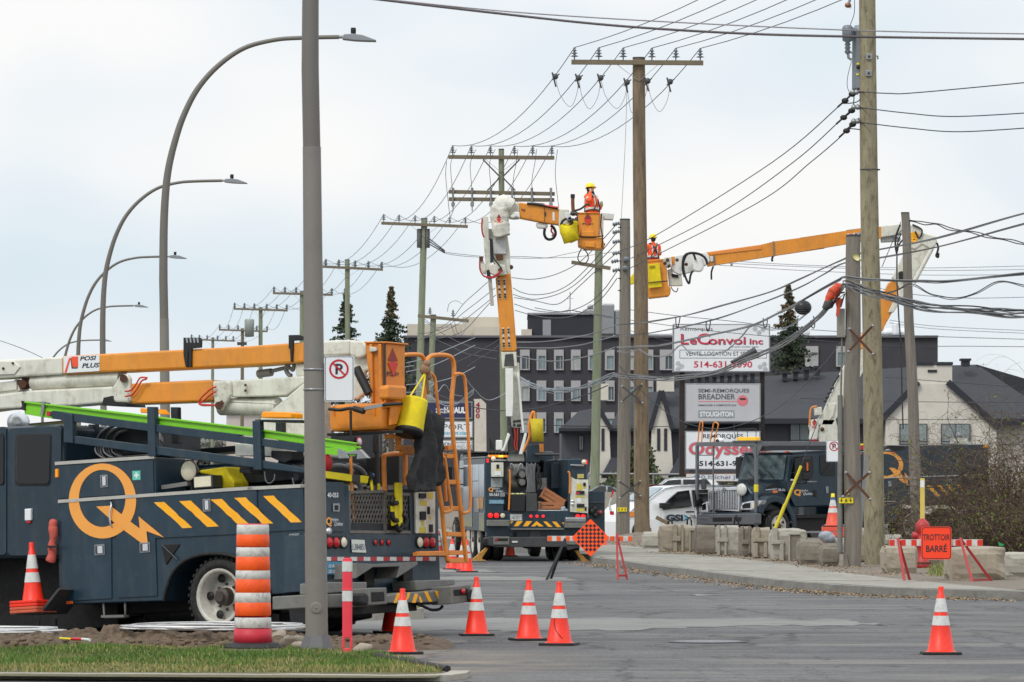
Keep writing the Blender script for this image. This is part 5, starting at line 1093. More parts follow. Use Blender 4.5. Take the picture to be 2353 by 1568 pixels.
def bolts(fr,z,pts,Y,r,mat,parent,name='bolt'):
 b=MB();
 for p in cp(fr,z,pts,Y):b.ball(p,r,8)
 return b.build(name,mat,parent)
def hose(fr,z,pts,Y,r,mat,parent,name='hose'):return MB().tube(cat_rom(cp(fr,z,pts,Y),6),r,8).build(name,mat,parent)
def diamond(fr,c,s_,mb_or_parent,ax,d):
 """red faceted lozenge mark; c centre in local coords, ax = (right, up) unit vectors"""
 r,u=ax;P=mb_or_parent;f=M('mark_red',(206,52,40),.5);g=M('mark_dark_red',(140,44,40),.5)
 m_=MB().m(f);o=d
 m_.face([c+o-u*s_*1.1,c+o+r*s_*.62-u*s_*.1,c+o+r*s_*.05+u*s_*.0,c+o]).face([c+o-u*s_*1.1,c+o,c+o-r*s_*.62-u*s_*.1])
 m_.m(g).face([c+o+u*s_,c+o+r*s_*.6+u*s_*.05,c+o,c+o-r*s_*.6+u*s_*.05]);return m_.build('lozenge_mark',None,P)
th=R(34);pt=R(3.5);c_,s_=math.cos(th),math.sin(th)
Oy=53.8;NF=Fr(((745-U0)*Oy/FX,Oy,0),(c_*math.cos(pt),-s_*math.cos(pt),math.sin(pt)),(s_,c_,-.028))
NT=root('utility_truck',NF,'near navy line truck with orange Q on its side and folded orange boom','utility truck')
SP=lambda z,pts,y=0. :NF.P([z(*p)for p in pts],1,y)
RP=lambda z,pts,x=0. :NF.P([z(*p)for p in pts],0,x)
D_=lambda x,y:(x,y)
def sp(z,pts,d,mat,name,parent=None,y=0. ,bevel=.008,**k):return MB().prism(SP(z,pts,y),(0,d,0)).build(name,mat,parent or NT,bevel,**k)
def rp(z,pts,d,mat,name,parent=None,x=0. ,bevel=.008,**k):return MB().prism(RP(z,pts,x),(-d,0,0)).build(name,mat,parent or NT,bevel,**k)
body_px=[(132,1153),(745,1112),(745,1357),(621,1367),(612,1340),(590,1308),(560,1288),(525,1276),(490,1273),(455,1277),(422,1291),(398,1316),(384,1348),(376,1381),(136,1389)]
q=[Vector((min(0,p.x),p.y,p.z))for p in SP(D_,body_px)]
MB().prism(q,(0,.60,0)).prism([p+Vector((0,1.84,0))for p in q],(0,.60,0)).build('body',navy2,NT,.012)
q=SP(zA,[(445,1088),(1215,1038),(1222,1338),(450,1386)])
MB().prism(q,(0,.60,0)).prism([p+Vector((0,1.84,0))for p in q],(0,.60,0)).build('upper_cabinet',navy2,NT,.01)
zfl=SP(D_,[(400,1150)])[0].z
MB().box((-3.75,.6,zfl-.5),(-.02,1.84,zfl-.38)).box((-3.75,.6,zfl-.5),(-3.65,1.84,zfl+.5)).build('bed',navyd,NT)
MB().box((-6.9,.72,.62),(.1,.92,.86)).box((-6.9,1.52,.62),(.1,1.72,.86)).box((-3.5,.7,.45),(-2.2,1.7,.8)).box((-5.9,.62,.3),(-3.62,2.3,1.36)).box((-3.6,.9,.25),(-2.3,2.3,.5)).box((-1.0,.5,.35),(-.2,2.2,.6)).box((-1.9,.8,.42),(-1.2,1.6,.72)).build('chassis',under,NT,.01)  # frame rails, plus dark filler boxes added to block light under the truck
MB().lathe([(.001,0),(.16,0),(.16,1.1),(.001,1.1)],(-3.3,.9,.45),(1,0,0),14).lathe([(.001,0),(.12,.02),(.12,.3),(.001,.3)],(-2.15,.5,.5),(1,0,0),14).build('tank',under,NT)
cabp=SP(D_,[(143,974),(20,980),(-120,988),(-178,1082),(-186,1284),(143,1284)],.06)
MB().prism(cabp,(0,2.30,0)).build('cab',navy,NT,.07,seg=4)
hp=SP(D_,[(-182,1088),(-380,1122),(-400,1280),(-182,1284)],.2);MB().prism(hp,(0,2.0,0)).build('hood',navy,NT,.12,seg=4)
MB().prism(SP(D_,[(-395,1262),(-415,1262),(-415,1330),(-395,1330)],.1),(0,2.25,0)).build('front_bumper',greyd,NT,.03)
sp(D_,[(-126,996),(-130,992),(-176,1076),(-172,1080)],1.9,glass,'windshield',y=.25)
def rpoly(px,r=8):
 o=[]
 for i,p in enumerate(px):
  a=Vector(px[i-1]);b_=Vector(p);d=Vector(px[(i+1)%len(px)]);u1=(a-b_).normalized()*r;u2=(d-b_).normalized()*r
  for k in range(5):t=k/4;o.append(tuple((b_+u1*(1-t)**2+u2*t**2)))
 return o
dr_=MB();
for x0,x1 in((20,140),(-120,14)):dr_.prism(SP(D_,rpoly([(x0,984 if x0>0 else 992),(x1,980),(x1,1276),(x0,1278)],9),.045),(0,.03,0))
dr_.build('door',navy,NT,.006)
sp(D_,rpoly(Z(zA,(120,852),(402,848),(392,1262),(112,1262)),10),.02,navyd,'window_frame',y=.035)
sp(D_,rpoly(Z(zA,(130,860),(394,855),(384,1250),(122,1250)),9),.02,glass,'window',y=.028)
sp(D_,rpoly([(-110,1000),(8,996),(8,1116),(-140,1116)],9),.02,glass,'window',y=.03)
sp(zA,[(192,1443),(240,1440),(240,1533),(192,1535)],.05,sign_w,'outlet_box',y=.01)
sp(zA,[(205,1536),(236,1535),(236,1556),(205,1556)],.03,lens_red,'reflector',y=.02)
MB().lathe([(.001,-.1),(.12,-.1),(.14,0),(.11,.09),(.001,.1)],NF.px(*zA(140,765),1,1.9),(0,-1,0),16).build('spot_lamp',chrome,NT)
MB().box(NF.px(*zA(150,790),1,2.0),NF.px(*zA(640,772),1,2.3)+Vector((0,0,.03))).build('roof_rail',greyd,NT)
for a,b_,z_ in(((440,1088),(1218,1036),zA),((465,1385),(1990,1279),zA),((600,1264),(760,1254),zB)):
 p0,p1=NF.px(*z_(*a),1,0),NF.px(*z_(*b_),1,0);MB().bar(p0+Vector((0,-.012,0)),p1+Vector((0,-.012,0)),.03,.04).build('rail_trim',M('aluminium_trim',(186,184,176),.4,.4,.1,8),NT)
p0,p1=NF.px(*zA(1950,1283),1,0),NF.px(*zB(760,1256),1,0);MB().bar(p0+Vector((0,-.012,0)),p1+Vector((0,-.012,0)),.03,.04).build('rail_trim',MATS['aluminium_trim'],NT)
for z_,pts in((zA,[(462,1106),(1198,1062),(1205,1318),(468,1362)]),(zC,[(478,152),(868,128),(874,912),(490,935)]),(zC,[(906,125),(1204,110),(1232,892),(922,908)]),(zD,[(-560,102),(248,62),(256,400),(-555,440)]),(zD,[(302,62),(612,42),(622,372),(308,392)])):
 sp(z_,pts,.02,navy2,'cabinet_door',y=-.016,bevel=.005)
sp(zC,[(1228,420),(1870,400),(1870,410),(1230,432)],.02,navyd,'seam',y=-.01)
def latch(z_,x0,y0,x1,y1):
 a,b_=NF.px(*z_(x0,y0),1,0),NF.px(*z_(x1,y1),1,0);x_,X_=min(a.x,b_.x),max(a.x,b_.x);z0,z1=min(a.z,b_.z),max(a.z,b_.z)
 o=MB().m(steel).box((x_,-.026,z0),(X_,-.014,z1)).m(greyd).box((x_+.014,-.029,z0+.014),(X_-.014,-.0265,z1-.014)).m(chrome).box((x_+(X_-x_)*.38,-.042,z0+.02),(X_-.02,-.0295,z1-.02)).build('latch',None,NT,.003)
for a in((zA,795,1180,855,1272),(zC,750,490,830,568),(zC,1103,474,1185,548),(zA,1598,1368,1660,1462),(zD,512,405,594,484)):latch(*a)
MB().tube(cat_rom([NF.px(*zA(870,1390),1,-.01),NF.px(*zA(872,1420),1,-.05),NF.px(*zA(860,1480),1,-.06),NF.px(*zA(866,1560),1,-.05),NF.px(*zA(885,1590),1,-.01)],5),.011,8).build('grab_handle',chrome,NT)
sp(zA,[(430,1130),(452,1128),(452,1196),(430,1198)],.04,lens_am,'marker_lamp',y=-.03)
sp(zC,[(515,932),(568,930),(568,954),(515,956)],.02,M('amber_reflector',(226,100,30),.4),'reflector',y=-.02)
sp(zA,[(1037,1146),(1099,1143),(1101,1214),(1039,1218)],.003,M('first_aid_teal',(96,196,172),.5),'first_aid_sign',y=-.021,bevel=0)
a=NF.px(*zA(1069,1180),1,-.024);MB().box(a-Vector((.035,0,.012)),a+Vector((.035,.002,.012))).box(a-Vector((.012,0,.035)),a+Vector((.012,.002,-.0125))).box(a+Vector((-.012,0,.0125)),a+Vector((.012,.002,.035))).build('cross',sign_w,NT)
def ring(mb,z_,cx,cy,rx,ry,cx2,cy2,rx2,ry2,y,n=56):
 o=[NF.px(*z_(cx+rx*math.cos(2*math.pi*k/n),cy+ry*math.sin(2*math.pi*k/n)),1,y)for k in range(n)];i_=[NF.px(*z_(cx2+rx2*math.cos(2*math.pi*k/n),cy2+ry2*math.sin(2*math.pi*k/n)),1,y)for k in range(n)]
 v4=o+i_+[p-Vector((0,.003,0))for p in o+i_];f=[]
 for k in range(n):j=(k+1)%n;f+=[[k,j,n+j,n+k],[2*n+k,2*n+j,3*n+j,3*n+k],[k,j,2*n+j,2*n+k],[n+k,n+j,3*n+j,3*n+k]]
 mb.add(v4,f)
lg=MB();ring(lg,zA,804,1381,264,294,802,1361,183,224,-.018)
lg.build('ring_logo',logo_or,NT)
b=MB().prism(SP(zC,[(755,190),(866,183),(962,258),(1016,303),(1096,362),(1087,267),(1200,360),(1286,433),(1148,382),(1158,470),(1106,474),(968,372),(868,292)],-.0225),(0,-.002,0));b.build('bolt_logo',logo_or,NT)
sd=random.Random(5)
for z_,pts in((zC,[(1205,157),(1287,154),(1505,355),(1430,360)]),(zC,[(1405,148),(1495,143),(1715,345),(1625,350)]),(zC,[(1650,135),(1738,130),(1955,330),(1870,335)]),(zD,[(72,122),(162,118),(378,322),(290,325)]),(zD,[(300,108),(382,104),(600,312),(515,315)])):
 A,B,C2,D2=pts;L1=[];L2=[]
 for k in range(1,7):
  f=k/7;L1 .append((B[0]+(C2[0]-B[0])*f+sd.uniform(-7,3),B[1]+(C2[1]-B[1])*f));L2 .append((C2[0]*0+D2[0]+(A[0]-D2[0])*f+sd.uniform(-2,8),D2[1]+(A[1]-D2[1])*f))
 sp(z_,[A,B]+L1+[C2,D2]+L2,.002,stripe_y,'hazard_stripe',y=-.020,bevel=0)
arch=[NF.px(p.x,p.y,1,-.012)for p in cat_rom([Vector((a,b_,0))for a,b_ in body_px[3:14]],4)]
MB().tube(arch,.022,8).build('arch_trim',under,NT)
sp(D_,rpoly(Z(zC,(1262,490),(1412,482),(1300,652)),5),.02,under,'vent',y=-.014)
MB().tube([NF.px(*zC(1270,492),1,-.02),NF.px(*zC(1388,606),1,-.03)],.009,6).build('stay',greyd,NT)
MB().prism(SP(D_,[(640,1366),(745,1359),(745,1420),(640,1440)],.7),(0,1.0,0)).prism(SP(D_,[(150,1390),(372,1384),(372,1400),(300,1420),(150,1422)],.75),(0,.9,0)).build('underbody',under,NT,.02)
MB().tube([NF.px(*zC(x,y),1,.05)for x,y in((812,950),(818,1058),(985,1055),(982,945))],.017,6).bar(NF.px(*zC(812,1052),1,.05),NF.px(*zC(990,1048),1,.05),.1,.03).build('step',greym,NT)
MB().prism(SP(zC,[(80,1040),(320,1030),(470,840),(455,830),(310,1010),(120,1015),(130,985),(118,980)],-.28),(0,.5,0)).build('cone_shelf',greyd,NT,.004)
def wat(x,y,Rr):
 p=NF.mat@Vector((x,y,0));p.z=Rr;return NF.loc(p)
xw=NF.px(497,1380,1,0).x;Rw=.475
for y,sgn in((.02,-1),(2.42,1)):wheel(NT,wat(xw,y,Rw),(0,sgn,0),Rw,.25,.335,dual=True,dish=.14)
for y,sgn in((.10,-1),(2.34,1)):wheel(NT,wat(-6.75,y,Rw),(0,sgn,0),Rw,.27,.32,dish=-.04)
MB().tube([wat(xw,.5,Rw),wat(xw,1.9,Rw)],.11,12).ball(wat(xw,1.2,Rw),.24,14).tube([wat(-6.75,.4,Rw),wat(-6.75,2.0,Rw)],.07,8).build('axle',under,NT)
sp(D_,[(660,1366),(735,1362),(735,1440),(668,1446)],.02,black,'mud_flap',y=.1)
def rackbar(px,y=-.02,d=.06,mat=navy2,name='rack_rail'):return sp(D_,px,d,mat,name,y=y)
rackbar(Z(zA,(410,672),(1150,772),(1900,862))+Z(zB,(100,870),(640,935),(640,1003))+Z(zA,(1900,928),(410,737)))
rackbar(Z(zA,(562,868),(1960,1045))+Z(zB,(620,1122),(640,1165))+Z(zA,(1960,1116),(562,928)))
for z_,pts in((zA,[(498,690),(565,698),(570,928),(498,922)]),(zA,[(1150,642),(1208,642),(1218,1030),(1160,1030)]),(zB,[(212,752),(270,752),(284,1138),(222,1138)])):rackbar([z_(*p)for p in pts],-.045,.09,name='rack_post')
for z_,pts in((zA,[(1335,645),(1390,645),(1396,930),(1345,930)]),(zB,[(395,745),(450,745),(450,850),(395,845)]),(zA,[(690,780),(750,780),(750,1060),(690,1060)])):rackbar([z_(*p)for p in pts],.7,.08,navyd,'rack_post')
MB().prism(SP(zB,[(235,742),(585,745),(585,765),(235,758)],-.02),(0,.35,0)).build('beacon_shelf',navyd,NT,.004)
MB().prism(SP(zB,[(282,728),(285,690),(300,680),(500,684),(516,694),(516,730)],.02),(0,.25,0)).build('beacon',lens_am,NT,.012)
MB().prism(SP(zA,[(1096,652),(1100,690),(1262,700),(1228,660)],.72),(0,.2,0)).build('beacon',lens_am,NT,.01)
lad=root('extension_ladder',NF,'lime green extension ladder lying sloped on the near truck rack','ladder')
gl=Z(zA,(190,600),(1000,688),(1960,812))+Z(zB,(640,880),(1020,930),(1018,985),(640,935))+Z(zA,(1960,870),(1150,770),(300,664),(190,655))
for y in(.06,.44):MB().prism(SP(D_,gl,y),(0,.035,0)).prism(SP(D_,Z(zA,(190,598),(1960,806))+Z(zB,(1020,924),(1020,934))+Z(zA,(1960,820),(190,612)),y-.03),(0,.065,0)).prism(SP(D_,Z(zA,(192,640),(405,672),(405,735),(192,700)),y-.004),(0,.03,0)).build('side_rail',green,lad,.003)
for k in range(15):
 f=(k+.5)/15;u=58+(812-58)*f;v=936+(1030-936)*f;a=NF.px(u,v,1,.1);MB().tube([a,a+Vector((0,.36,0))],.016,8).build('rung',green,lad)
for y in(.05,.43):MB().prism(SP(zB,[(778,960),(880,965),(1015,985),(1012,1030),(880,1025),(778,1012)],y),(0,.035,0)).build('fly_rail',green,lad,.003)
for y in(.03,.42):
 for px_ in(((885,965),(940,990),(975,1045),(890,1050),(880,1020)),((945,1000),(1060,975),(1125,1045),(1030,1055),(1035,1015),(945,1015))):MB().prism(SP(zB,px_,y),(0,.05,0)).build('foot',steel,lad,.006)
MB().prism(SP(zA,[(165,595),(192,600),(192,672),(150,660),(172,640)],.03),(0,.5,0)).build('end_cap',black,lad)
MB().prism(SP(zA,[(330,600),(350,603),(335,708),(315,705)],.02),(0,.03,0)).build('clip',steel,lad)
MB().m(lens_red).prism(SP(zA,[(368,676),(395,680),(393,716),(366,712)],.05),(0,-.003,0)).m(txt_b).prism(SP(zA,[(396,680),(410,682),(408,718),(394,716)],.05),(0,-.003,0)).build('sticker',None,lad)
b=MB();cc=NF.px(*zA(1055,930),1,.85)
for k in range(11):
 b.m((wire_g,wire_b,MATS['cable_mid'])[k%3]);r=.52-.02*k;b.tube([cc+Vector((r*math.cos(2*math.pi*j/30),.03*k-.15+.02*math.sin(j),r*.52*math.sin(2*math.pi*j/30)+.02*math.sin(k*2+j*.4)))for j in range(31)],.016,5)
o=b.build('cable_coil');o.matrix_world=NF.mat;tag(o,'coil of grey and black cable inside the near truck rack','cable coil')
MB().box(NF.px(*zA(690,1058),1,.7),NF.px(*zA(1180,1012),1,.7)+Vector((0,.5,0))).build('tool_tray',greym,NT,.01)
MB().box(NF.px(*zA(1218,1300),1,.62),NF.px(*zA(2400,1060),1,.62)+Vector((0,1.1,0))).build('bed_box',navyd,NT,.01)
MB().box(NF.px(*zA(500,1060),1,.9),NF.px(*zA(1220,780),1,.9)+Vector((0,.9,0))).build('bed_locker',navyd,NT,.01)
MB().box(NF.px(*zA(1255,1040),1,1.9),NF.px(*zB(620,900),1,1.9)+Vector((0,.4,0))).build('far_locker',navyd,NT,.01)
MB().prism(SP(zA,[(1842,928),(1960,935),(2130,945),(2130,1030),(1842,1025)],.3),(0,.5,0)).build('white_box',white,NT,.01)
cc=NF.px(*zA(1478,1145),1,.15);MB().m(greyd).lathe([(.001,-.12),(.07,-.12),(.125,-.02),(.125,.0)],cc,(0,-1,0),24).m(lens_wh).lathe([(.118,.0),(.10,.02),(.001,.035)],cc,(0,-1,0),24).m(greyd).tube([cc+Vector((0,.05,-.1)),cc+Vector((0,.05,-.30))],.02,8).build('work_lamp',None,NT)
a,b_=NF.px(*zA(1520,1288),1,.1),NF.px(*zA(1664,1175),1,.1);MB().m(greyd).box((min(a.x,b_.x),.1,a.z),(max(a.x,b_.x),.3,b_.z)).m(lens_wh).box((min(a.x,b_.x)+.015,.085,a.z+.015),(max(a.x,b_.x)-.015,.1,b_.z-.015)).build('work_lamp',None,NT,.012)
MB().bar(NF.px(*zA(1280,1275),1,.12),NF.px(*zA(1482,1245),1,.12),.08,.05).build('bracket',greym,NT)
o=MB().prism(SP(zA,[(1560,1140),(1770,1112),(1800,1180),(1835,1235),(1832,1290),(1662,1290),(1665,1180),(1560,1165)],.32),(0,.3,0)).build('tool_bag',yel2,None,.03);o.matrix_world=NF.mat;tag(o,'limp yellow canvas bag behind the square work lamp','bag')
b=MB();[b.tube(cat_rom(SP(zB,p_,.2),5),.01,6)for p_ in(((310,1150),(320,1220),(350,1242),(385,1215),(390,1170)),((530,1200),(545,1265),(575,1282),(600,1255),(618,1210)))];b.build('chain',steel,NT)
b=MB();[b.prism(SP(zB,p_,.1),(0,.25,0))for p_ in(((360,985),(520,990),(520,1060),(460,1085),(360,1040)),((110,1125),(190,1105),(210,1170),(110,1160)),((520,1090),(590,1110),(575,1220),(540,1230)))];b.build('bracket',navyd,NT,.01)
BY=1.06
def bm_(z_,pts,mat,name,d=.30,y=BY,bevel=.025,**k):return sp(z_,pts,d,mat,name,y=y,bevel=bevel,**k)
mix=lambda*a:[p for q in a for p in q]
bm_(D_,Z(zA,(-700,320),(0,274),(486,250),(486,388),(0,420),(-700,450)),cream,'upper_boom')
bm_(D_,Z(zA,(-40,285),(100,283),(158,330),(110,388),(-40,395)),cream,'boom_plate',.02,BY-.02)
bm_(D_,Z(zA,(484,244),(1960,165))+Z(zB,(616,134),(616,293))+Z(zA,(1960,320),(486,388)),orange,'upper_boom',.32,BY-.01)
bp=MB().m(sign_w).prism(SP(zA,[(498,248),(780,236),(780,362),(500,378)],BY-.012),(0,-.002,0));bp.build('badge_plate',None,NT)
b=MB().m(M('badge_red',(232,84,48),.5)).prism(SP(zA,[(560,250),(612,248),(612,330),(560,333)],BY-.016),(0,-.002,0)).prism(SP(zA,[(540,262),(556,256),(522,372),(505,374)],BY-.016),(0,-.002,0));b.m(txt_b).prism(SP(zA,[(553,262),(558,262),(570,335),(610,333),(606,342),(562,342)],BY-.0165),(0,-.002,0)).build('badge_mark',None,NT)
b=MB();
def tsp(b,s,z_,x0,y0,x1,y1,dy,y,bold=.02,**k):return text(b,s,NF.px(*z_(x0,y0),1,y),NF.px(*z_(x1,y0+dy),1,y),NF.px(*z_(x0,y1),1,y),bold,**k)
tsp(b,'POSI',zA,626,248,745,282,-6,BY-.016,.03,shear=.08);tsp(b,'PLUS',zA,642,302,772,340,-6,BY-.016,.03,shear=.08);b.build('lettering',txt_b,NT)
bm_(zB,[(612,130),(975,116),(975,235),(770,245),(612,292)],cream,'boom_head',.16,BY-.02);bm_(zB,[(975,118),(1085,128),(1105,160),(1105,240),(1040,262),(975,238)],cream,'jib_bracket',.1,BY-.08)
bm_(zB,[(1000,240),(1140,225),(1142,355),(1090,362),(1090,540),(1040,580),(850,600),(775,590),(775,250)],cream,'jib',.08,BY+.02)
bolts_=MB();[bolts_.ball(NF.px(*z_(x,y),1,BY-.03),.018,8)for z_,x,y in((zA,25,342),(zA,100,300),(zB,1030,155),(zB,160,472),(zB,160,515),(zA,1694,486),(zA,1768,500),(zA,1694,526),(zA,1750,545),(zA,918,548),(zA,985,522),(zA,985,560),(zB,490,660))];bolts_.build('bolt',rust,NT)
for z_,pts in((zA,[(1436,100),(1565,100),(1574,118),(1572,178),(1500,186),(1498,330),(1476,330),(1478,190),(1470,248),(1470,330),(1452,330),(1436,235)]),(zB,[(497,80),(575,78),(612,90),(612,120),(530,125),(530,190),(525,290),(512,290),(508,195),(497,180)])):sp(z_,pts,.04,black,'boom_strap',y=BY-.04,bevel=.006)
b=MB();[b.prism(SP(zA,[(1455+k*28,103),(1470+k*28,103),(1474+k*28,140),(1462+k*28,140)],BY-.043),(0,.002,0))for k in range(4)];b.build('strap_slot',M('sky_gap',(150,154,160),.6),NT)
bm_(D_,Z(zA,(-700,600),(0,545),(210,515),(880,482),(900,605),(600,632),(0,662),(-700,760)),cream,'lower_boom')
bm_(D_,Z(zA,(1018,462),(1200,450),(1665,430),(1668,598),(1020,622)),orange,'lower_boom',.32,BY-.01)
bm_(zA,[(878,482),(895,465),(935,400),(965,385),(1000,388),(1018,420),(1020,600),(1000,612),(900,608),(888,590)],cream,'boom_plate',.06,BY-.045)
bm_(zA,[(1664,440),(1805,436),(1808,545),(1735,672),(1712,680),(1685,655),(1668,560)],cream,'boom_plate',.06,BY-.045)
bm_(D_,Z(zA,(1800,435),(1960,428))+Z(zB,(640,400),(640,440),(480,552),(340,560),(50,568))+Z(zA,(1808,560)),cream,'lower_boom')
bm_(zB,[(270,735),(345,680),(640,432),(760,430),(760,900),(560,870),(275,850)],cream,'turret',.2,BY-.1)
bm_(zB,[(550,305),(640,300),(770,300),(770,420),(548,405)],cream,'turret_link',.2,BY+.05)
bm_(zB,[(75,930),(215,940),(600,980),(600,1030),(75,1025)],white,'turret_base',.8,.7)
MB().tube([NF.px(*zA(268,455),1,1.2),NF.px(*zA(960,415),1,1.2)],.105,16).build('cylinder',cream,NT);MB().tube([NF.px(*zA(185,462),1,1.2),NF.px(*zA(275,455),1,1.2)],.07,12).tube([NF.px(*zA(175,462),1,1.0),NF.px(*zA(175,462),1,1.5)],.055,12).build('cylinder_rod',rust,NT)
MB().bar(NF.px(*zA(-400,540),1,1.2),NF.px(*zA(160,475),1,1.2),.16,.12).bar(NF.px(*zA(-150,700),1,1.25),NF.px(*zA(180,470),1,1.25),.2,.16).bar(NF.px(*zA(180,480),1,1.32),NF.px(*zA(900,470),1,1.32),.05,.07).build('boom_link',cream,NT,.01)
MB().tube([NF.px(*zA(1735,640),1,1.2),NF.px(*zB(420,640),1,1.2)],.11,16).tube([NF.px(*zA(1790,598),1,1.1),NF.px(*zB(400,618),1,1.1)],.012,6).build('cylinder',cream,NT)
MB().tube([NF.px(*zA(968,420),1,.95),NF.px(*zA(968,420),1,1.5)],.05,10).tube([NF.px(*zA(1715,632),1,.95),NF.px(*zA(1715,632),1,1.5)],.05,10).bar(NF.px(*zA(955,440),1,.98),NF.px(*zA(990,410),1,.98),.03,.04).bar(NF.px(*zA(1715,632),1,.98),NF.px(*zA(1745,602),1,.98),.03,.04).build('pivot_pin',rust,NT)
sp(zA,[(810,570),(880,555),(900,600),(980,612),(990,640),(795,632)],.4,black,'boom_rest',y=BY-.03)
rh=M('hose_red',(200,60,44),.5,0,.1,8)
for pts in(((985,522),(1030,510),(1070,460),(1100,415),(1155,415)),((985,560),(1035,548),(1075,500),(1110,440),(1150,425)),((1694,486),(1650,505),(1580,570),(1558,610),(1590,632),(1690,630)),((1694,526),(1660,540),(1590,600),(1562,620),(1600,625),(1680,628))):MB().tube(cat_rom(SP(zA,pts,BY-.08),5),.011,6).build('hose',rh,NT)
MB().tube(SP(zB,[(262,385),(365,372)],1.2),.05,12).tube(cat_rom(SP(zB,[(370,362),(440,345),(500,335),(530,355),(540,330),(540,300)],1.2),4),.025,8).tube(cat_rom(SP(zB,[(500,300),(480,350),(500,390),(520,400)],1.2),4),.03,8).build('valve',greym,NT)
def bk(pts,d,mat,name,y=.75,bevel=.03,parent=None):return sp(zB,pts,d,mat,name,parent=parent,y=y,bevel=bevel)
YBK=.9
bk([(1095,140),(1262,138),(1262,625),(1130,640),(1140,560)],.40,orange2,'bucket',YBK,.02)
bk([(812,632),(1030,612),(1228,616),(1225,818),(830,838),(815,800)],.46,orange2,'bucket_tub',.82,.035)
bk([(1088,131),(1268,131),(1268,143),(1090,143)],.45,orange2,'bucket_rim',YBK-.03,.006)
XB=NF.px(*zB(1262,300),1,YBK).x;XT=NF.px(*zB(1228,700),1,.82).x
def br(pts,d,mat,name,x,bevel=.01):return rp(zB,pts,d,mat,name,x=x,bevel=bevel)
br([(1272,480),(1292,470),(1430,478),(1424,572),(1395,590),(1275,580)],.14,orange2,'bucket_step',XB+.14,.03)
br([(1262,600),(1395,600),(1398,640),(1262,650)],.1,orange2,'bucket_flange',XB+.03,.02);br([(1300,640),(1390,640),(1350,780),(1300,790)],.04,orange2,'bucket_panel',XT+.05,.012)
for x0,x1 in((1128,1150),(1196,1222)):bk([(x0,150),(x1,150),(x1+10,610),(x0+10,610)],.05,orange2,'bucket_rib',YBK-.04,.012)
for pts in(((835,640),(850,640),(858,720),(840,660)),((1150,625),(1168,625),(1175,715),(1160,690))):bk(pts,.03,orange2,'bucket_rib',.80,.004)
br([(1246,145),(1262,145),(1264,540),(1248,540)],.02,M('bracket_brown',(70,48,38),.6,.2,.2,6),'mounting_strip',XB+.015,.006)
bk([(1130,168),(1180,178),(1185,205),(1130,215)],.06,cream,'hinge',.84,.01)
xr=RP(zB,[(1315,288)],XB+.004)[0];diamond(NF,xr,.17,NT,(Vector((0,1,0)),Vector((0,0,1))),Vector((.006,0,0)))
b=MB();text(b,'POSI+',*RP(zB,[(1272,366),(1366,366),(1272,404)],XB+.006),.02);b.build('lettering',txt_b,NT)
MB().tube(cat_rom(SP(zB,[(1030,340),(1060,400),(1100,480),(1130,540)],.85),5),.055,10).tube(cat_rom(SP(zB,[(815,660),(900,668),(980,655),(1080,662),(1230,630),(1390,618)],.64),5),.02,6).tube(SP(zB,[(985,670),(988,870)],.64),.016,6).tube(SP(zB,[(1010,655),(1090,680)],.62),.035,8).build('strap',black,NT)
MB().bar(NF.px(*zB(1095,655),1,.6),NF.px(*zB(1235,630),1,.6),.02,.04).build('buckle',steel,NT)
MB().prism(SP(zB,[(800,850),(1240,835),(1350,825),(1350,845),(800,872)],.9),(0,.12,0)).build('bucket_rest',navyd,NT)
rp(zB,[(775,862),(1185,850),(1235,855),(1235,1240),(775,1240)],.7,navyd,'rear_locker',x=-.9)
rp(zB,[(1365,1020),(1500,1030),(1500,1250),(1365,1240)],.5,greyd,'seat_box',x=-.3)
b=MB()
for k in range(7):
 y0=1095+k*11;b.prism(RP(zB,[(1040,y0),(1185,y0+3),(1185,y0+7),(1040,y0+4)],-.88),(-.02,0,0))
b.build('louvre',greym,NT)
MB().tube(RP(zB,[(1185,870),(1200,1240)],-.4),.03,8).tube(RP(zB,[(1185,865),(1190,1000)],-.4),.045,8).build('post',greyd,NT)
pr_=M('decal_red',(196,40,50),.5)
a=RP(zB,[(800,1080)],-.2)[0];MB().lathe([(.10,0),(.10,.01),(.001,.01)],a,(1,0,0),24).build('round_decal',pr_,NT);MB().lathe([(.06,0),(.06,.012),(.001,.012)],RP(zB,[(1048,918)],-.89)[0],(1,0,0),20).build('round_decal',pr_,NT);MB().lathe([(.045,0),(.045,.014),(.001,.014)],RP(zB,[(1048,918)],-.89)[0],(1,0,0),20).build('decal_face',sign_w,NT)
for pts in(((830,1110),(900,1105),(960,1120),(1000,1150)),((950,1105),(1020,1110),(1070,1140),(1100,1180)),((1040,1230),(1060,1270),(1070,1310))):MB().tube(cat_rom(RP(zB,pts,-.3),5),.03,8).build('hose',wire_g,NT)
MB().m(yel).prism(RP(zB,[(780,1145),(1000,1175),(995,1228),(780,1198)],.0),(-.05,0,0)).m(greyd).prism(RP(zB,[(1000,1172),(1062,1178),(1060,1238),(998,1230)],.005),(-.06,0,0)).m(yel).prism(RP(zB,[(1062,1180),(1128,1186),(1118,1242),(1060,1236)],.0),(-.05,0,0)).build('yellow_beam',None,NT)
b=MB();[b.m(yel if k!=1 else M('blue_handle',(60,90,160),.5)).tube(RP(zB,p_,-.1),.018,8)for k,p_ in enumerate((((1140,1160),(1155,1300)),((1165,1168),(1160,1190)),((1205,1245),(1205,1300))))];b.m(black).tube(RP(zB,[(1140,1150),(1145,1215)],-.09),.024,8);b.build('tool_handle',None,NT)
rp(zD,[(735,402),(1652,408),(1664,756),(1512,850),(1280,862),(735,850)],.5,navy2,'tail_panel',x=.012)
rp(zD,[(782,-5),(936,0),(938,390),(782,385)],.012,navy2,'cabinet_door',x=.02)
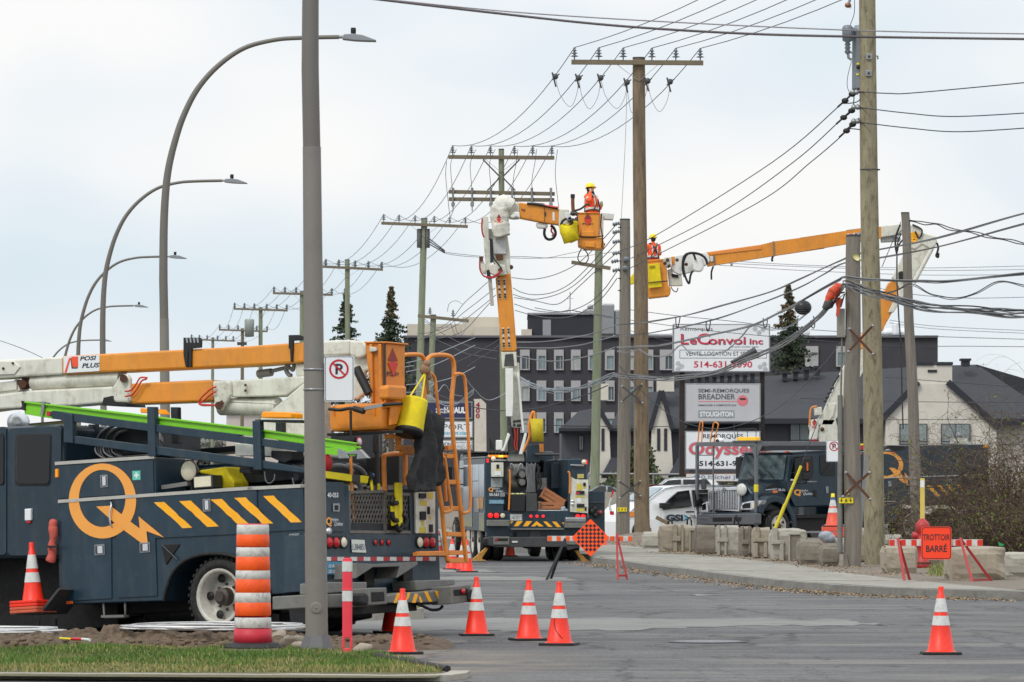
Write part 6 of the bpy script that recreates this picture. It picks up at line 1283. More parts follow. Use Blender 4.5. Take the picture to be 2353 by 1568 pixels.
for x,mt in((815,lens_red),(868,lens_red),(925,lens_wh),(1522,lens_wh),(1571,lens_red),(1620,lens_red)):
 c2=RP(zD,[(x,470)],.012)[0];MB().m(black).lathe([(.078,0),(.078,.02),(.066,.022)],c2,(1,0,0),22).m(mt).lathe([(.065,.01),(.05,.028),(.001,.034)],c2,(1,0,0),22).build('tail_light',None,NT)
for x in(1176,1228,1280):
 c2=RP(zD,[(x,471)],.012)[0];MB().m(black).lathe([(.042,0),(.042,.012),(.036,.014)],c2,(1,0,0),16).m(lens_red).lathe([(.035,.01),(.001,.025)],c2,(1,0,0),16).build('marker_lamp',None,NT)
n_=17
for k in range(n_):
 x0=780+(1652-780)*k/n_;x1=780+(1652-780)*(k+1)/n_;rp(zD,[(x0,584),(x1,585),(x1,616),(x0,615)],.003,refl if k%2==0 else M('reflective_red',(176,40,50),.4),'reflective_strip',x=.016,bevel=0)
rp(zD,[(993,448),(1095,452),(1108,552),(998,548)],.006,M('plate_white',(214,216,208),.5,0,.04,4),'license_plate',x=.03,bevel=.003)
def trp(b,s,z_,x0,y0,x1,y1,x,dy=0,bold=.02,**k):return text(b,s,NF.px(*z_(x0,y0),0,x),NF.px(*z_(x1,y0+dy),0,x),NF.px(*z_(x0,y1),0,x),bold,**k)
b=MB();trp(b,'L384851',zD,1002,482,1098,530,.034,1,.0);b.build('lettering',M('plate_blue',(50,60,90),.5),NT)
b=MB();trp(b,'40-053',zD,803,80,888,118,.036,1);trp(b,'Hydro',zD,832,278,886,312,.036,1,.0,shear=.1);trp(b,'Québec',zD,853,308,921,345,.036,1,.0,shear=.1);b.build('lettering',txt_w,NT)
b=MB();trp(b,'Q',zD,792,272,838,348,.036,1,.05);b.build('lettering',logo_or,NT)
rp(zD,[(800,622),(935,624),(935,724),(802,722)],.006,M('sticker_blue',(62,130,160),.5,0,.05,5),'speed_sticker',x=.03,bevel=.002)
b=MB();trp(b,'CE VÉHICULE RE',zD,812,640,930,668,.034,2,.02);trp(b,'LES LIMITES DE',zD,812,684,930,710,.034,2,.02);b.build('lettering',txt_w,NT)
rp(zD,[(850,165),(902,165),(900,232),(850,230)],.01,steel,'latch',x=.036);rp(zD,[(862,180),(890,180),(888,218),(862,216)],.01,black,'keyhole',x=.04,bevel=0)
MB().lathe([(.04,0),(.04,.03),(.001,.03)],RP(zD,[(808,382)],.02)[0],(1,0,0),14).build('cap',chrome,NT)
cg=M('cage_grey',(122,118,112),.6,.3,.15,6,dirt=(110,70,46),dirt_amt=.6)
b=MB()
for x0,x1 in((968,1248),(1252,1478)):
 P4=RP(zD,[(x0,78 if x0<1000 else 90),(x1,72 if x0<1000 else 96),(x1,392),(x0,388)],-.02)
 for i in range(4):b.bar(P4[i],P4[(i+1)%4],.035,.035)
b.build('cage_frame',cg,NT)
b=MB();P0,P1,P2=RP(zD,[(975,85),(1472,92),(975,385)],-.03);ux=(P1-P0);uz=(P2-P0);w_=ux.length;h_=uz.length;ux.normalize();uz.normalize();st_=.062
k=-h_
while k<w_:
 for s2 in(0,1):
  a0,a1=(k,0),(k+h_*.55,h_)
  f0=max(0,-a0[0]/(a1[0]-a0[0]));f1=min(1,(w_-a0[0])/(a1[0]-a0[0]))
  if f1>f0:
   q0=Vector((a0[0]+(a1[0]-a0[0])*f0,h_*f0));q1=Vector((a0[0]+(a1[0]-a0[0])*f1,h_*f1))
   if s2:q0 .x=w_-q0 .x;q1 .x=w_-q1 .x
   b.bar(P0+ux*q0 .x+uz*q0 .y,P0+ux*q1 .x+uz*q1 .y,.009,.012)
 k+=st_
b.build('cage_mesh',cg,NT)
rp(zD,[(968,100),(1248,100),(1248,388),(968,388)],.5,greyd,'cage_bin',x=-.25)
b=MB();[b.tube(RP(zD,p_,.03),r_,10)for p_,r_ in((((1358,5),(1362,350)),.05),(((1322,185),(1330,340)),.045))];o=b.build('grounding_stick',yel,None);o.matrix_world=NF.mat;tag(o,'bright yellow rubber cover tubes strapped upright to the mesh cage','line cover')
b=MB();[b.tube(cat_rom(RP(zD,p_,.07),4),.03,8)for p_ in(((1320,120),(1312,165),(1350,160)),((1310,230),(1320,290),(1350,300)),((1340,330),(1365,380),(1390,340)),((1385,250),(1420,290),(1410,350),(1375,330)))];b.build('strap',black,NT)
rp(zD,[(1492,30),(1650,40),(1650,402),(1500,400)],.03,cream,'control_panel',x=.03)
b=MB().m(black);[b.prism(RP(zD,[(x,y),(x+w2,y),(x+w2,y+h2),(x,y+h2)],.055),(-.03,0,0))for x,y,w2,h2 in((1530,85,50,40),(1538,228,40,66),(1598,190,10,60),(1612,330,20,60))];b.build('lever',None,NT)
b=MB();[b.prism(RP(zD,[(x,y),(x+w2,y),(x+w2,y+h2),(x,y+h2)],.034),(-.003,0,0))for x,y,w2,h2 in((1590,80,42,50),(1530,142,52,40),(1540,300,22,40),(1525,350,50,46),(1600,265,14,26))];b.build('warning_label',M('label_yellow',(206,190,70),.6,0,.1,20),NT)
b=MB().prism(RP(zD,[(1505,548),(1735,548),(1735,572),(1505,575)],.3),(-.06,0,0));b.build('ladder_bracket',orange2,NT)
MB().prism(RP(zD,[(1030,632),(1168,640),(1510,622),(1510,645),(1350,748),(1370,660),(1160,665),(1028,752)],.35),(-.33,0,0)).build('tow_step',greym,NT,.005)
B_=lambda pts,x,d,mat,name,bv=.012:rp(zD,pts,d,mat,name,x=x,bevel=bv)
B_([(640,880),(1130,868),(1130,975),(640,985)],.55,.5,greym,'bumper_beam');B_([(800,782),(1115,782),(1112,850),(800,870)],.45,.4,greym,'bumper_tray');B_([(1130,828),(1268,824),(1275,955),(1135,965)],.75,.3,greym,'outrigger_housing');B_([(1150,860),(1250,856),(1255,930),(1152,938)],.76,.02,under,'outrigger_recess')
B_([(1275,885),(1400,862),(1700,850),(1715,925),(1640,940),(1280,946)],.6,.4,greym,'bumper_beam');B_([(1488,770),(1800,760),(1806,800),(1640,835),(1500,850)],.4,.35,greym,'bumper_tray');B_([(1775,815),(1925,800),(1940,935),(1780,955)],.8,.3,greym,'outrigger_housing');B_([(1795,842),(1905,832),(1912,885),(1800,890)],.81,.02,under,'outrigger_recess');B_([(1620,850),(1780,830),(1780,950),(1700,950)],.6,.35,greym,'bumper_beam')
B_([(1920,840),(1975,835),(1985,930),(1925,940)],.85,.2,black,'rubber_pad',.03);B_([(1045,870),(1115,865),(1135,890),(1130,965),(1055,955)],.85,.2,black,'rubber_pad',.03)
B_([(930,975),(1290,955),(1500,945),(1510,1005),(1030,1040),(930,1035)],.45,.5,under,'lower_frame')
for pts in([(1352,868),(1378,866),(1345,946),(1322,946)],[(1432,865),(1455,863),(1440,910),(1420,930)],[(1490,872),(1515,872),(1495,944),(1466,944)],[(1520,890),(1535,900),(1550,940),(1530,942)],[(1560,855),(1585,853),(1625,935),(1598,936)],[(1645,855),(1668,850),(1700,925),(1680,932)]):B_(pts,.604,.003,stripe_y,'hazard_stripe',0)
MB().lathe([(.045,0),(.045,.02),(.001,.03)],RP(zD,[(1018,922)],.56)[0],(1,0,0),16).build('marker_lamp',lens_red,NT);MB().lathe([(.03,0),(.03,.02),(.001,.03)],RP(zD,[(1865,855)],.82)[0],(1,0,0),16).build('marker_lamp',lens_red,NT)
MB().tube(cat_rom(RP(zD,[(1500,955),(1560,975),(1620,1000),(1680,995),(1705,970)],.5),5),.018,8).build('hose',black,NT)
oy=M('rail_orange',(224,138,52),.45,0,.1,5,dirt=(150,80,40),dirt_amt=.45)
def rt_(z_,pts,x,r,name,sm=5):return MB().tube(cat_rom(RP(z_,pts,x),sm),r,10).build(name,oy,NT)
rt_(D_,Z(zB,(1350,325),(1362,270),(1400,238),(1520,234),(1556,262),(1568,330),(1562,620),(1560,880)),.2,.026,'grab_rail');rt_(D_,Z(zB,(1578,300),(1600,255),(1650,238),(1740,240),(1785,275),(1796,380),(1776,620),(1790,900),(1805,1030))+Z(zD,(1830,60),(1890,615)),.25,.028,'grab_rail')
rt_(D_,Z(zB,(1600,370),(1645,420),(1660,560),(1680,720),(1700,960))+Z(zD,(1735,150)),.25,.02,'grab_rail');rt_(D_,Z(zB,(1795,390),(1845,385),(1880,430),(1898,700),(1918,1100),(1922,1420),(1890,1472),(1858,1474)),.35,.02,'grab_rail')
rt_(D_,Z(zB,(1705,1040),(1725,1060),(1750,1250),(1775,1430),(1750,1465),(1710,1468)),.35,.019,'grab_rail');rt_(D_,Z(zB,(1670,1250),)+Z(zD,(1700,200),(1720,420),(1742,615)),.25,.028,'ladder_stile')
rt_(zB,[(1252,1310),(1245,1060),(1262,1022),(1390,1010),(1412,1040),(1412,1260)],-.1,.03,'grab_rail');rt_(zB,[(985,1030),(990,1160),(998,1380),(1008,1568)],-.06,.02,'grab_rail')
for z_,x0,y0,x1,y1 in((zB,1725,1028,1808,1030),(zB,1720,1234,1832,1234),(zD,1706,205,1858,205),(zD,1728,405,1880,410),(zD,1508,560,1735,556),(zD,1742,556,1890,550),(zD,1745,615,1896,615),(zB,1265,875,1540,880),(zB,1345,965,1525,968),(zB,1380,1000,1520,1003),(zB,1735,965,1800,960)):
 a,b_=RP(z_,[(x0,y0),(x1,y1)],.22);MB().bar(a,b_,.06,.055).build('rung',oy,NT,.006)
for x in(1358,1500):a,b_=RP(zB,[(x,880),(x,965)],.2);MB().bar(a,b_,.06,.04).build('bracket',oy,NT)
kn=RP(zB,[(1570,350)],.3)[0];o=MB().ball(kn,.07,10).ball(kn+Vector((.03,0,.07)),.05,8).ball(kn+Vector((0,.05,-.08)),.055,8).tube([kn,kn+Vector((0,.05,-.3))],.02,6).build('rope_knot',M('rag',(150,120,96),.9,0,.3,20,bump=.6));o.matrix_world=NF.mat;tag(o,'frayed rope knot tied on top of the orange grab rails','rope')
t=root('tool_bucket',NF,'yellow fabric tool bucket with dark base hanging from the orange grab rail','tool bucket')
tc_,bc_=RP(zB,[(1482,590)],.45)[0],RP(zB,[(1442,848)],.45)[0];ax_=(tc_-bc_);L_=ax_.length;ax_.normalize()
MB().lathe([(.17,0),(.166,L_*.5),(.172,L_*.93),(.165,L_),(.15,L_-.02),(.15,.02),(.001,.02)],bc_,ax_,28).build('bag',yel2,t);MB().lathe([(.001,-.02),(.172,-.02),(.178,.03),(.17,.04)],bc_,ax_,28).build('base',black,t)
kk=kn-Vector((0,0,.04));b=MB()
for s2 in(-1,1):b.tube([tc_+Vector((0,s2*.15,-.02)),kk],.012,6)
b.build('rope_handle',yel,t)
t=root('rubber_sleeves',NF,'pair of long black rubber sleeves draped over the orange ladder','rubber sleeves')
def drape(z_,pts,x,d,name):
 P_=RP(z_,pts,x);b=MB();b.prism(P_,(-d,0,0));o=b.build(name,cloth_b,t)
 me=o.data;bm=bmesh.new();bm.from_mesh(me);bmesh.ops.triangulate(bm,faces=bm.faces);
 for _ in range(3):bmesh.ops.subdivide_edges(bm,edges=[e for e in bm.edges if e.calc_length()>.08],cuts=1,use_grid_fill=False);bmesh.ops.triangulate(bm,faces=bm.faces)
 for v in bm.verts:n3=noise.noise(v.co*5);v.co+=Vector((.09*noise.noise(Vector((v.co.x*3,v.co.y*9,v.co.z*2.4)))+.02*noise.noise(v.co*22),.02*n3,.015*n3))
 bm.to_mesh(me);bm.free();me.polygons.foreach_set('use_smooth',[True]*len(me.polygons));return o
drape(zB,[(1602,658),(1650,690),(1692,740),(1700,900),(1690,1100),(1660,1240),(1650,1305),(1500,1312),(1488,1200),(1530,1000),(1555,850),(1572,720)],.55,.12,'sleeve')
drape(zB,[(1690,742),(1742,790),(1735,930),(1705,1010),(1708,1090),(1718,1200),(1690,1262),(1655,1235),(1685,1050),(1680,880)],.45,.10,'sleeve')
o=MB().tube(cat_rom(SP(zC,[(425,292),(415,340),(420,420),(408,490),(410,560),(395,620)],-.05),4),[.03,.045,.05,.055,.05,.06,.06,.055,.05,.045,.04,.045,.05,.055,.055,.055,.05,.055,.06,.065,.06][:21],10).build('rag_wrap',M('faded_red_cloth',(196,92,80),.85,0,.15,9,bump=.6));o.matrix_world=NF.mat;tag(o,'faded red cloth sleeve strapped to the cab rear corner','cloth sleeve')
MB().bar(NF.px(*zC(375,505),1,-.12),NF.px(*zC(450,505),1,-.12),.02,.03).build('strap',black,NT)
b=MB();[b.tube([NF.px(*zC(x,y0),1,.3),NF.px(*zC(x,y1),1,.3)],.012,6)for x,y0,y1 in((308,1085,1170),(440,1070,1145))];b.build('hanging_strap',black,NT)
t=copy_tree(c0);cb=SP(zC,[(262,1022)],-.2)[0];t.matrix_world=NF.mat@Matrix.Translation(cb);t.scale=(1.05,1.05,1.22);tag(t,'upright cone stacked on the shelf behind the near truck cab','traffic cone',G_)
for k,mt in((0,M('cone_base_faded',(200,92,64),.7,0,.1,5)),(1,MATS['cone_base_faded']),(2,cone_or),(3,cone_or)):MB().prism([Vector((x,y,.032*k-.004))for x,y in rrect(.21,.21,.05)],(0,0,.03)).build('stacked_base',mt,t,.008)
bpy.context.view_layer.update()
a7=R(7);MF=Fr(((1115-U0)*109/FX,109,0),(math.cos(a7),math.sin(a7),0),(-math.sin(a7),math.cos(a7),0))
MT=root('utility_truck',MF,'middle navy line truck seen from behind with its bent boom raised','utility truck')
MP=lambda z,pts,y=0. :MF.P([z(*p)for p in pts],1,y)
def mp_(z,pts,d,mat,name,y=0. ,bevel=.006,parent=None,**k):return MB().prism(MP(z,pts,y),(0,d,0)).build(name,mat,parent or MT,bevel,**k)
def mrect(x0,y0,x1,y1):return[(x0,y0),(x1,y0),(x1,y1),(x0,y1)]
zz_=lambda y:MF.px(*zE(700,y),1,0).z
WB=2.45
MB().box((0,.02,zz_(1230)),(.45,4.7,zz_(652))).build('side_body',navy2,MT,.02)
MB().box((WB-.45,.02,zz_(1230)),(WB,4.7,zz_(660))).build('side_body',navy2,MT,.02)
mp_(zE,mrect(482,1066,1276,1270),.25,navy2,'tail_panel',-.0)
mp_(zE,[(482,1262),(1276,1255),(1215,1300),(540,1300)],.6,navyd,'tail_panel',.1)
MB().box((.45,.2,zz_(1075)-.12),(WB-.45,4.6,zz_(1075))).box((.45,4.2,zz_(1075)),(WB-.45,4.4,zz_(760))).build('bed',navyd,MT)
MB().box((.6,.1,.45),(.8,8.6,.75)).box((1.65,.1,.45),(1.85,8.6,.75)).box((.35,.7,.42),(2.1,1.0,.7)).build('chassis',under,MT)
ym=lambda u:0
for y0,y1,z0,z1 in((.12,1.2,1290,1085),(.12,1.2,960,700),(1.25,2.6,830,700),(1.25,2.6,960,835),(1.25,2.2,1080,965),(2.65,4.6,1200,700)):MB().box((-.012,y0,zz_(min(z0,1225))),(0,y1,zz_(z1))).build('cabinet_door',M('glossy_navy',(54,68,84),.16,0,.1,2,coat=.6),MT,.004)
for k in range(5):MB().prism([(-.015,.3+k*.26,zz_(960)),(-.015,.42+k*.26,zz_(960)),(-.015,.46+k*.26,zz_(1050)),(-.015,.34+k*.26,zz_(1050))],(-.003,0,0)).build('hazard_stripe',M('pale_stripe',(226,170,110),.5,0,.05,4),MT)
MB().box((-.02,.02,zz_(648)),(.1,4.75,zz_(640))).build('rail_trim',steel,MT)
MB().prism([(.12,5.0,.9),(.12,7.0,.9),(.12,6.8,1.9),(.12,6.5,2.62),(.12,5.0,2.68)],(2.2,0,0)).build('cab',navy,MT,.06)
MB().prism([(.3,7.0,.9),(.3,8.6,.9),(.3,8.6,1.6),(.3,7.0,1.85)],(1.85,0,0)).build('hood',navy,MT,.08)
MB().box((.1,5.5,1.75),(.12,6.5,2.45)).box((.3,4.99,1.9),(2.1,5.0,2.45)).build('window',glass,MT)
MB().box((-.1,6.4,1.8),(-.35,6.5,2.3)).bar((.1,6.4,2.25),(-.2,6.45,2.25),.03,.03).bar((.1,6.4,1.85),(-.2,6.45,1.85),.03,.03).build('mirror',black,MT,.03)
MB().box((-.2,4.3,zz_(600)),(2.0,6.4,zz_(590))).bar((-.2,6.4,zz_(595)),(-.2,8.9,zz_(610)),.06,.05).build('roof_rack',greyd,MT)
Rm=.5
for y in(1.5,2.85):
 for x,sg in((.02,-1),(WB-.02,1)):wheel(MT,(x,y,Rm),(sg,0,0),Rm,.25,.33,dual=True,dish=.1,n=28)
for x,sg in((.12,-1),(WB-.12,1)):wheel(MT,(x,7.9,Rm),(sg,0,0),Rm,.27,.33,dish=-.03,n=24)
MB().tube([(.4,1.5,Rm),(2.0,1.5,Rm)],.1,10).ball((1.2,1.5,Rm),.22,12).tube([(.4,2.85,Rm),(2.0,2.85,Rm)],.1,10).build('axle',under,MT)
mp_(zE,[(470,1278),(535,1265),(690,1272),(1110,1268),(1215,1278),(1215,1352),(1120,1376),(1110,1350),(560,1352),(470,1330)],.25,greyd,'rear_bumper',-.35,.015)
mp_(zE,mrect(535,1268,662,1332),.05,greym,'outrigger_housing',-.4,.01);mp_(zE,mrect(550,1282,650,1302),.01,under,'outrigger_recess',-.41);mp_(zE,mrect(1110,1270,1218,1332),.05,greym,'outrigger_housing',-.4,.01)
mp_(zE,mrect(455,1282,490,1325),.1,black,'rubber_pad',-.42,.02)
mp_(zE,[(550,1284),(572,1286),(570,1300),(548,1298)],.004,lens_red,'reflector',-.416);mp_(zE,mrect(683,1303,728,1317),.05,refl,'tow_plate',-.38)
mp_(zE,mrect(672,1205,1090,1215),.5,greym,'step',-.2);mp_(zE,mrect(820,1215,905,1285),.2,greyd,'hitch',-.05);mp_(zE,mrect(690,1235,720,1270),.1,under,'socket',-.01)
mp_(zE,mrect(492,1138,664,1186),.3,greym,'side_tray',-.25,.01);mp_(zE,mrect(1098,1160,1268,1200),.3,greym,'side_tray',-.25,.01);mp_(zE,mrect(1100,1115,1266,1160),.25,steel,'side_tray',-.22,.04)
for pts in([(478,1355),(500,1360),(445,1440),(470,1455),(380,1455),(375,1445)],[(1175,1378),(1200,1378),(1270,1450),(1300,1465),(1230,1465)]):
 mp_(zE,pts,.15,M('outrigger_yellow',(176,128,50),.6,0,.3,8,dirt=(60,50,40),dirt_amt=.8),'outrigger_leg',-.15,.01)
for x0,x1,y in((365,480,1457),(1175,1312,1468)):mp_(zE,mrect(x0,y-4,x1,y+5),.5,M('outrigger_pad',(150,124,80),.8,0,.2,8),'outrigger_pad',-.4)
for x,mt in((512,red_on),(560,red_on),(608,lens_wh),(1198,red_on),(1240,red_on)):
 c2=MP(zE,[(x,1102 if x<1000 else 1112)],-.01)[0];MB().m(black).lathe([(.075,0),(.075,.02),(.062,.022)],c2,(0,-1,0),18).m(mt).lathe([(.060,.01),(.001,.03)],c2,(0,-1,0),18).build('tail_light',None,MT)
for x in(830,878,926):
 c2=MP(zE,[(x,1109)],-.01)[0];MB().m(black).lathe([(.045,0),(.045,.012)],c2,(0,-1,0),14).m(red_on).lathe([(.036,.01),(.001,.025)],c2,(0,-1,0),14).build('marker_lamp',None,MT)
mp_(zE,mrect(668,1092,762,1142),.01,MATS['plate_white'],'license_plate',-.015)
def tmp(s,z_,x0,y0,x1,y1,y,mat,bold=.02,**k):
 b=MB();text(b,s,MF.px(*z_(x0,y0),1,y),MF.px(*z_(x1,y0),1,y),MF.px(*z_(x0,y1),1,y),bold,**k);return b.build('lettering',mat,MT)
tmp('L402813',zE,672,1108,758,1134,-.018,MATS['plate_blue'],0)
for pts in([(672,1148),(694,1148),(672,1170)],[(722,1147),(768,1147),(730,1187),(697,1187)],[(795,1147),(840,1147),(805,1187),(768,1187)],[(875,1147),(930,1188),(890,1188),(878,1175),(862,1188),(832,1188)],[(926,1149),(955,1150),(1000,1192),(966,1192)],[(996,1150),(1030,1152),(1068,1195),(1034,1194)],[(1072,1157),(1098,1157),(1098,1175),(1090,1178)]):mp_(zE,pts,.003,stripe_y,'hazard_stripe',-.004,0)
tmp('Q',zE,497,882,536,920,-.0,logo_or,.04);tmp('Hydro',zE,532,884,582,902,0,txt_w,0,shear=.1);tmp('Québec',zE,552,902,611,922,0,txt_w,0,shear=.1);tmp('50-563',zE,504,927,580,950,0,txt_w,.01)
mp_(zE,mrect(500,979,621,1012),.006,MATS['sticker_blue'],'speed_sticker',-.006);tmp('CE VÉHICULE RESPECTE',zE,508,983,614,994,-.01,txt_w,0);tmp('LES LIMITES DE VITESSE',zE,508,997,614,1007,-.01,txt_w,0)
mp_(zE,mrect(586,922,628,956),.01,steel,'latch',-.004)
mp_(zE,mrect(524,688,615,800),.2,cream,'electric_box',-.2,.01);mp_(zE,mrect(560,702,582,736),.01,black,'switch',-.21);mp_(zE,mrect(545,754,596,788),.005,sign_w,'decal',-.206);mp_(zE,mrect(557,740,584,752),.005,MATS['label_yellow'],'decal',-.206)
mp_(zE,mrect(517,810,606,882),.008,M('notice_grey',(150,158,156),.5,0,.2,14),'notice_plate',-.0)
MB().m(amb_on).box(MF.px(*zE(570,646),1,.0),MF.px(*zE(612,630),1,.2)).m(lens_am).box(MF.px(*zE(500,646),1,.0),MF.px(*zE(569,628),1,.2)).box(MF.px(*zE(613,646),1,.0),MF.px(*zE(640,630),1,.2)).build('beacon',None,MT)
b=MB()
for k in range(6):p=MF.px(*zE(500+k*27,600),1,.1);b.tube([p,p+Vector((0,0,-.14))],.008,5)
b.bar(MF.px(*zE(496,600),1,.1),MF.px(*zE(640,600),1,.1),.02,.02).build('beacon_guard',greyd,MT)
for x in(492,1264):mp_(zE,mrect(x-7,658,x+7,688)if x<600 else mrect(x-8,668,x+8,700),.03,red_on,'marker_lamp',-.03)
for x in(536,1246):MB().lathe([(.06,0),(.055,.03),(.001,.05)],MP(zE,[(x,658 if x<600 else 684)],0)[0],(0,-1,0),12).build('work_lamp',lens_wh,MT)
MB().tube([MF.px(*zE(540,668),1,-.02),MF.px(*zE(638,672),1,-.02)],.02,6).tube([MF.px(*zE(1138,708),1,-.03),MF.px(*zE(1245,712),1,-.03)],.025,6).build('tube_rack',steel,MT)
mp_(zE,[(1147,800),(1180,820),(1282,822),(1277,1085),(1140,1075)],.12,cream,'control_panel',-.1,.008)
b=MB().m(MATS['label_yellow']);[b.prism(MP(zE,mrect(*q),-.104),(0,-.003,0))for q in((1190,852,1232,905),(1240,875,1262,890),(1180,948,1250,960),(1188,1048,1250,1070),(1150,968,1165,980))];b.m(black);[b.prism(MP(zE,mrect(*q),-.104),(0,-.02,0))for q in((1240,845,1260,872),(1185,910,1250,938),(1190,1012,1248,1040),(1252,1035,1266,1065))];b.m(sign_w).prism(MP(zE,mrect(1190,968,1225,1003),-.104),(0,-.003,0))
b.build('control_labels',None,MT)
b=MB().m(red_on);[b.ball(MF.px(*zE(x,928),1,-.14),.012,6)for x in(1192,1206)];b.m(chrome);[b.lathe([(.04,0),(.04,.02),(.001,.02)],MF.px(*zE(1157,y),1,-.1),(0,-1,0),12)for y in(990,1014)];b.build('gauge',None,MT)
for x0 in(1118,655):MB().tube(cat_rom(MP(zE,[(x0,762),(x0+14,768),(x0+18,830),(x0+16,930)]if x0>1000 else[(655,745),(664,760),(666,850),(660,1000),(657,1060)],-.12),5),.022,8).build('grab_rail',oy,MT)
MB().tube(cat_rom(MP(zE,[(1275,782),(1295,780),(1302,788),(1290,797),(1272,795)],-.1),4),.012,6).build('hook',steel,MT);mp_(zE,mrect(1198,778,1246,812),.1,M('tan_pouch',(190,176,110),.8,0,.15,9),'pouch',-.12,.01)
mp_(zE,mrect(1282,912,1410,1235),.05,navy,'open_door',.1,.01);b=MB().m(black);[b.ball(MF.px(*zE(x,y),1,.05),r_,8)for x,y,r_ in((1310,1070,.09),(1335,1050,.08),(1360,1080,.09),(1340,1100,.08))];b.m(redp).ball(MF.px(*zE(1376,1078),1,.0),.05,8);b.build('hanging_tools',None,MT)
mp_(zE,mrect(1290,995,1400,1003),.2,greyd,'shelf',0.0)
reel=MB().lathe([(.30,-.02),(.30,.02),(.18,.03),(.08,.03),(.08,.06),(.001,.06)],MF.px(*zE(715,795),1,.3),(0,-1,0),28);reel.build('reel',greym,MT);MB().lathe([(.06,.05),(.06,.09),(.001,.09)],MF.px(*zE(715,795),1,.3),(0,-1,0),8).build('reel_hub',black,MT)
for cx,cy in((762,782),(762,842)):MB().m(black).lathe([(.13,0),(.13,.03),(.001,.03)],MF.px(*zE(cx,cy),1,.15),(0,-1,0),16).m(greym).lathe([(.09,.03),(.08,.05),(.001,.05)],MF.px(*zE(cx,cy),1,.15),(0,-1,0),6,sm=False).build('spool',None,MT)
for pts in(((668,735),(668,708),(680,700),(695,720),(700,750)),((765,735),(762,708),(748,700),(735,725),(728,755))):MB().tube(cat_rom(MP(zE,pts,.2),4),.022,8).build('hook',steel,MT)
b=MB()
for k in range(7):b.tube(cat_rom(MP(zE,[(800+k*11,690+6*(k%3)),(792+k*11,760),(806+k*9,850),(796+k*11,920)],.05+.02*k),4),.014,6)
b.build('hanging_chain',steel,MT);b=MB();[b.tube(cat_rom(MP(zE,p_,.02),4),.03,6)for p_ in(((880,700),(895,780),(910,850),(885,900)),((900,720),(880,800),(895,860)))];b.m(black);b.build('hanging_strap',black,MT)
b=MB()
for k in range(6):c2=MF.px(*zE(720,900),1,.4);r=.32-.03*k;b.tube([c2+Vector((r*math.cos(t/12*math.pi),.02*k,r*.55*math.sin(t/12*math.pi)))for t in range(25)],.018,5)
b.build('hose_coil',wire_g,MT)
mp_(zE,[(668,935),(790,935),(782,1075),(672,1072)],.4,black,'basket',-.1,.02);b=MB();[b.ball(MF.px(*zE(690+k*17,938+5*(k%2)),1,.05),.06,8,(1.2,1,.6))for k in range(6)];b.build('gloves',M('glove_pale',(196,200,130),.8,0,.2,9),MT)
mp_(zE,mrect(790,930,878,1072),.5,greyd,'tool_box',-.05,.01);mp_(zE,mrect(800,550,900,690),.3,navy,'upright_locker',1.2,.02);mp_(zE,mrect(870,614,1055,632),1.2,greyd,'roof_tray',.8,.02)
mp_(zE,mrect(990,690,1112,890),.02,MATS['glossy_navy'],'locker_door',1.6);mp_(zE,mrect(895,810,955,900),.3,greym,'box',1.0,.01)
MB().prism(MP(zE,[(940,680),(985,672),(1130,650),(1130,880),(1100,1070),(940,1070)],2.0),(0,.1,0)).build('inner_panel',navy2,MT)
wd3=M('crate_wood',(170,110,74),.8,0,.2,8,stretch=(.2,1,1))
def crate(label,cx,cy,rot,w_=.55,h=.28,dd=.35,y=.35):
 c2=MF.px(*zE(cx,cy),1,y);t=tag(empty('wooden_crate',mat=MF.mat@Matrix.Translation(c2)@Matrix.Rotation(rot,4,'Y')),label,'crate','wooden crates in the middle truck bed')
 for s2 in(-1,1):
  for k in range(3):MB().box((-w_/2,s2*dd/2-.008,-h/2+k*h/3+.008),(w_/2,s2*dd/2+.008,-h/2+(k+1)*h/3-.012)).build('slat',wd3,t)
  MB().box((s2*w_/2-.01,-dd/2+.009,-h/2),(s2*w_/2+.01,dd/2-.009,h/2)).build('end_panel',wd3,t)
 MB().box((-w_/2+.012,-dd/2+.009,-h/2+.001),(w_/2-.012,dd/2-.009,-h/2+.012)).build('bottom',wd3,t)
crate('tilted wooden crate on top of the other in the middle truck bed',1000,970,R(32),y=.3);crate('level wooden crate underneath the tilted one in the truck bed',995,1038,0,y=.3)
MB().prism(MP(zE,[(890,1000),(905,992),(950,1025),(945,1060),(890,1062)],.2),(0,.3,0)).build('cardboard',M('cardboard',(186,164,136),.85,0,.1,6),MT);mp_(zE,[(885,1060),(1120,1060),(1115,1072),(885,1070)],.3,refl,'plastic_sheet',.05)
b=MB().ball(MF.px(*zE(1085,1050),1,.1),.07,8).ball(MF.px(*zE(1108,1065),1,.05),.05,8).ball(MF.px(*zE(1080,1068),1,.05),.05,8);b.build('clear_bag',MATS['bag_grey'],MT)
YB=113.5
def mw(z,pts,d,mat,name,Y=YB,bevel=.02,**k):return wp(MF,z,pts,Y,d,mat,name,MT,bevel,**k)
mw(zE,[(640,655),(660,600),(775,600),(780,680),(645,680)],.7,cream,'turret',YB+.1);mw(zE,[(648,452),(618,560),(595,600),(622,600),(670,470)],.15,white,'turret_plate',YB-.2);mw(zE,[(780,455),(800,460),(765,625),(735,625)],.15,white,'turret_plate',YB-.2)
mw(zE,[(555,512),(608,512),(608,590),(555,590)],.4,white,'side_box',YB);mw(zE,[(668,-95),(738,-95),(750,120),(775,430),(720,420),(680,410),(672,320)],.4,cream,'lower_boom')
mw(zE,[(655,400),(672,400),(680,600),(652,600)],.2,greyd,'cylinder',YB-.1)
mw(zE,[(720,-20),(738,0),(762,270),(778,440),(765,460),(745,300)],.1,white,'boom_link',YB-.12)
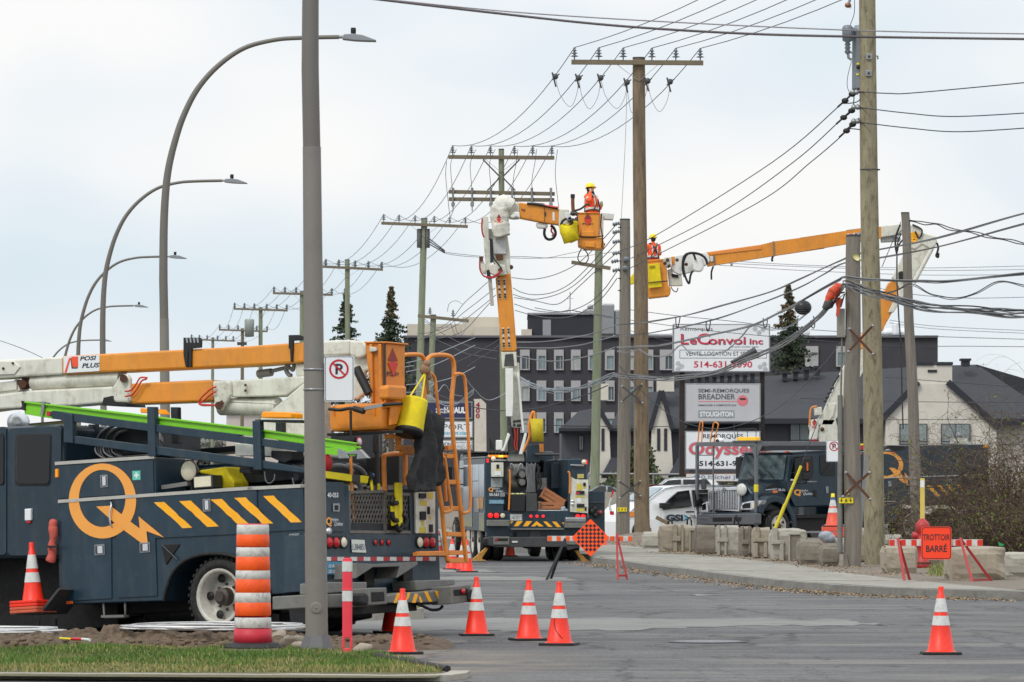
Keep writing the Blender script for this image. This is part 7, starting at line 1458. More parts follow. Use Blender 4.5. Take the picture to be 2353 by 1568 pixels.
mw(zE,[(678,415),(748,415),(742,590),(700,590)],.3,M('hose_bay_dark',(50,26,26),.7,0,.5,14),'hose_bay',YB-.05)
for k in range(5):hose(MF,zE,((690+k*12,420),(700+k*8,480+9*k),(690+k*10,540),(705+k*6,590)),YB-.12,.016,rh if k%2 else black,MT)
b=MB();[b.ball(p,.035,8)for p in cp(MF,zE,[(700,365),(722,362),(742,360),(700,392),(730,398),(745,395)],YB-.02)];b.build('bolt',greyd,MT)
mw(zE,[(630,-50),(690,-50),(692,200),(686,322),(680,328),(634,326)],.25,white,'boom_cover',YB-.35,.03)
mw(zG,[(552,905),(672,866),(720,1465),(705,1482),(598,1482)],.45,orange,'upper_boom',YB-.1,.03)
mw(zG,[(597,1486),(716,1484),(722,1600),(605,1620)],.4,cream,'boom_collar',YB-.08)
mw(zG,[(628,1505),(690,1500),(700,1600),(620,1600)],.02,greyd,'boom_recess',YB-.1)
for x0,y0 in((570,915),(612,913),(602,1297),(644,1295)):
 mw(zG,[(x0,y0),(x0+18,y0),(x0+27,y0+157),(x0+11,y0+157)],.02,cream,'bolt_plate',YB-.12,.004);bolts(MF,zG,[(x0+9+q*.05,y0+q)for q in(16,38,80,122,142)],YB-.125,.03,greyd,MT)
mw(zG,[(455,520),(640,520),(665,700),(672,880),(612,900),(552,895),(545,820),(525,740),(530,610),(470,590)],.35,cream,'elbow',YB-.05,.03);mw(zG,[(530,605),(635,605),(640,720),(540,720)],.4,M('elbow_grey',(188,190,190),.5,0,.08,4,dirt=(130,120,100),dirt_amt=.5),'elbow_box',YB-.15,.02)
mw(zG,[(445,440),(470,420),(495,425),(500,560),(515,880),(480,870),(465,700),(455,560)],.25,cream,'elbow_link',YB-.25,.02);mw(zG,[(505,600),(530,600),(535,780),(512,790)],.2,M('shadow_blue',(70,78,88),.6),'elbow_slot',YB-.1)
mw(zG,[(500,800),(628,802),(640,880),(560,892),(505,868)],.3,cream,'elbow_bracket',YB-.3,.02);mw(zG,[(553,725),(612,725),(612,765),(560,770)],.1,rust,'rust_patch',YB-.2,.01);mw(zG,[(425,755),(455,765),(480,820),(478,880),(455,870),(430,820)],.2,cream,'valve_box',YB-.2,.02)
mw(zG,[(482,845),(505,840),(515,895),(485,895)],.2,black,'boot',YB-.32);mw(zG,[(490,880),(522,890),(541,1120),(512,1122)],.2,M('pale_strut',(176,170,158),.6,0,.06,3),'strut',YB-.2,.006)
for p_ in(((480,895),(520,900),(560,880),(600,850)),((480,905),(530,905),(575,885),(592,855)),((430,770),(432,840),(460,890),(500,900)),((450,440),(445,500),(452,560),(465,590))):hose(MF,zG,p_,YB-.4,.02,redp,MT)
MB().tube([cp(MF,zG,[(440,740)],YB-.2)[0],cp(MF,zG,[(440,775)],YB-.2)[0]],.05,8).ball(cp(MF,zG,[(590,845)],YB-.35)[0],.06,8).ball(cp(MF,zG,[(674,822)],YB)[0],.06,8).build('fitting',rust,MT)
hose(MF,zG,((510,600),(520,700),(545,760),(600,830)),YB-.38,.018,black,MT)
cv=MB().tube(cat_rom(cp(MF,zG,[(602,575),(595,500),(585,430),(590,350),(625,315),(680,345)],YB-.2),5),[.2,.22,.2,.23,.21,.21,.23,.21,.22,.21,.22,.23,.21,.22,.23,.21,.22,.21,.2,.19,.18,.18,.17,.16,.16,.15][:26],16)
cv.v=[tuple(Vector(v)+.06*Vector((noise.noise(Vector(v)*5),noise.noise(Vector(v)*6),noise.noise(Vector(v)*7))))for v in cv.v]
cv.build('fabric_cover',M('cover_white',(214,212,202),.85,0,.12,4,bump=.8),MT)
pw=cp(MF,zG,[(579,438)],YB-.56)[0];r_,u_=cdir(MF,(1,0,0)),Vector((0,0,1));diamond(MF,pw,.10,MT,(r_,u_),cdir(MF,(0,-.02,0)))
b=MB();q=cp(MF,zG,[(545,455),(612,455),(545,475)],YB-.57);text(b,'POSI+',q[0],q[1],q[2],.03);b.build('lettering',M('mark_red2',(206,60,46),.6),MT)
mw(zG,[(652,352),(690,315),(742,312),(748,440),(700,445),(655,440)],.35,cream,'jib_bracket',YB-.1,.03);mw(zG,[(700,385),(742,390),(745,440),(715,425),(690,440),(665,425)],.1,white,'jib_link',YB-.25,.03)
mw(zG,[(735,312),(938,345),(1050,358),(1056,492),(935,475),(742,438)],.42,orange,'jib',YB-.12,.03);mw(zG,[(934,345),(940,345),(940,476),(934,475)],.44,M('seam_brown',(120,80,40),.6),'jib_seam',YB-.13,0)
mw(zG,[(1048,362),(1128,368),(1135,480),(1080,520),(1048,500)],.35,cream,'jib_head',YB-.15,.03);mw(zG,[(1100,395),(1140,395),(1140,440),(1100,445)],.1,sign_w,'bracket_plate',YB-.3,.01);mw(zG,[(870,472),(965,480),(962,512),(940,520),(885,515),(870,500)],.3,white,'motor_cover',YB-.05,.05)
mw(zG,[(1000,390),(1016,392),(1016,460),(1000,455)],.02,sign_w,'sticker',YB-.135,0);mw(zG,[(940,388),(948,390),(948,424),(940,422)],.02,black,'sticker',YB-.14,0)
b=MB();q=cp(MF,zG,[(756,362),(785,366),(756,384)],YB-.127);text(b,'POSI',q[0],q[1],q[2],.02);b.build('lettering',txt_b,MT)
for p_ in(((800,322),(870,330),(960,345),(1040,360)),((940,340),(1000,350),(1045,356))):hose(MF,zG,p_,YB-.15,.03,rh if p_[0][0]>900 else black,MT)
b=MB();q0,q1=cp(MF,zG,[(850,318),(935,326)],YB+.1);b.bar(q0,q1,.03,.02);[b.tube([q0 .lerp(q1,k/5),q0 .lerp(q1,k/5)-Vector((0,0,.14))],.012,5)for k in range(6)];b.build('guard',greyd,MT)
hose(MF,zG,((940,520),(935,560),(950,595),(980,605),(1010,590),(1024,555),(1010,515),(985,495)),YB,.035,black,MT);hose(MF,zG,((995,510),(990,540),(1005,560),(995,580)),YB-.05,.022,redp,MT)
BKc=[(1200,395),(1372,397),(1375,450),(1360,600),(1372,668),(1240,660),(1202,560)]
mw(zG,[(1200,397),(1370,398),(1362,585),(1200,578)],.75,orange,'bucket',YB-.5,.02);mw(zG,[(1198,575),(1362,585),(1395,590),(1410,660),(1390,680),(1260,680),(1202,655)],.8,orange,'bucket_base',YB-.52,.03);mw(zG,[(1366,400),(1400,405),(1398,600),(1362,590)],.6,M('bucket_liner',(220,196,176),.6,0,.06,3),'bucket_side',YB-.45,.02)
mw(zG,[(1196,392),(1374,394),(1374,402),(1196,400)],.8,orange2,'bucket_rim',YB-.53,.01);mw(zG,[(1225,538),(1325,540),(1335,582),(1225,580)],.06,orange,'bucket_panel',YB-.56,.015);mw(zG,[(1255,622),(1330,624),(1330,668),(1255,662)],.06,orange,'bucket_panel',YB-.58,.015)
pw=cp(MF,zG,[(1277,445)],YB-.51)[0];diamond(MF,pw,.155,MT,(r_,u_),cdir(MF,(0,-.008,0)))
b=MB();q=cp(MF,zG,[(1236,474),(1320,474),(1236,492)],YB-.505);text(b,'POSI+',q[0],q[1],q[2],.02);b.build('lettering',txt_b,MT)
mw(zG,[(1388,392),(1484,402),(1476,450),(1398,446)],.4,M('tray_white',(206,206,200),.6,0,.08,4),'side_tray',YB-.35,.02)
hose(MF,zG,((1205,580),(1300,590),(1400,575)),YB-.56,.015,black,MT,'strap');hose(MF,zG,((1385,400),(1378,500),(1392,590),(1385,670)),YB-.55,.015,black,MT,'strap')
hose(MF,zG,((1225,680),(1205,720),(1200,760),(1225,795),(1258,790),(1280,755),(1270,710),(1245,680)),YB-.2,.014,M('rope_brown',(96,74,62),.8),MT,'rope')
hose(MF,zG,((1160,250),(1158,300),(1160,360),(1165,420)),YB-.3,.045,M('stick_brown',(120,66,44),.6,0,.3,12),MT,'tool_handle');hose(MF,zG,((1158,250),(1158,280)),YB-.3,.055,black,MT,'tool_head')
o=MB().lathe([(.001,0),(.2,.02),(.22,.3),(.21,.45)],MF.mat@cp(MF,zG,[(1160,620)],YB-.6)[0],(-.35,0,1),18).build('tool_bag',yel2);[setattr(v,'co',v.co+Vector([.14*noise.noise(v.co*5+Vector((k*7,0,0)))for k in range(3)]))for v in o.data.vertices];tag(o,'crumpled yellow tool bag hanging left of the upper bucket','tool bag')
for p_,mt,r in((((1110,440),(1080,460),(1065,500),(1090,520)),black,.03),(((1130,430),(1150,470),(1130,510)),black,.04),(((1200,420),(1185,470),(1200,520),(1190,540)),redp,.028),(((1215,430),(1225,480),(1250,490)),redp,.02),(((1170,380),(1220,365),(1270,330),(1290,340)),black,.025),(((1120,460),(1160,450),(1200,470),(1185,430)),greyd,.04),(((1140,400),(1180,400),(1200,410)),greyd,.05)):hose(MF,zG,p_,YB-.45,r,mt,MT)
MB().tube(cat_rom(cp(MF,zE,[(772,600),(790,560),(820,480),(815,400),(835,310),(852,292),(858,320),(856,380)],110.5),5),.034,8).build('grab_rail',oy,MT);MB().tube(cp(MF,zE,[(905,540),(905,605)],111),.03,8).tube(cp(MF,zE,[(920,540),(920,605)],111),.03,8).build('grab_rail',oy,MT)
o=MB().lathe([(.001,.0),(.15,.0),(.15,.3),(.16,.56),(.14,.56),(.14,.05)],W(*zE(885,525),110.3),(-.06,0,1),24).build('tool_bucket',M('bucket_yellow_old',(196,176,40),.8,0,.15,6,bump=.3));tag(o,'faded yellow bucket hanging by a rope above the middle truck','tool bucket');o2=MB().tube([W(*zE(862,412),110.3),W(*zE(872,300),110.4),W(*zE(905,415),110.3)],.012,5).build('rope',M('rag2',(150,150,100),.9),o)
MB().tube(cp(MF,zE,[(508,495),(510,600)],110),.012,6).prism(cp(MF,zE,[(510,500),(540,560),(545,600),(512,580)],110),cdir(MF,(0,.02,0))).build('flag',cloth_b,MT)
def remesh(mb,name,vox,mat,parent,smooth=8):
 o=mb.build('tmp',mat);m=o.modifiers.new('r','REMESH');m.mode='VOXEL';m.voxel_size=vox;s2=o.modifiers.new('s','SMOOTH');s2 .factor=.6;s2 .iterations=smooth
 dg=bpy.context.evaluated_depsgraph_get();dg.update();me=bpy.data.meshes.new_from_object(o.evaluated_get(dg));me.name=name
 me.polygons.foreach_set('use_smooth',[True]*len(me.polygons));me.materials.clear();me.materials.append(mat)
 od=o.data;bpy.data.objects.remove(o);bpy.data.meshes.remove(od)
 q=bpy.data.objects.new(name,me);C.objects.link(q)
 if parent:q.parent=parent
 return q
def cap(mb,a,b_,ra,rb):
 a,b_=Vector(a),Vector(b_);mb.tube([a,a.lerp(b_,.5),b_],[ra,(ra+rb)/2,rb],12).ball(a,ra*.99,12).ball(b_,rb*.99,12)
def person(label,loc,yaw,sc_,arms,beard=False,head_turn=0. ,glove=()):
 """arms: two lists shoulder, elbow, wrist, hand direction (local metres, x right, -y front)"""
 o=empty('person',loc);o.rotation_euler=(0,0,yaw);o.scale=(sc_,)*3;tag(o,label,'person')
 bd=MB()
 for s_ in(-1,1):
  cap(bd,(s_*.10,0,.92),(s_*.11,-.02,.50),.085,.055);cap(bd,(s_*.11,-.02,.50),(s_*.12,.01,.09),.055,.038);cap(bd,(s_*.12,.03,.05),(s_*.13,-.15,.035),.042,.032)
 cap(bd,(-.07,0,.98),(.07,0,.98),.12,.12);cap(bd,(0,0,1.0),(0,0,1.30),.125,.14);cap(bd,(-.13,0,1.40),(.13,0,1.40),.075,.075);cap(bd,(0,0,1.42),(0,-.01,1.56),.055,.052)
 hc=Vector((0,-.02,1.66));bd.ball(hc,.095,16,(.80,1,1.15));bd.ball(hc+Vector((0,-.035,-.07)),.055,12,(.95,1,.8));bd.ball(hc+Vector((0,-.10,-.01)),.018,8,(.8,1,1.6));bd.ball(hc+Vector((0,-.085,-.055)),.020,8,(1.3,.8,.5))
 for s_ in(-1,1):bd.ball(hc+Vector((s_*.078,.005,-.01)),.024,8,(.4,.8,1.2));bd.ball(hc+Vector((s_*.032,-.082,.015)),.012,8)
 for(S,E,Wr,Hd),s_ in zip(arms,(-1,1)):
  S,E,Wr,Hd=map(Vector,(S,E,Wr,Hd));cap(bd,S,E,.055,.042);cap(bd,E,Wr,.042,.028);Hd=Hd.normalized();n_=Hd.cross((E-Wr).normalized());n_=n_.normalized()if n_.length>.1 else Hd.orthogonal().normalized();sd_=Hd.cross(n_).normalized()
  cap(bd,Wr+Hd*.03,Wr+Hd*.07,.030,.034);cap(bd,Wr+Hd*.04-n_*.02,Wr+Hd*.085-n_*.022,.018,.018);cap(bd,Wr+Hd*.04+n_*.02,Wr+Hd*.085+n_*.022,.018,.018)
  for k,L_ in enumerate((.062,.075,.07,.052)):
   b0=Wr+Hd*.09+n_*(.03-.02*k);cap(bd,b0,b0+Hd*L_*.5+sd_*.006,.0095,.009);cap(bd,b0+Hd*L_*.5+sd_*.006,b0+Hd*L_*.85+sd_*.03,.009,.008)
  cap(bd,Wr+Hd*.035+n_*.035,Wr+Hd*.075+n_*.062,.012,.010)
 body=remesh(bd,'body',.011,skin,o,3)
 jk=MB();cap(jk,(-.08,.0,1.02),(.08,.0,1.02),.145,.145);cap(jk,(0,0,1.05),(0,.0,1.28),.18,.19);cap(jk,(-.14,.0,1.39),(.14,.0,1.39),.10,.10);cap(jk,(0,.0,1.42),(0,-.0,1.50),.085,.08)
 for(S,E,Wr,Hd)in arms:
  S,E,Wr=map(Vector,(S,E,Wr));cap(jk,S,E,.085,.068);cap(jk,E,E.lerp(Wr,.92),.068,.048)
 jk.v=[tuple(Vector(v)+.016*Vector((noise.noise(Vector(v)*14),noise.noise(Vector(v)*13+Vector((3,0,0))),0)))for v in jk.v]
 remesh(jk,'jacket',.016,hiv,o,2)
 pt_=MB();cap(pt_,(-.07,0,.96),(.07,0,.96),.14,.14)
 for s_ in(-1,1):cap(pt_,(s_*.10,0,.92),(s_*.11,-.02,.50),.108,.078);cap(pt_,(s_*.11,-.02,.50),(s_*.12,.01,.13),.078,.065)
 remesh(pt_,'trousers',.018,M('work_trousers',(222,84,40),.8,0,.1,8),o,2)
 b=MB()
 for s_ in(-1,1):cap(b,(s_*.12,.05,.04),(s_*.13,-.18,.04),.055,.048)
 remesh(b,'boots',.015,black,o,1)
 MB().lathe([(.128,0),(.128,.02),(.12,.07),(.09,.115),(.045,.135),(.001,.14)],(0,-.01,1.70),(0,-.06,1),24).lathe([(.150,-.006),(.152,.0),(.128,.008)],(0,-.018,1.70),(0,-.06,1),24).bar((0,-.10,1.695),(0,-.19,1.685),.13,.008).build('helmet',hel,o)
 hb=MB();hb.ball((0,.025,1.66),.098,14,(.86,.86,1.05));
 if beard:hb.ball((0,-.055,1.585),.055,10,(1.1,.9,.9)).ball((-.06,-.02,1.61),.035,8,(.5,1,1.6)).ball((.06,-.02,1.61),.035,8,(.5,1,1.6))
 hb.build('hair',hair,o)
 st=MB()
 st.lathe([(.182,-.028),(.188,0),(.182,.028)],(0,0,1.06),n=24,sx=1.22)
 for s_ in(-1,1):st.tube(cat_rom([(s_*.075,-.165,1.07),(s_*.085,-.182,1.25),(s_*.09,-.12,1.46),(s_*.09,0,1.50),(s_*.09,.12,1.45),(s_*.085,.182,1.25),(s_*.075,.165,1.07)],4),.020,6)
 for(S,E,Wr,Hd)in arms:
  S,E=Vector(S),Vector(E);m2=S.lerp(E,.62);st.lathe([(.078,-.028),(.082,0),(.078,.028)],m2,E-S,14)
 st.build('reflective_tape',refl,o)
 hs=MB();hs.tube(cat_rom([(-.15,.16,1.02),(-.02,.195,1.28),(.10,.11,1.48),(.12,0,1.51),(.12,-.12,1.45),(.06,-.20,1.2),(.15,-.14,.98)],4),.017,6).tube(cat_rom([(.15,.16,1.02),(.02,.195,1.28),(-.10,.11,1.48),(-.12,0,1.51),(-.12,-.12,1.45),(-.06,-.20,1.2),(-.15,-.14,.98)],4),.017,6).lathe([(.195,-.02),(.2,0),(.195,.02)],(0,0,1.0),n=20,sx=1.15).ball((0,.21,1.27),.05,8,(1,.4,1));hs.build('harness',black,o)
 if beard:MB().lathe([(.10,-.04),(.115,0),(.10,.05)],(0,.0,1.53),n=16).build('scarf',cloth_b,o)
 for i in glove:
  S,E,Wr,Hd=map(Vector,arms[i]);g_=MB();cap(g_,Wr,Wr+Hd.normalized()*.09,.04,.046);cap(g_,Wr-Hd.normalized()*.05,Wr,.05,.042)
  for k in range(4):n2=Hd.cross((E-Wr)).normalized();cap(g_,Wr+Hd.normalized()*.09+n2*(.03-.02*k),Wr+Hd.normalized()*.14+n2*(.03-.02*k),.014,.012)
  remesh(g_,'glove',.009,M('glove_grey',(170,176,150),.8,0,.1,12),o,1)
 return o
pw=W(1369,0,113.45);zf=W(0,488,113.4).z-.86
w1=person('bearded worker in orange jacket and yellow helmet phoning in the upper bucket',(pw.x,113.35,zf),R(52),.9,[((-.19,0,1.41),(-.30,-.16,1.24),(-.155,-.10,1.52),(.35,-.05,.8)),((.19,0,1.41),(.25,-.08,1.14),(.10,-.26,1.17),(-.4,-.3,.15))],True,glove=(1,))
ph=MB().box((-.035,-.007,-.07),(.035,.007,.07)).build('phone',black,w1);ph.location=(-.105,-.09,1.63);ph.rotation_euler=(R(15),0,R(75))
bpy.context.view_layer.update()
a4=R(42);RF=Fr(((1737-U0)*146/FX,146,0),(math.cos(a4),math.sin(a4),0),(-math.sin(a4),math.cos(a4),0))
RT=root('utility_truck',RF,'right navy line truck with chrome grille parked behind the concrete blocks','utility truck')
def rs(z,pts,d,mat,name,y=0. ,bevel=.01,parent=None,**k):return MB().prism(RF.P([z(*p)for p in pts],1,y),(0,d,0)).build(name,mat,parent or RT,bevel,**k)
def rf(z,pts,d,mat,name,x=0. ,bevel=.01,parent=None,**k):return MB().prism(RF.P([z(*p)for p in pts],0,x),(d,0,0)).build(name,mat,parent or RT,bevel,**k)
zr=lambda v,x=0. ,y=0. :RF.px(1737+x*50,v,1,y).z
hy=lambda z_,x,y,yy=0. :RF.px(*z_(x,y),1,yy)
rf(zK,[(458,880),(1030,866),(1030,962),(1026,980),(460,976)],.3,M('bumper_grey',(104,106,112),.4,.5,.1,4),'front_bumper',0. ,.03)
rf(zK,[(612,908),(802,906),(800,948),(612,950)],.02,under,'bumper_slot',-.012,.01);rf(zK,[(836,906),(896,904),(885,946),(838,948)],.02,under,'bumper_slot',-.012,.01);rf(zK,[(475,905),(580,908),(580,918),(475,915)],.01,steel,'bumper_trim',-.012)
def loft(secs,mat,name,bevel=.02):
 b=MB();n=len(secs[0]);vs=[p for s2 in secs for p in s2]
 f=[[i*n+k,i*n+(k+1)%n,(i+1)*n+(k+1)%n,(i+1)*n+k]for i in range(len(secs)-1)for k in range(n)]+[list(range(n)),list(range((len(secs)-1)*n,len(secs)*n))]
 b.add(vs,f);o=b.build(name,mat,RT,bevel,seg=3);return o
def hsec(x,y0,y1,z0,z1,cr):return[(x,y0,z0),(x,y0,z1-cr*1.4),(x,y0+cr,z1-cr*.3),(x,(y0+y1)/2,z1),(x,y1-cr,z1-cr*.3),(x,y1,z1-cr*1.4),(x,y1,z0)]
loft([hsec(.42,.62,1.92,1.05,1.80,.16),hsec(1.1,.50,2.02,.95,1.93,.24),hsec(1.75,.22,2.28,.9,2.03,.26),hsec(2.15,.16,2.34,.9,2.06,.26)],navy,'hood',.03)
GRx=.28;g4=RF.P([zK(*p)for p in[(565,640),(600,618),(855,610),(872,650),(872,852),(570,832)]],0,GRx)
MB().prism(g4,(.15,0,0)).build('grille_frame',chrome,RT,.02)
rf(zK,[(582,650),(850,638),(856,828),(582,826)],.02,under,'grille_opening',GRx-.012,.0)
b=MB()
for k in range(17):
 x=590+k*16.2;b.prism(RF.P([zK(*p)for p in[(x-3,648),(x+4,648),(x+4,824),(x-3,824)]],0,GRx-.03),(.015,0,0))
b.build('grille_bar',chrome,RT,.003)
rf(zK,[(719,612),(738,640),(722,668),(700,640)],.02,M('emblem_grey',(120,122,126),.3,.6),'emblem',GRx-.05,.004)
rf(zK,[(500,868),(1030,855),(1030,866),(500,880)],.2,M('valance',(46,60,72),.4),'valance',.1,.01)
rf(zK,[(885,800),(900,765),(985,745),(1096,742),(1080,775),(1040,820),(1000,838),(880,835)],.25,chrome,'headlamp',.18,.03);rf(zK,[(900,790),(930,768),(980,765),(980,815),(905,822)],.02,glass,'headlamp_lens',.165,.01);rf(zK,[(1000,765),(1040,758),(1030,810),(995,822)],.02,lens_wh,'turn_lamp',.165,.01)
rf(zK,[(492,862),(508,775),(555,750),(565,860)],.25,chrome,'headlamp',.18,.03);rf(zK,[(508,785),(545,768),(548,830),(508,838)],.02,glass,'headlamp_lens',.165,.01)
fe_=Z(zK,(1040,860),(1048,800),(1090,740),(1150,700),(1230,690),(1310,712),(1370,770),(1410,850),(1440,900),(1445,1010),(1415,1010),(1385,900),(1340,810),(1270,765),(1200,755),(1140,775),(1095,830),(1080,880))
for y in(.02,1.8):MB().prism([p+Vector((.35 if y>1 else.16,y,0))if p.x<.8 or y>1 else p+Vector((0,y,0))for p in RF.P(fe_,1,0)],(0,.45,0)).build('fender',navy,RT,.03,seg=3)
cabp=[hy(zK,*p,.1)for p in((1336,545),(1395,292),(1412,268),(1560,254),(1700,250),(1850,252),(1850,800),(1460,806),(1410,720),(1340,650))]
MB().prism(cabp,(0,2.25,0)).build('cab',navy,RT,.06,seg=3)
wbx,wtx=hy(zK,1336,545,.1),hy(zK,1392,300,.1)
MB().prism([(wbx.x-.03,.22,wbx.z+.03),(wbx.x-.03,2.23,wbx.z+.03),(wtx.x-.03,2.1,wtx.z),(wtx.x-.03,.32,wtx.z)],(.02,0,0)).build('windscreen',M('windscreen_glass',(70,84,88),.05,0,.75,2.2),RT)  # strong light-dark mottling in the glass colour stands in for reflections
b=MB();[b.bar((wbx.x-.04,y0,wbx.z+.05),(wbx.x+(wtx.x-wbx.x)*.35-.05,y1,wbx.z+.3),.02,.02)for y0,y1 in((.6,1.0),(1.5,1.9))];b.build('wiper',black,RT)
rs(zK,[(1395,268),(1700,248),(1850,250),(1850,262),(1400,285)],2.3,navy,'roof',.07,.03)
for x in(1075,1122,1178):c2=RF.px(*zK(x,278),0,wtx.x+.1);MB().box(c2-Vector((.05,.06,.0)),c2+Vector((.05,.06,.05))).build('roof_lamp',MATS['amber_reflector'],RT,.01)
c2=hy(zK,1345,282,.3);MB().box(c2-Vector((.05,.06,-.03)),c2+Vector((.05,.06,.08))).build('roof_lamp',MATS['amber_reflector'],RT,.01)
rs(zK,[(1372,300),(1632,292),(1640,790),(1420,800),(1345,640),(1342,560)],.03,navy,'door',.075,.01)
rs(D_,rpoly(Z(zK,(1412,312),(1600,304),(1602,495),(1560,545),(1385,545),(1378,500)),4),.02,glass,'window',.065);rs(D_,rpoly(Z(zK,(1665,298),(1812,296),(1815,505),(1690,500),(1668,480)),4),.02,glass,'window',.085)
rs(zK,[(1600,640),(1635,640),(1635,705),(1600,705)],.03,under,'door_handle',.055);rs(zK,[(1726,605),(1752,605),(1750,672),(1728,672)],.03,steel,'latch',.07)
rs(zK,[(1140,610),(1200,582),(1265,580),(1268,608),(1140,630)],.03,under,'hood_vent',.18);MB().tube([hy(zK,1135,638,.14),hy(zK,1245,628,.14)],.012,6).build('grab_handle',chrome,RT)
rs(zK,[(1212,645),(1252,643),(1252,668),(1212,668)],.05,M('side_lamp',(226,120,60),.4),'turn_lamp',.1);rs(zK,[(1380,532),(1408,532),(1408,548),(1380,548)],.01,sign_w,'sticker',.06)
def trs(s,z_,x0,y0,x1,y1,y,mat,bold=.02,**k):
 b=MB();text(b,s,hy(z_,x0,y0,y),hy(z_,x1,y0,y),hy(z_,x0,y1,y),bold,**k);return b.build('lettering',mat,RT)
trs('50-560',zK,1258,626,1335,650,.17,txt_w,.01);trs('Q',zK,1411,632,1480,700,.068,logo_or,.04);trs('Hydro',zK,1470,632,1545,660,.068,txt_w,.0,shear=.1);trs('Québec',zK,1498,660,1590,692,.068,txt_w,.0,shear=.1);trs('514 840 5050',zK,1542,551,1632,560,.068,txt_w,0)
rs(zK,[(1502,325),(1575,320),(1578,462),(1506,465)],.12,black,'mirror',-.35,.03);rs(zK,[(1506,470),(1577,468),(1570,535),(1512,540)],.1,black,'mirror',-.35,.03);rs(zK,[(1535,372),(1551,370),(1551,448),(1536,450)],.01,MATS['amber_reflector'],'mirror_lamp',-.37,.004)
MB().tube([hy(zK,1540,540,-.3),hy(zK,1530,570,-.1),hy(zK,1450,575,.08)],.02,6).tube([hy(zK,1540,322,-.3),hy(zK,1500,310,.08)],.018,6).build('mirror_arm',black,RT)
c2=RF.px(*zK(880,410),0,1.9);MB().box(c2-Vector((.05,.16,.38)),c2+Vector((.05,.16,.32))).build('mirror',black,RT,.03);MB().tube(RF.P(Z(zK,(875,350),(872,318),(900,305),(965,300)),0,1.9),.02,6).tube(RF.P(Z(zK,(880,490),(920,510),(965,500)),0,1.9),.018,6).build('mirror_arm',black,RT)
for x,y,r in((893,635,.20),):c2=RF.px(*zK(x,y),0,.25);MB().m(refl).lathe([(.001,.05),(r*.6,.04),(r*.95,.0),(r,-.03),(.001,-.06)],c2,(-1,-.2,0),20).build('round_mirror',None,RT);MB().tube([c2,RF.px(*zK(930,690),0,.4),RF.px(*zK(1005,700),0,.6)],.02,6).tube([RF.px(*zK(975,610),0,.5),RF.px(*zK(1005,715),0,.6)],.018,6).build('mirror_arm',black,RT)
c2=RF.px(*zK(528,580),0,.2);MB().box(c2-Vector((.04,.1,.17)),c2+Vector((.04,.1,.17))).build('mirror',greyd,RT,.03);MB().tube([c2,RF.px(*zK(540,650),0,.3),RF.px(*zK(568,665),0,.4)],.016,6).build('mirror_arm',black,RT)
c2=RF.px(*zK(990,570),0,.9);MB().box(c2-Vector((.05,.14,.15)),c2+Vector((.05,.14,.15))).build('mirror',black,RT,.04)
cw=RF.px(*zK(1262,1000),1,.05)
for y,sg in((.05,-1),(2.40,1)):wheel(RT,(cw.x,y,.53),(0,sg,0),.53,.28,.33,dish=-.04,n=28)
xr_=[RF.px(*zL(850,960),1,.05).x,RF.px(*zL(1240,965),1,.05).x]
for x in xr_:
 for y,sg in((.05,-1),(2.40,1)):wheel(RT,(x,y,.53),(0,sg,0),.53,.26,.36,dual=True,dish=.12,n=28)
MB().box((.4,.75,.55),(12.2,.95,.85)).box((.4,1.5,.55),(12.2,1.7,.85)).box((cw.x+.7,.15,.35),(cw.x+2.2,.6,.75)).tube([(cw.x,.2,.5),(cw.x,2.2,.5)],.08,8).build('chassis',under,RT,.01)
rs(zK,[(1440,880),(1840,875),(1840,910),(1440,918)],.35,under,'running_board',.05,.01);rs(zK,[(1560,1060),(1700,1060),(1705,1110),(1600,1120)],.5,greyd,'step',.2)
by=[hy(zL,*p,.0)for p in((322,268),(680,250),(682,205),(1612,190),(1612,780),(1390,800),(1180,760),(780,760),(700,960),(322,955))]
MB().prism(by,(0,.6,0)).prism([p+Vector((0,1.85,0))for p in by],(0,.6,0)).build('body',navy,RT,.02)
MB().prism([hy(zL,*p,.6)for p in((322,290),(1612,215),(1612,640),(322,640))],(0,1.2,0)).build('bed',navyd,RT)
MB().bar(hy(zL,600,519,-.01),hy(zL,1880,478,-.01),.03,.035).bar(hy(zL,345,760,-.01),hy(zL,700,748,-.01),.03,.025).build('rail_trim',MATS['aluminium_trim'],RT)
q_=lambda cx,cy,rx,ry,k,n=40:hy(zL,cx+rx*math.cos(2*math.pi*k/n),cy+ry*math.sin(2*math.pi*k/n),-.006)
b=MB();n=44;o_=[q_(605,395,172,134,k,n)for k in range(n)];i_=[q_(603,392,130,108,k,n)for k in range(n)];b.add(o_+i_,[[k,(k+1)%n,n+(k+1)%n,n+k]for k in range(n)]);b.build('ring_logo',logo_or,RT)
rs(zL,[(636,420),(688,422),(740,462),(792,518),(790,466),(852,540),(818,535),(828,598),(745,545),(700,500)],.002,logo_or,'bolt_logo',-.012,0)
for pts in([(1006,594),(1048,594),(1142,700),(1098,700)],[(1100,592),(1142,590),(1236,696),(1194,698)],[(1194,588),(1236,587),(1316,690),(1290,694)],[(1286,586),(1326,586),(1366,635),(1345,650)]):rs(zL,pts,.002,stripe_y,'hazard_stripe',-.006,0)
for q in((630,550,662,604),(1230,530,1256,580)):rs(zL,mrect(*q),.02,steel,'latch',-.018,.003)
for q in((350,530,690,745),(870,540,1180,740),(1190,530,1580,740)):rs(zL,mrect(*q),.012,navy,'cabinet_door',-.005,.004)
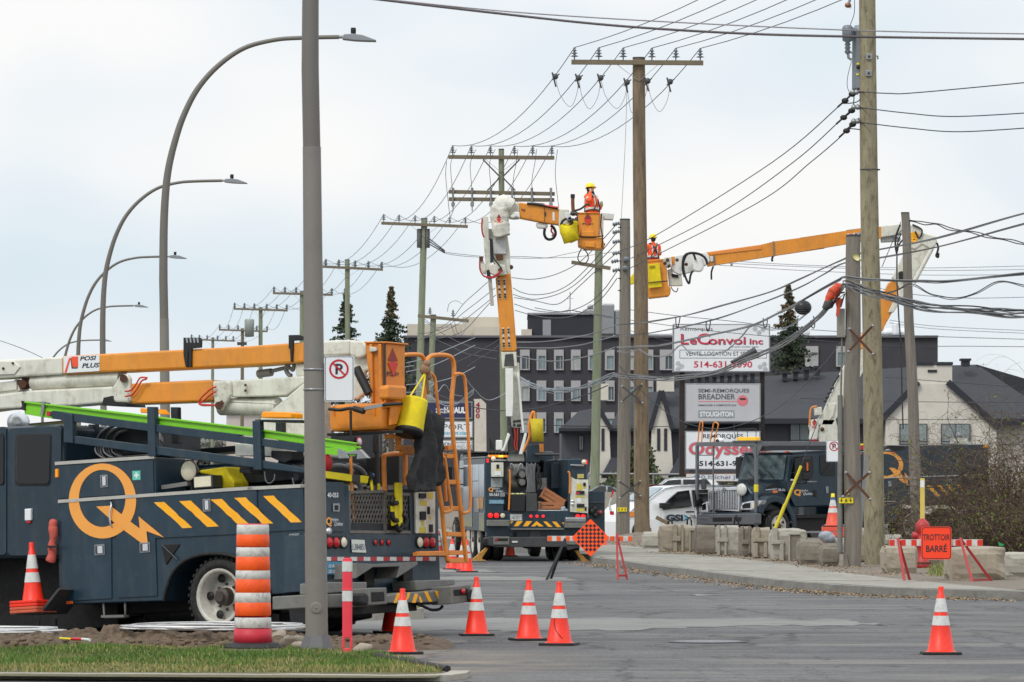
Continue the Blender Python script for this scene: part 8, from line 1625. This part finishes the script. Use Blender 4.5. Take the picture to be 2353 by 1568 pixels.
rs(zL,[(680,200),(790,208),(795,240),(680,260)],.3,under,'roof_step',-.02);rs(zL,[(612,242),(650,240),(652,250),(612,252)],.05,refl,'label',-.02);rs(zL,mrect(670,268,700,280),.03,MATS['amber_reflector'],'marker_lamp',-.03);rs(zL,mrect(340,278,370,290),.03,MATS['amber_reflector'],'marker_lamp',-.03);rs(zL,[(1568,198),(1606,196),(1608,228),(1568,228)],.06,lens_am,'marker_lamp',-.04,.01)
o=MB().m(redp).box(W(*zL(345,243),147),W(*zL(405,200),147.3)).m(yel).box(W(*zL(352,200),147),W(*zL(395,185),147.3)).build('tool_case');tag(o,'small red and yellow tool case on the right truck body between the poles','tool case')
MB().m(cream).box(hy(zL,1300,190,.6),hy(zL,1345,130,.9)).m(steel).ball(hy(zL,1325,105,.7),.12,10).m(cream).box(hy(zL,1330,190,.5),hy(zL,1400,165,.8)).build('winch',None,RT)
fg=M('rack_grey',(112,114,118),.45,.4,.1,4)
RY1,RY2=.15,2.3
tl=RF.px(*zK(1046,185),1,RY1);zt=tl.z
Pn=RF.px(*zK(1040,190),1,RY1);xe=RF.px(*zK(1730,192),1,RY1).x
Pf=RF.px(*zK(452,215),0,Pn.x-.05)
MB().bar((Pn.x,RY1,zt),(xe,RY1,zt+.02),.12,.14).bar((Pn.x,Pf.y,zt),(xe,Pf.y,zt),.1,.12).bar((Pn.x,RY1,zt),(Pn.x,Pf.y,zt),.1,.14).build('roof_rack',fg,RT,.01)
MB().bar((Pn.x,RY1,.5),(Pn.x,RY1,zt),.09,.09).prism([(Pn.x-.02,RY1-.3,zt-.05),(Pn.x-.02,RY1+.3,zt-.05),(Pn.x-.02,RY1+.05,zt-.45),(Pn.x-.02,RY1-.05,zt-.45)],(.03,0,0)).bar((Pn.x,Pf.y,.5),(Pn.x,Pf.y,zt),.09,.09).build('rack_post',fg,RT,.006)
MB().box((Pn.x-.05,RY1-.05,1.62),(Pn.x+.05,RY1+.05,1.86)).build('reflector',yel,RT)
b=MB()
for f in(.15,.4,.62,.85):
 y=RY1+(Pf.y-RY1)*f;b.bar((Pn.x,y,zt+.02),(Pn.x+2.6,y,zt+.02),.22,.03)
b.build('rack_plank',greyd,RT)
yl=Pf.y-.75;b=MB().bar((Pn.x,yl,.95),(Pn.x,yl,zt),.04,.04)
for k in range(4):b.bar((Pn.x,yl,.95+k*.62),(Pn.x,Pf.y,.95+k*.62),.03,.03)
b.build('rack_ladder',fg,RT)
MB().box((Pn.x-.1,RY1-.1,zt+.07),(Pn.x+.2,RY1+1.0,zt+.1)).build('beacon_plate',fg,RT);MB().box((Pn.x-.02,RY1+.0,zt+.1),(Pn.x+.2,RY1+.85,zt+.22)).build('beacon',M('beacon_yellow',(244,190,50),.35,0,.05,5,emit=.2),RT,.02)
b=MB()
for y in(.05,.45,.9):b.tube([(Pn.x+.05,RY1+y,zt+.1),(Pn.x+.05,RY1+y,zt+.48)],.012,5)
b.tube([(Pn.x+.05,RY1+.05,zt+.48),(Pn.x+.05,RY1+.9,zt+.48)],.012,5).build('beacon_guard',greyd,RT)
for xs in(((468,190),(480,60),(492,-20),(515,-25),(512,60),(505,190)),((585,190),(610,60),(628,-20),(668,-5),(650,80),(620,190))):
 MB().tube(cat_rom(RF.P([zK(*p)for p in xs],0,Pn.x+.3),5),.022,8).build('grab_rail',oy,RT)
MB().ball(RF.px(*zK(680,155),0,Pn.x+.5),.13,12,(1,1.4,.8)).build('camera_housing',white,RT);MB().ball(RF.px(*zK(660,158),0,Pn.x+.35),.06,10).build('camera_lens',black,RT)
MB().tube([RF.px(*zK(835,185),0,Pn.x+.5),RF.px(*zK(822,-20),0,Pn.x+.5)],.008,5).build('antenna',greyd,RT)
YR=150.
def rw(z,pts,d,mat,name,Y=YR,bevel=.02,**k):return wp(RF,z,pts,Y,d,mat,name,RT,bevel,**k)
rw(zK,[(1655,185),(1640,100),(1660,40),(1690,-60),(1820,-60),(1860,120),(1870,200),(1660,200)],.6,cream,'turret',YR,.04);rw(zK,[(1562,150),(1572,60),(1560,10),(1580,-50),(1640,-60),(1655,20),(1640,150)],.5,MATS['cover_white'],'fabric_cover',YR-.1,.05)
b=MB();q=cp(RF,zK,[(1588,12),(1630,12),(1588,32)],YR-.12);text(b,'POSI',q[0],q[1],q[2],.03);b.build('lettering',MATS['mark_red2'],RT)
pw=cp(RF,zK,[(1612,-25)],YR-.12)[0];diamond(RF,pw,.12,RT,(cdir(RF,(1,0,0)),Vector((0,0,1))),cdir(RF,(0,-.01,0)))
rw(zK,[(1562,170),(1575,145),(1640,142),(1650,172)],.5,M('cover_red',(130,36,44),.7,0,.2,8),'cover_skirt',YR-.15,.02);bolts(RF,zK,[(1688,43)],YR-.02,.07,rust,RT)
rw(zJ,[(95,1570),(170,1480),(300,1180),(470,900),(470,1170),(330,1420),(240,1570)],.45,cream,'lower_boom');rw(zJ,[(470,870),(425,985),(428,1030),(470,1000),(615,870),(622,845),(680,740),(770,560),(760,500),(715,480),(655,520)],.5,orange,'lower_boom',YR-.02,.03)
rw(zJ,[(205,1410),(265,1410),(245,1500),(212,1540)],.06,cream,'access_cover',YR-.06,.01);rw(zJ,[(105,1440),(160,1435),(162,1495),(110,1500)],.3,cream,'work_lamp',YR-.1,.02)
MB().tube(cat_rom(cp(RF,zJ,[(70,1570),(75,1480),(88,1440),(125,1432)],YR-.1),4),.03,8).build('grab_rail',oy,RT);hose(RF,zJ,((175,1400),(215,1330),(270,1230),(290,1200)),YR-.05,.03,black,RT);bolts(RF,zJ,[(185,1390),(205,1360),(222,1325),(240,1295)],YR-.05,.06,greyd,RT)
rw(zJ,[(680,480),(720,400),(800,250),(850,260),(900,190),(985,260),(950,330),(870,420),(780,600),(690,740),(650,740),(735,560)],.35,cream,'elbow_arm',YR-.1,.03);MB().tube(cp(RF,zJ,[(975,265),(840,520)],YR-.3),.075,10).build('cylinder',cream,RT)
rw(zJ,[(815,130),(830,85),(880,110),(910,150),(1000,175),(1015,215),(1000,250),(965,270),(900,235),(850,275),(815,265)],.5,cream,'elbow',YR-.15,.04)
for k in range(4):rw(zJ,[(815,150+k*19),(835+k*4,143+k*17),(885-k*6,158+k*19),(885-k*8,166+k*19),(815,162+k*19)],.01,stripe_y,'hazard_stripe',YR-.165,0)
rw(zJ,[(600,100),(815,78),(820,130),(800,155),(600,185)],.4,cream,'upper_boom_end',YR-.08,.03);rw(zJ,[(595,175),(700,175),(745,190),(740,215),(600,222)],.25,M('arm_grey',(146,146,144),.5),'boom_link',YR,.02);rw(zJ,[(728,440),(758,430),(770,490),(730,495)],.3,black,'boot',YR-.25,.03)
hose(RF,zJ,((1010,225),(1020,260),(1015,290),(1005,320),(1020,330),(1022,300)),YR-.3,.035,black,RT,'hook')
for p_ in(((740,90),(705,200),(715,290),(730,240),(770,190)),((830,90),(900,130),(880,190),(850,140))):hose(RF,zJ,p_,YR-.2,.028,black,RT)
ub=Z(zI,(1030,705),(1460,645),(1560,620),(1960,565))+Z(zJ,(0,187),(455,118),(600,105),(600,190),(455,215),(0,290))+Z(zI,(1960,672),(1560,732),(1070,810),(1040,815))
rw(D_,ub,.42,orange,'upper_boom',YR-.05,.03);rw(zI,[(1045,705),(1462,645),(1462,682),(1060,728)],.46,M('orange_pale',(226,140,60),.45,0,.05,3),'boom_top_plate',YR-.08,.015)
for x,y0,y1 in((1552,618,735),(1085,728,806)):rw(zI,[(x,y0),(x+8,y0),(x+16,y1),(x+6,y1)],.5,greym,'boom_band',YR-.1,.004)
hose(RF,zI,((1550,738),(1545,760),(1548,778)),YR-.1,.035,black,RT,'strap');hose(RF,zI,((1085,815),(1070,860),(1070,920)),YR-.1,.03,black,RT,'strap');rw(zI,[(1218,790),(1238,788),(1238,808),(1220,812)],.1,steel,'bracket',YR-.1)
rw(zJ,[(345,160),(458,146),(458,172),(345,172)],.01,sign_w,'badge_plate',YR-.07,0);b=MB();q=cp(RF,zJ,[(405,153),(452,147),(405,170)],YR-.075);text(b,'POS',q[0],q[1],q[2],.03);b.build('lettering',txt_b,RT);rw(zJ,[(362,160),(392,156),(395,170),(365,171)],.003,MATS['badge_red'],'badge_mark',YR-.075,0)
for k in range(9):rw(zJ,[(345+k*12,130-k*1.5),(352+k*12,129-k*1.5),(352+k*12,135-k*1.5),(345+k*12,136-k*1.5)],.4,greyd,'bolt',YR-.03,0)
rw(zI,[(810,725),(1020,700),(1045,720),(1058,770),(1040,800),(930,860),(820,880),(775,860),(750,830),(780,730)],.4,white,'jib_head',YR-.15,.03);rw(zI,[(1055,735),(1085,735),(1085,778),(1060,780)],.03,MATS['tray_white'],'label',YR-.09)
rw(zI,[(925,765),(945,750),(1005,750),(1012,830),(990,860),(940,858),(925,835)],.2,white,'motor_cover',YR-.4,.06);rw(zI,[(680,760),(705,745),(750,742),(755,800),(735,830),(700,810)],.3,cream,'jib_plate',YR-.35,.02);rw(zI,[(755,740),(780,738),(780,800),(760,800)],.3,orange,'jib',YR-.2,.01)
rw(zI,[(725,840),(755,835),(775,880),(815,885),(835,880),(845,968),(740,970)],.3,cream,'jib_leg',YR-.1,.03);rw(zI,[(755,872),(810,880),(812,905),(762,900)],.1,under,'jib_slot',YR-.15)
hose(RF,zI,((860,900),(845,820),(855,740),(900,712),(970,718),(1020,750),(1038,800)),YR-.45,.042,black,RT);hose(RF,zI,((945,765),(925,715),(880,720),(850,790),(860,880),(893,950),(905,890),(922,850)),YR-.45,.035,black,RT);bolts(RF,zI,[(872,800),(800,765),(725,765),(705,790),(738,812)],YR-.37,.06,rust,RT);hose(RF,zI,((752,975),(770,1005),(795,1015),(808,985)),YR,.016,black,RT)
rw(zI,[(565,775),(690,760),(720,830),(730,960),(752,985),(748,1035),(735,1048),(580,1066),(565,1000)],.8,orange,'bucket',YR-.35,.04);rw(zI,[(562,768),(690,756),(692,770),(562,782)],.85,orange2,'bucket_rim',YR-.38,.01)
o=MB().prism([W(*zI(x,y),YR-.52)for x,y in((572,800),(662,790),(668,850),(682,975),(578,988))],(0,.1,0)).build('tool_board',yel2,None,.01);tag(o,'bright yellow tool board strapped to the right bucket','tool board');MB().prism([W(*zI(x,y),YR-.55)for x,y in((585,812),(625,808),(628,824),(585,828))],(0,.02,0)).build('slot',M('slot_dark_yellow',(150,130,20),.7),o)
hose(RF,zI,((575,945),(640,938),(728,930)),YR-.56,.018,black,RT,'strap')
o=MB().prism([W(*zI(x,y),YR-.4)for x,y in((420,930),(440,890),(466,862),(470,950),(430,962))],(0,.2,0)).build('yellow_pouch',yel2,None,.03);tag(o,'yellow pouch peeking out left of the tall brown pole','pouch')
pw=W(1499,0,YR);zf=W(0,zI(0,768)[1],YR).z-.9
w2=person('worker seen from behind in the right bucket, orange jacket and black harness',(W(1501,0,YR).x,YR+.1,zf),R(200),.97,[((-.19,0,1.41),(-.28,-.10,1.16),(-.20,-.32,1.20),(.2,-1,.2)),((.19,0,1.41),(.28,-.12,1.17),(.18,-.34,1.22),(-.2,-1,.2))])
w3=person('worker half hidden behind the chrome grille of the right truck',(W(1619,0,152.5).x,152.5,0),R(15),.96,[((-.19,0,1.41),(-.27,-.06,1.12),(-.24,-.28,1.0),(0,-1,-.3)),((.19,0,1.41),(.27,-.06,1.12),(.24,-.28,1.0),(0,-1,-.3))],True)
o=MB().tube([W(*zK(1228,1015),128),W(*zK(1325,778),128)],.052,10).tube([W(*zK(1325,785),128),W(*zK(1482,402),128)],.043,10).build('guy_guard',M('guard_yellow',(212,196,40),.55,0,.08,4));tag(o,'slanting yellow guy wire guard in front of the right truck','guy guard');MB().tube([W(*zK(1478,410),128),W(*zK(1530,270),128),W(*zK(1640,-20),128)],.012,5).build('guy_wire',wire_m,o)
t=copy_tree(c1);t.location=(W(zK(1792,0)[0],0,133).x,133,.62);t.scale=(1.5,1.5,1.35);tag(t,'faded cone with yellow tip stacked beside the right truck','traffic cone',G_);MB().lathe([(.042,.64),(.032,.72),(.001,.722)],n=14).build('yellow_tip',yel,t)
for k in range(3):MB().prism([Vector((x,y,-.12*k-.1))for x,y in rrect(.21,.21,.05)],(0,0,.1)).build('stacked_base',cone_or2,t,.01)
def car(label,fr,side,wins,cat,mat,Wd,wheels,Rw_,tum=.12,group=None,name='parked_car',belt=None):
 """side: pixel outline on the near side plane; greenhouse narrows above the belt"""
 t=root(name,fr,label,cat,group);P_=[fr.px(u,v,1,0)for u,v in side]
 b=MB();n=len(P_);zb_=belt;ht=max(p.z for p in P_)
 def ins(p):return tum*1.8*max(0,(p.z-zb_)/(ht-zb_))
 k=4;vs=[]
 for j,(yy,sh)in enumerate(((0.07,.96),(0. ,1. ),(Wd,1. ),(Wd-.07,.96))):
  c2=sum(P_,Vector())/n
  for p in P_:
   q=c2+(p-c2)*sh;i_=ins(p);y=yy+i_ if yy<Wd/2 else yy-i_;vs.append((q.x,y,q.z))
 b.add(vs,[[j*n+i,j*n+(i+1)%n,(j+1)*n+(i+1)%n,(j+1)*n+i]for j in range(3)for i in range(n)],False);b.add(vs[:n],[list(range(n))]);b.add(vs[3*n:],[list(range(n))])
 b.build('body',mat,t,.03,seg=3)
 for wpx in wins:
  q=[fr.px(u,v,1,0)for u,v in wpx];m_=MB();v1=[(p.x,.07+ins(p)-.075,p.z)for p in q];v2=[(p.x,.07+ins(p)+.02,p.z)for p in q];nn=len(q)
  m_.add(v1+v2,[list(range(nn)),list(range(nn,2*nn))]+[[i,(i+1)%nn,nn+(i+1)%nn,nn+i]for i in range(nn)]);m_.build('window',glass,t)
 for x in wheels:
  for y,sg in((0.0,-1),(Wd,1)):wheel(t,(x,y,Rw_),(0,sg,0),Rw_,.2,Rw_*.66,rmat=steel,dish=.02,n=24)
 return t
a1=R(27);VF=Fr((W(1452,0,147).x,147.0,0),(math.cos(a1),math.sin(a1),0),(-math.sin(a1),math.cos(a1),0))
side=[(1444,1240),(1442,1200),(1446,1178),(1458,1166),(1490,1152),(1512,1136),(1535,1122),(1560,1117),(1620,1114),(1690,1116),(1712,1122),(1716,1180),(1714,1236),(1700,1240)]
van=car('white patrol minivan with GSI lettering parked behind the brown pole',VF,side,[Z(zK,(135,835),(135,800),(200,730),(300,655),(408,640),(412,800)),Z(zK,(445,640),(640,632),(640,795),(440,800))],'minivan',carw,1.85,[VF.px(1476,1215,1,0).x,VF.px(1668,1215,1,0).x],.34,.13,name='patrol_minivan',belt=VF.px(1500,1165,1,0).z)
wa,wb=VF.px(1488,1151,1,0),VF.px(1534,1122,1,0);nn_=Vector((-(wb.z-wa.z),0,wb.x-wa.x)).normalized()*.03
MB().prism([Vector((wa.x,.14,wa.z))+nn_,Vector((wa.x,1.71,wa.z))+nn_,Vector((wb.x,1.54,wb.z))+nn_,Vector((wb.x,.31,wb.z))+nn_],-nn_*.6).build('windscreen',M('pale_windscreen',(150,166,174),.08,0,.3,.8),van)
MB().box(VF.px(*zK(108,820),1,-.2),VF.px(*zK(180,765),1,-.05)).build('mirror',black,van,.03)
b=MB();text(b,'GSI',VF.px(*zK(158,878),1,-.012),VF.px(*zK(325,878),1,-.012),VF.px(*zK(158,945),1,-.012),.06);text(b,'PROTECTION',VF.px(*zK(398,885),1,-.012),VF.px(*zK(740,885),1,-.012),VF.px(*zK(398,922),1,-.012),0);b.build('lettering',M('gsi_navy',(44,54,66),.5),van)
MB().m(M('gsi_teal',(40,130,160),.5)).prism([VF.px(*zK(x,y),1,-.012)for x,y in((334,876),(384,906),(384,918),(334,946),(334,928),(358,912),(334,896))],(0,-.003,0)).build('arrow_mark',None,van)
MB().box(VF.px(*zK(356,860),1,-.03),VF.px(*zK(432,846),1,0)).build('door_handle',black,van,.01)
MB().box(VF.px(*zK(108,980),1,-.004),VF.px(*zK(110,800),1,.0)).box(VF.px(*zK(434,980),1,-.004),VF.px(*zK(436,640),1,.0)).build('door_gap',greym,van)
MB().m(M('amber_headlamp',(236,140,60),.3)).box((-.08,.03,.82),(.12,.3,.98)).m(chrome).box((-.1,.4,.6),(-.02,1.4,.82)).m(black).box((-.12,.45,.5),(-.04,1.4,.58)).build('headlamp',None,van,.01)
fr=Fr((W(1500,0,174).x,174,0));car('white estate car behind the low beige wall',fr,[(1505,1150),(1507,1124),(1515,1114),(1532,1101),(1550,1097),(1600,1096),(1640,1100),(1650,1112),(1652,1150)],[[(1520,1115),(1536,1104),(1565,1102),(1565,1115)],[(1570,1102),(1625,1102),(1635,1114),(1570,1115)]],'car',carw,1.8,[fr.px(1530,1190,1,0).x,fr.px(1625,1190,1,0).x],.33,belt=fr.px(1500,1116,1,0).z,group='cars parked beyond the low wall')
fr=Fr((W(1450,0,168).x,168,0));car('dark red sedan behind the brown pole',fr,[(1438,1160),(1440,1138),(1462,1130),(1480,1118),(1500,1114),(1530,1114),(1548,1119),(1562,1130),(1570,1138),(1570,1160)],[[(1470,1130),(1484,1120),(1508,1117),(1510,1130)],[(1514,1117),(1534,1118),(1550,1129),(1514,1130)]],'car',M('car_red',(150,44,60),.2,.2,.05,1,coat=.7),1.75,[fr.px(1462,1195,1,0).x,fr.px(1545,1195,1,0).x],.31,belt=fr.px(1500,1131,1,0).z,group='cars parked beyond the low wall')
fr=Fr((W(1360,0,166).x,166,0));car('pale silver car behind the checkered diamond sign',fr,[(1342,1165),(1345,1136),(1360,1126),(1376,1117),(1395,1115),(1412,1120),(1428,1132),(1432,1165)],[[(1362,1128),(1378,1119),(1393,1118),(1393,1129)],[(1396,1118),(1408,1121),(1420,1130),(1396,1130)]],'car',M('car_silver',(206,212,220),.2,.3,.05,1,coat=.6),1.75,[fr.px(1358,1198,1,0).x,fr.px(1416,1198,1,0).x],.31,belt=fr.px(1400,1130,1,0).z,group='cars parked beyond the low wall')
def split_loose(o):
 me=o.data;n=len(me.vertices);par=list(range(n))
 def f(i):
  while par[i]!=i:par[i]=par[par[i]];i=par[i]
  return i
 for e in me.edges:par[f(e.vertices[0])]=f(e.vertices[1])
 g={}
 for p in me.polygons:g.setdefault(f(p.vertices[0]),[]).append(p)
 if len(g)<2:return
 for k,ps in enumerate(list(g.values())):
  ids=sorted({v for p in ps for v in p.vertices});mp={v:i for i,v in enumerate(ids)}
  m2=bpy.data.meshes.new(me.name);m2 .from_pydata([me.vertices[v].co[:]for v in ids],[],[[mp[v]for v in p.vertices]for p in ps])
  for mt in me.materials:m2 .materials.append(mt)
  m2 .polygons.foreach_set('material_index',[p.material_index for p in ps]);m2 .polygons.foreach_set('use_smooth',[p.use_smooth for p in ps]);m2 .update()
  q=o if k==0 else o.copy()
  if k:C.objects.link(q)
  q.data=m2
for o in list(bpy.data.objects):
 if o.type=='MESH' and o.parent and o.name.split('.')[0]in('rack_post','fascia','underbody','pivot_pin','verge_board','chimney','chimney_cap','wiper','roof_rail','upper_cabinet','rooftop_trim','rail_trim','tank','roof_rack','grab_rail','bed','hardware','cable_clip','window'):split_loose(o)
for o in bpy.data.objects:
 if o.get('label','').startswith('bearded worker'):o.rotation_euler=(R(-12),R(7),o.rotation_euler.z)
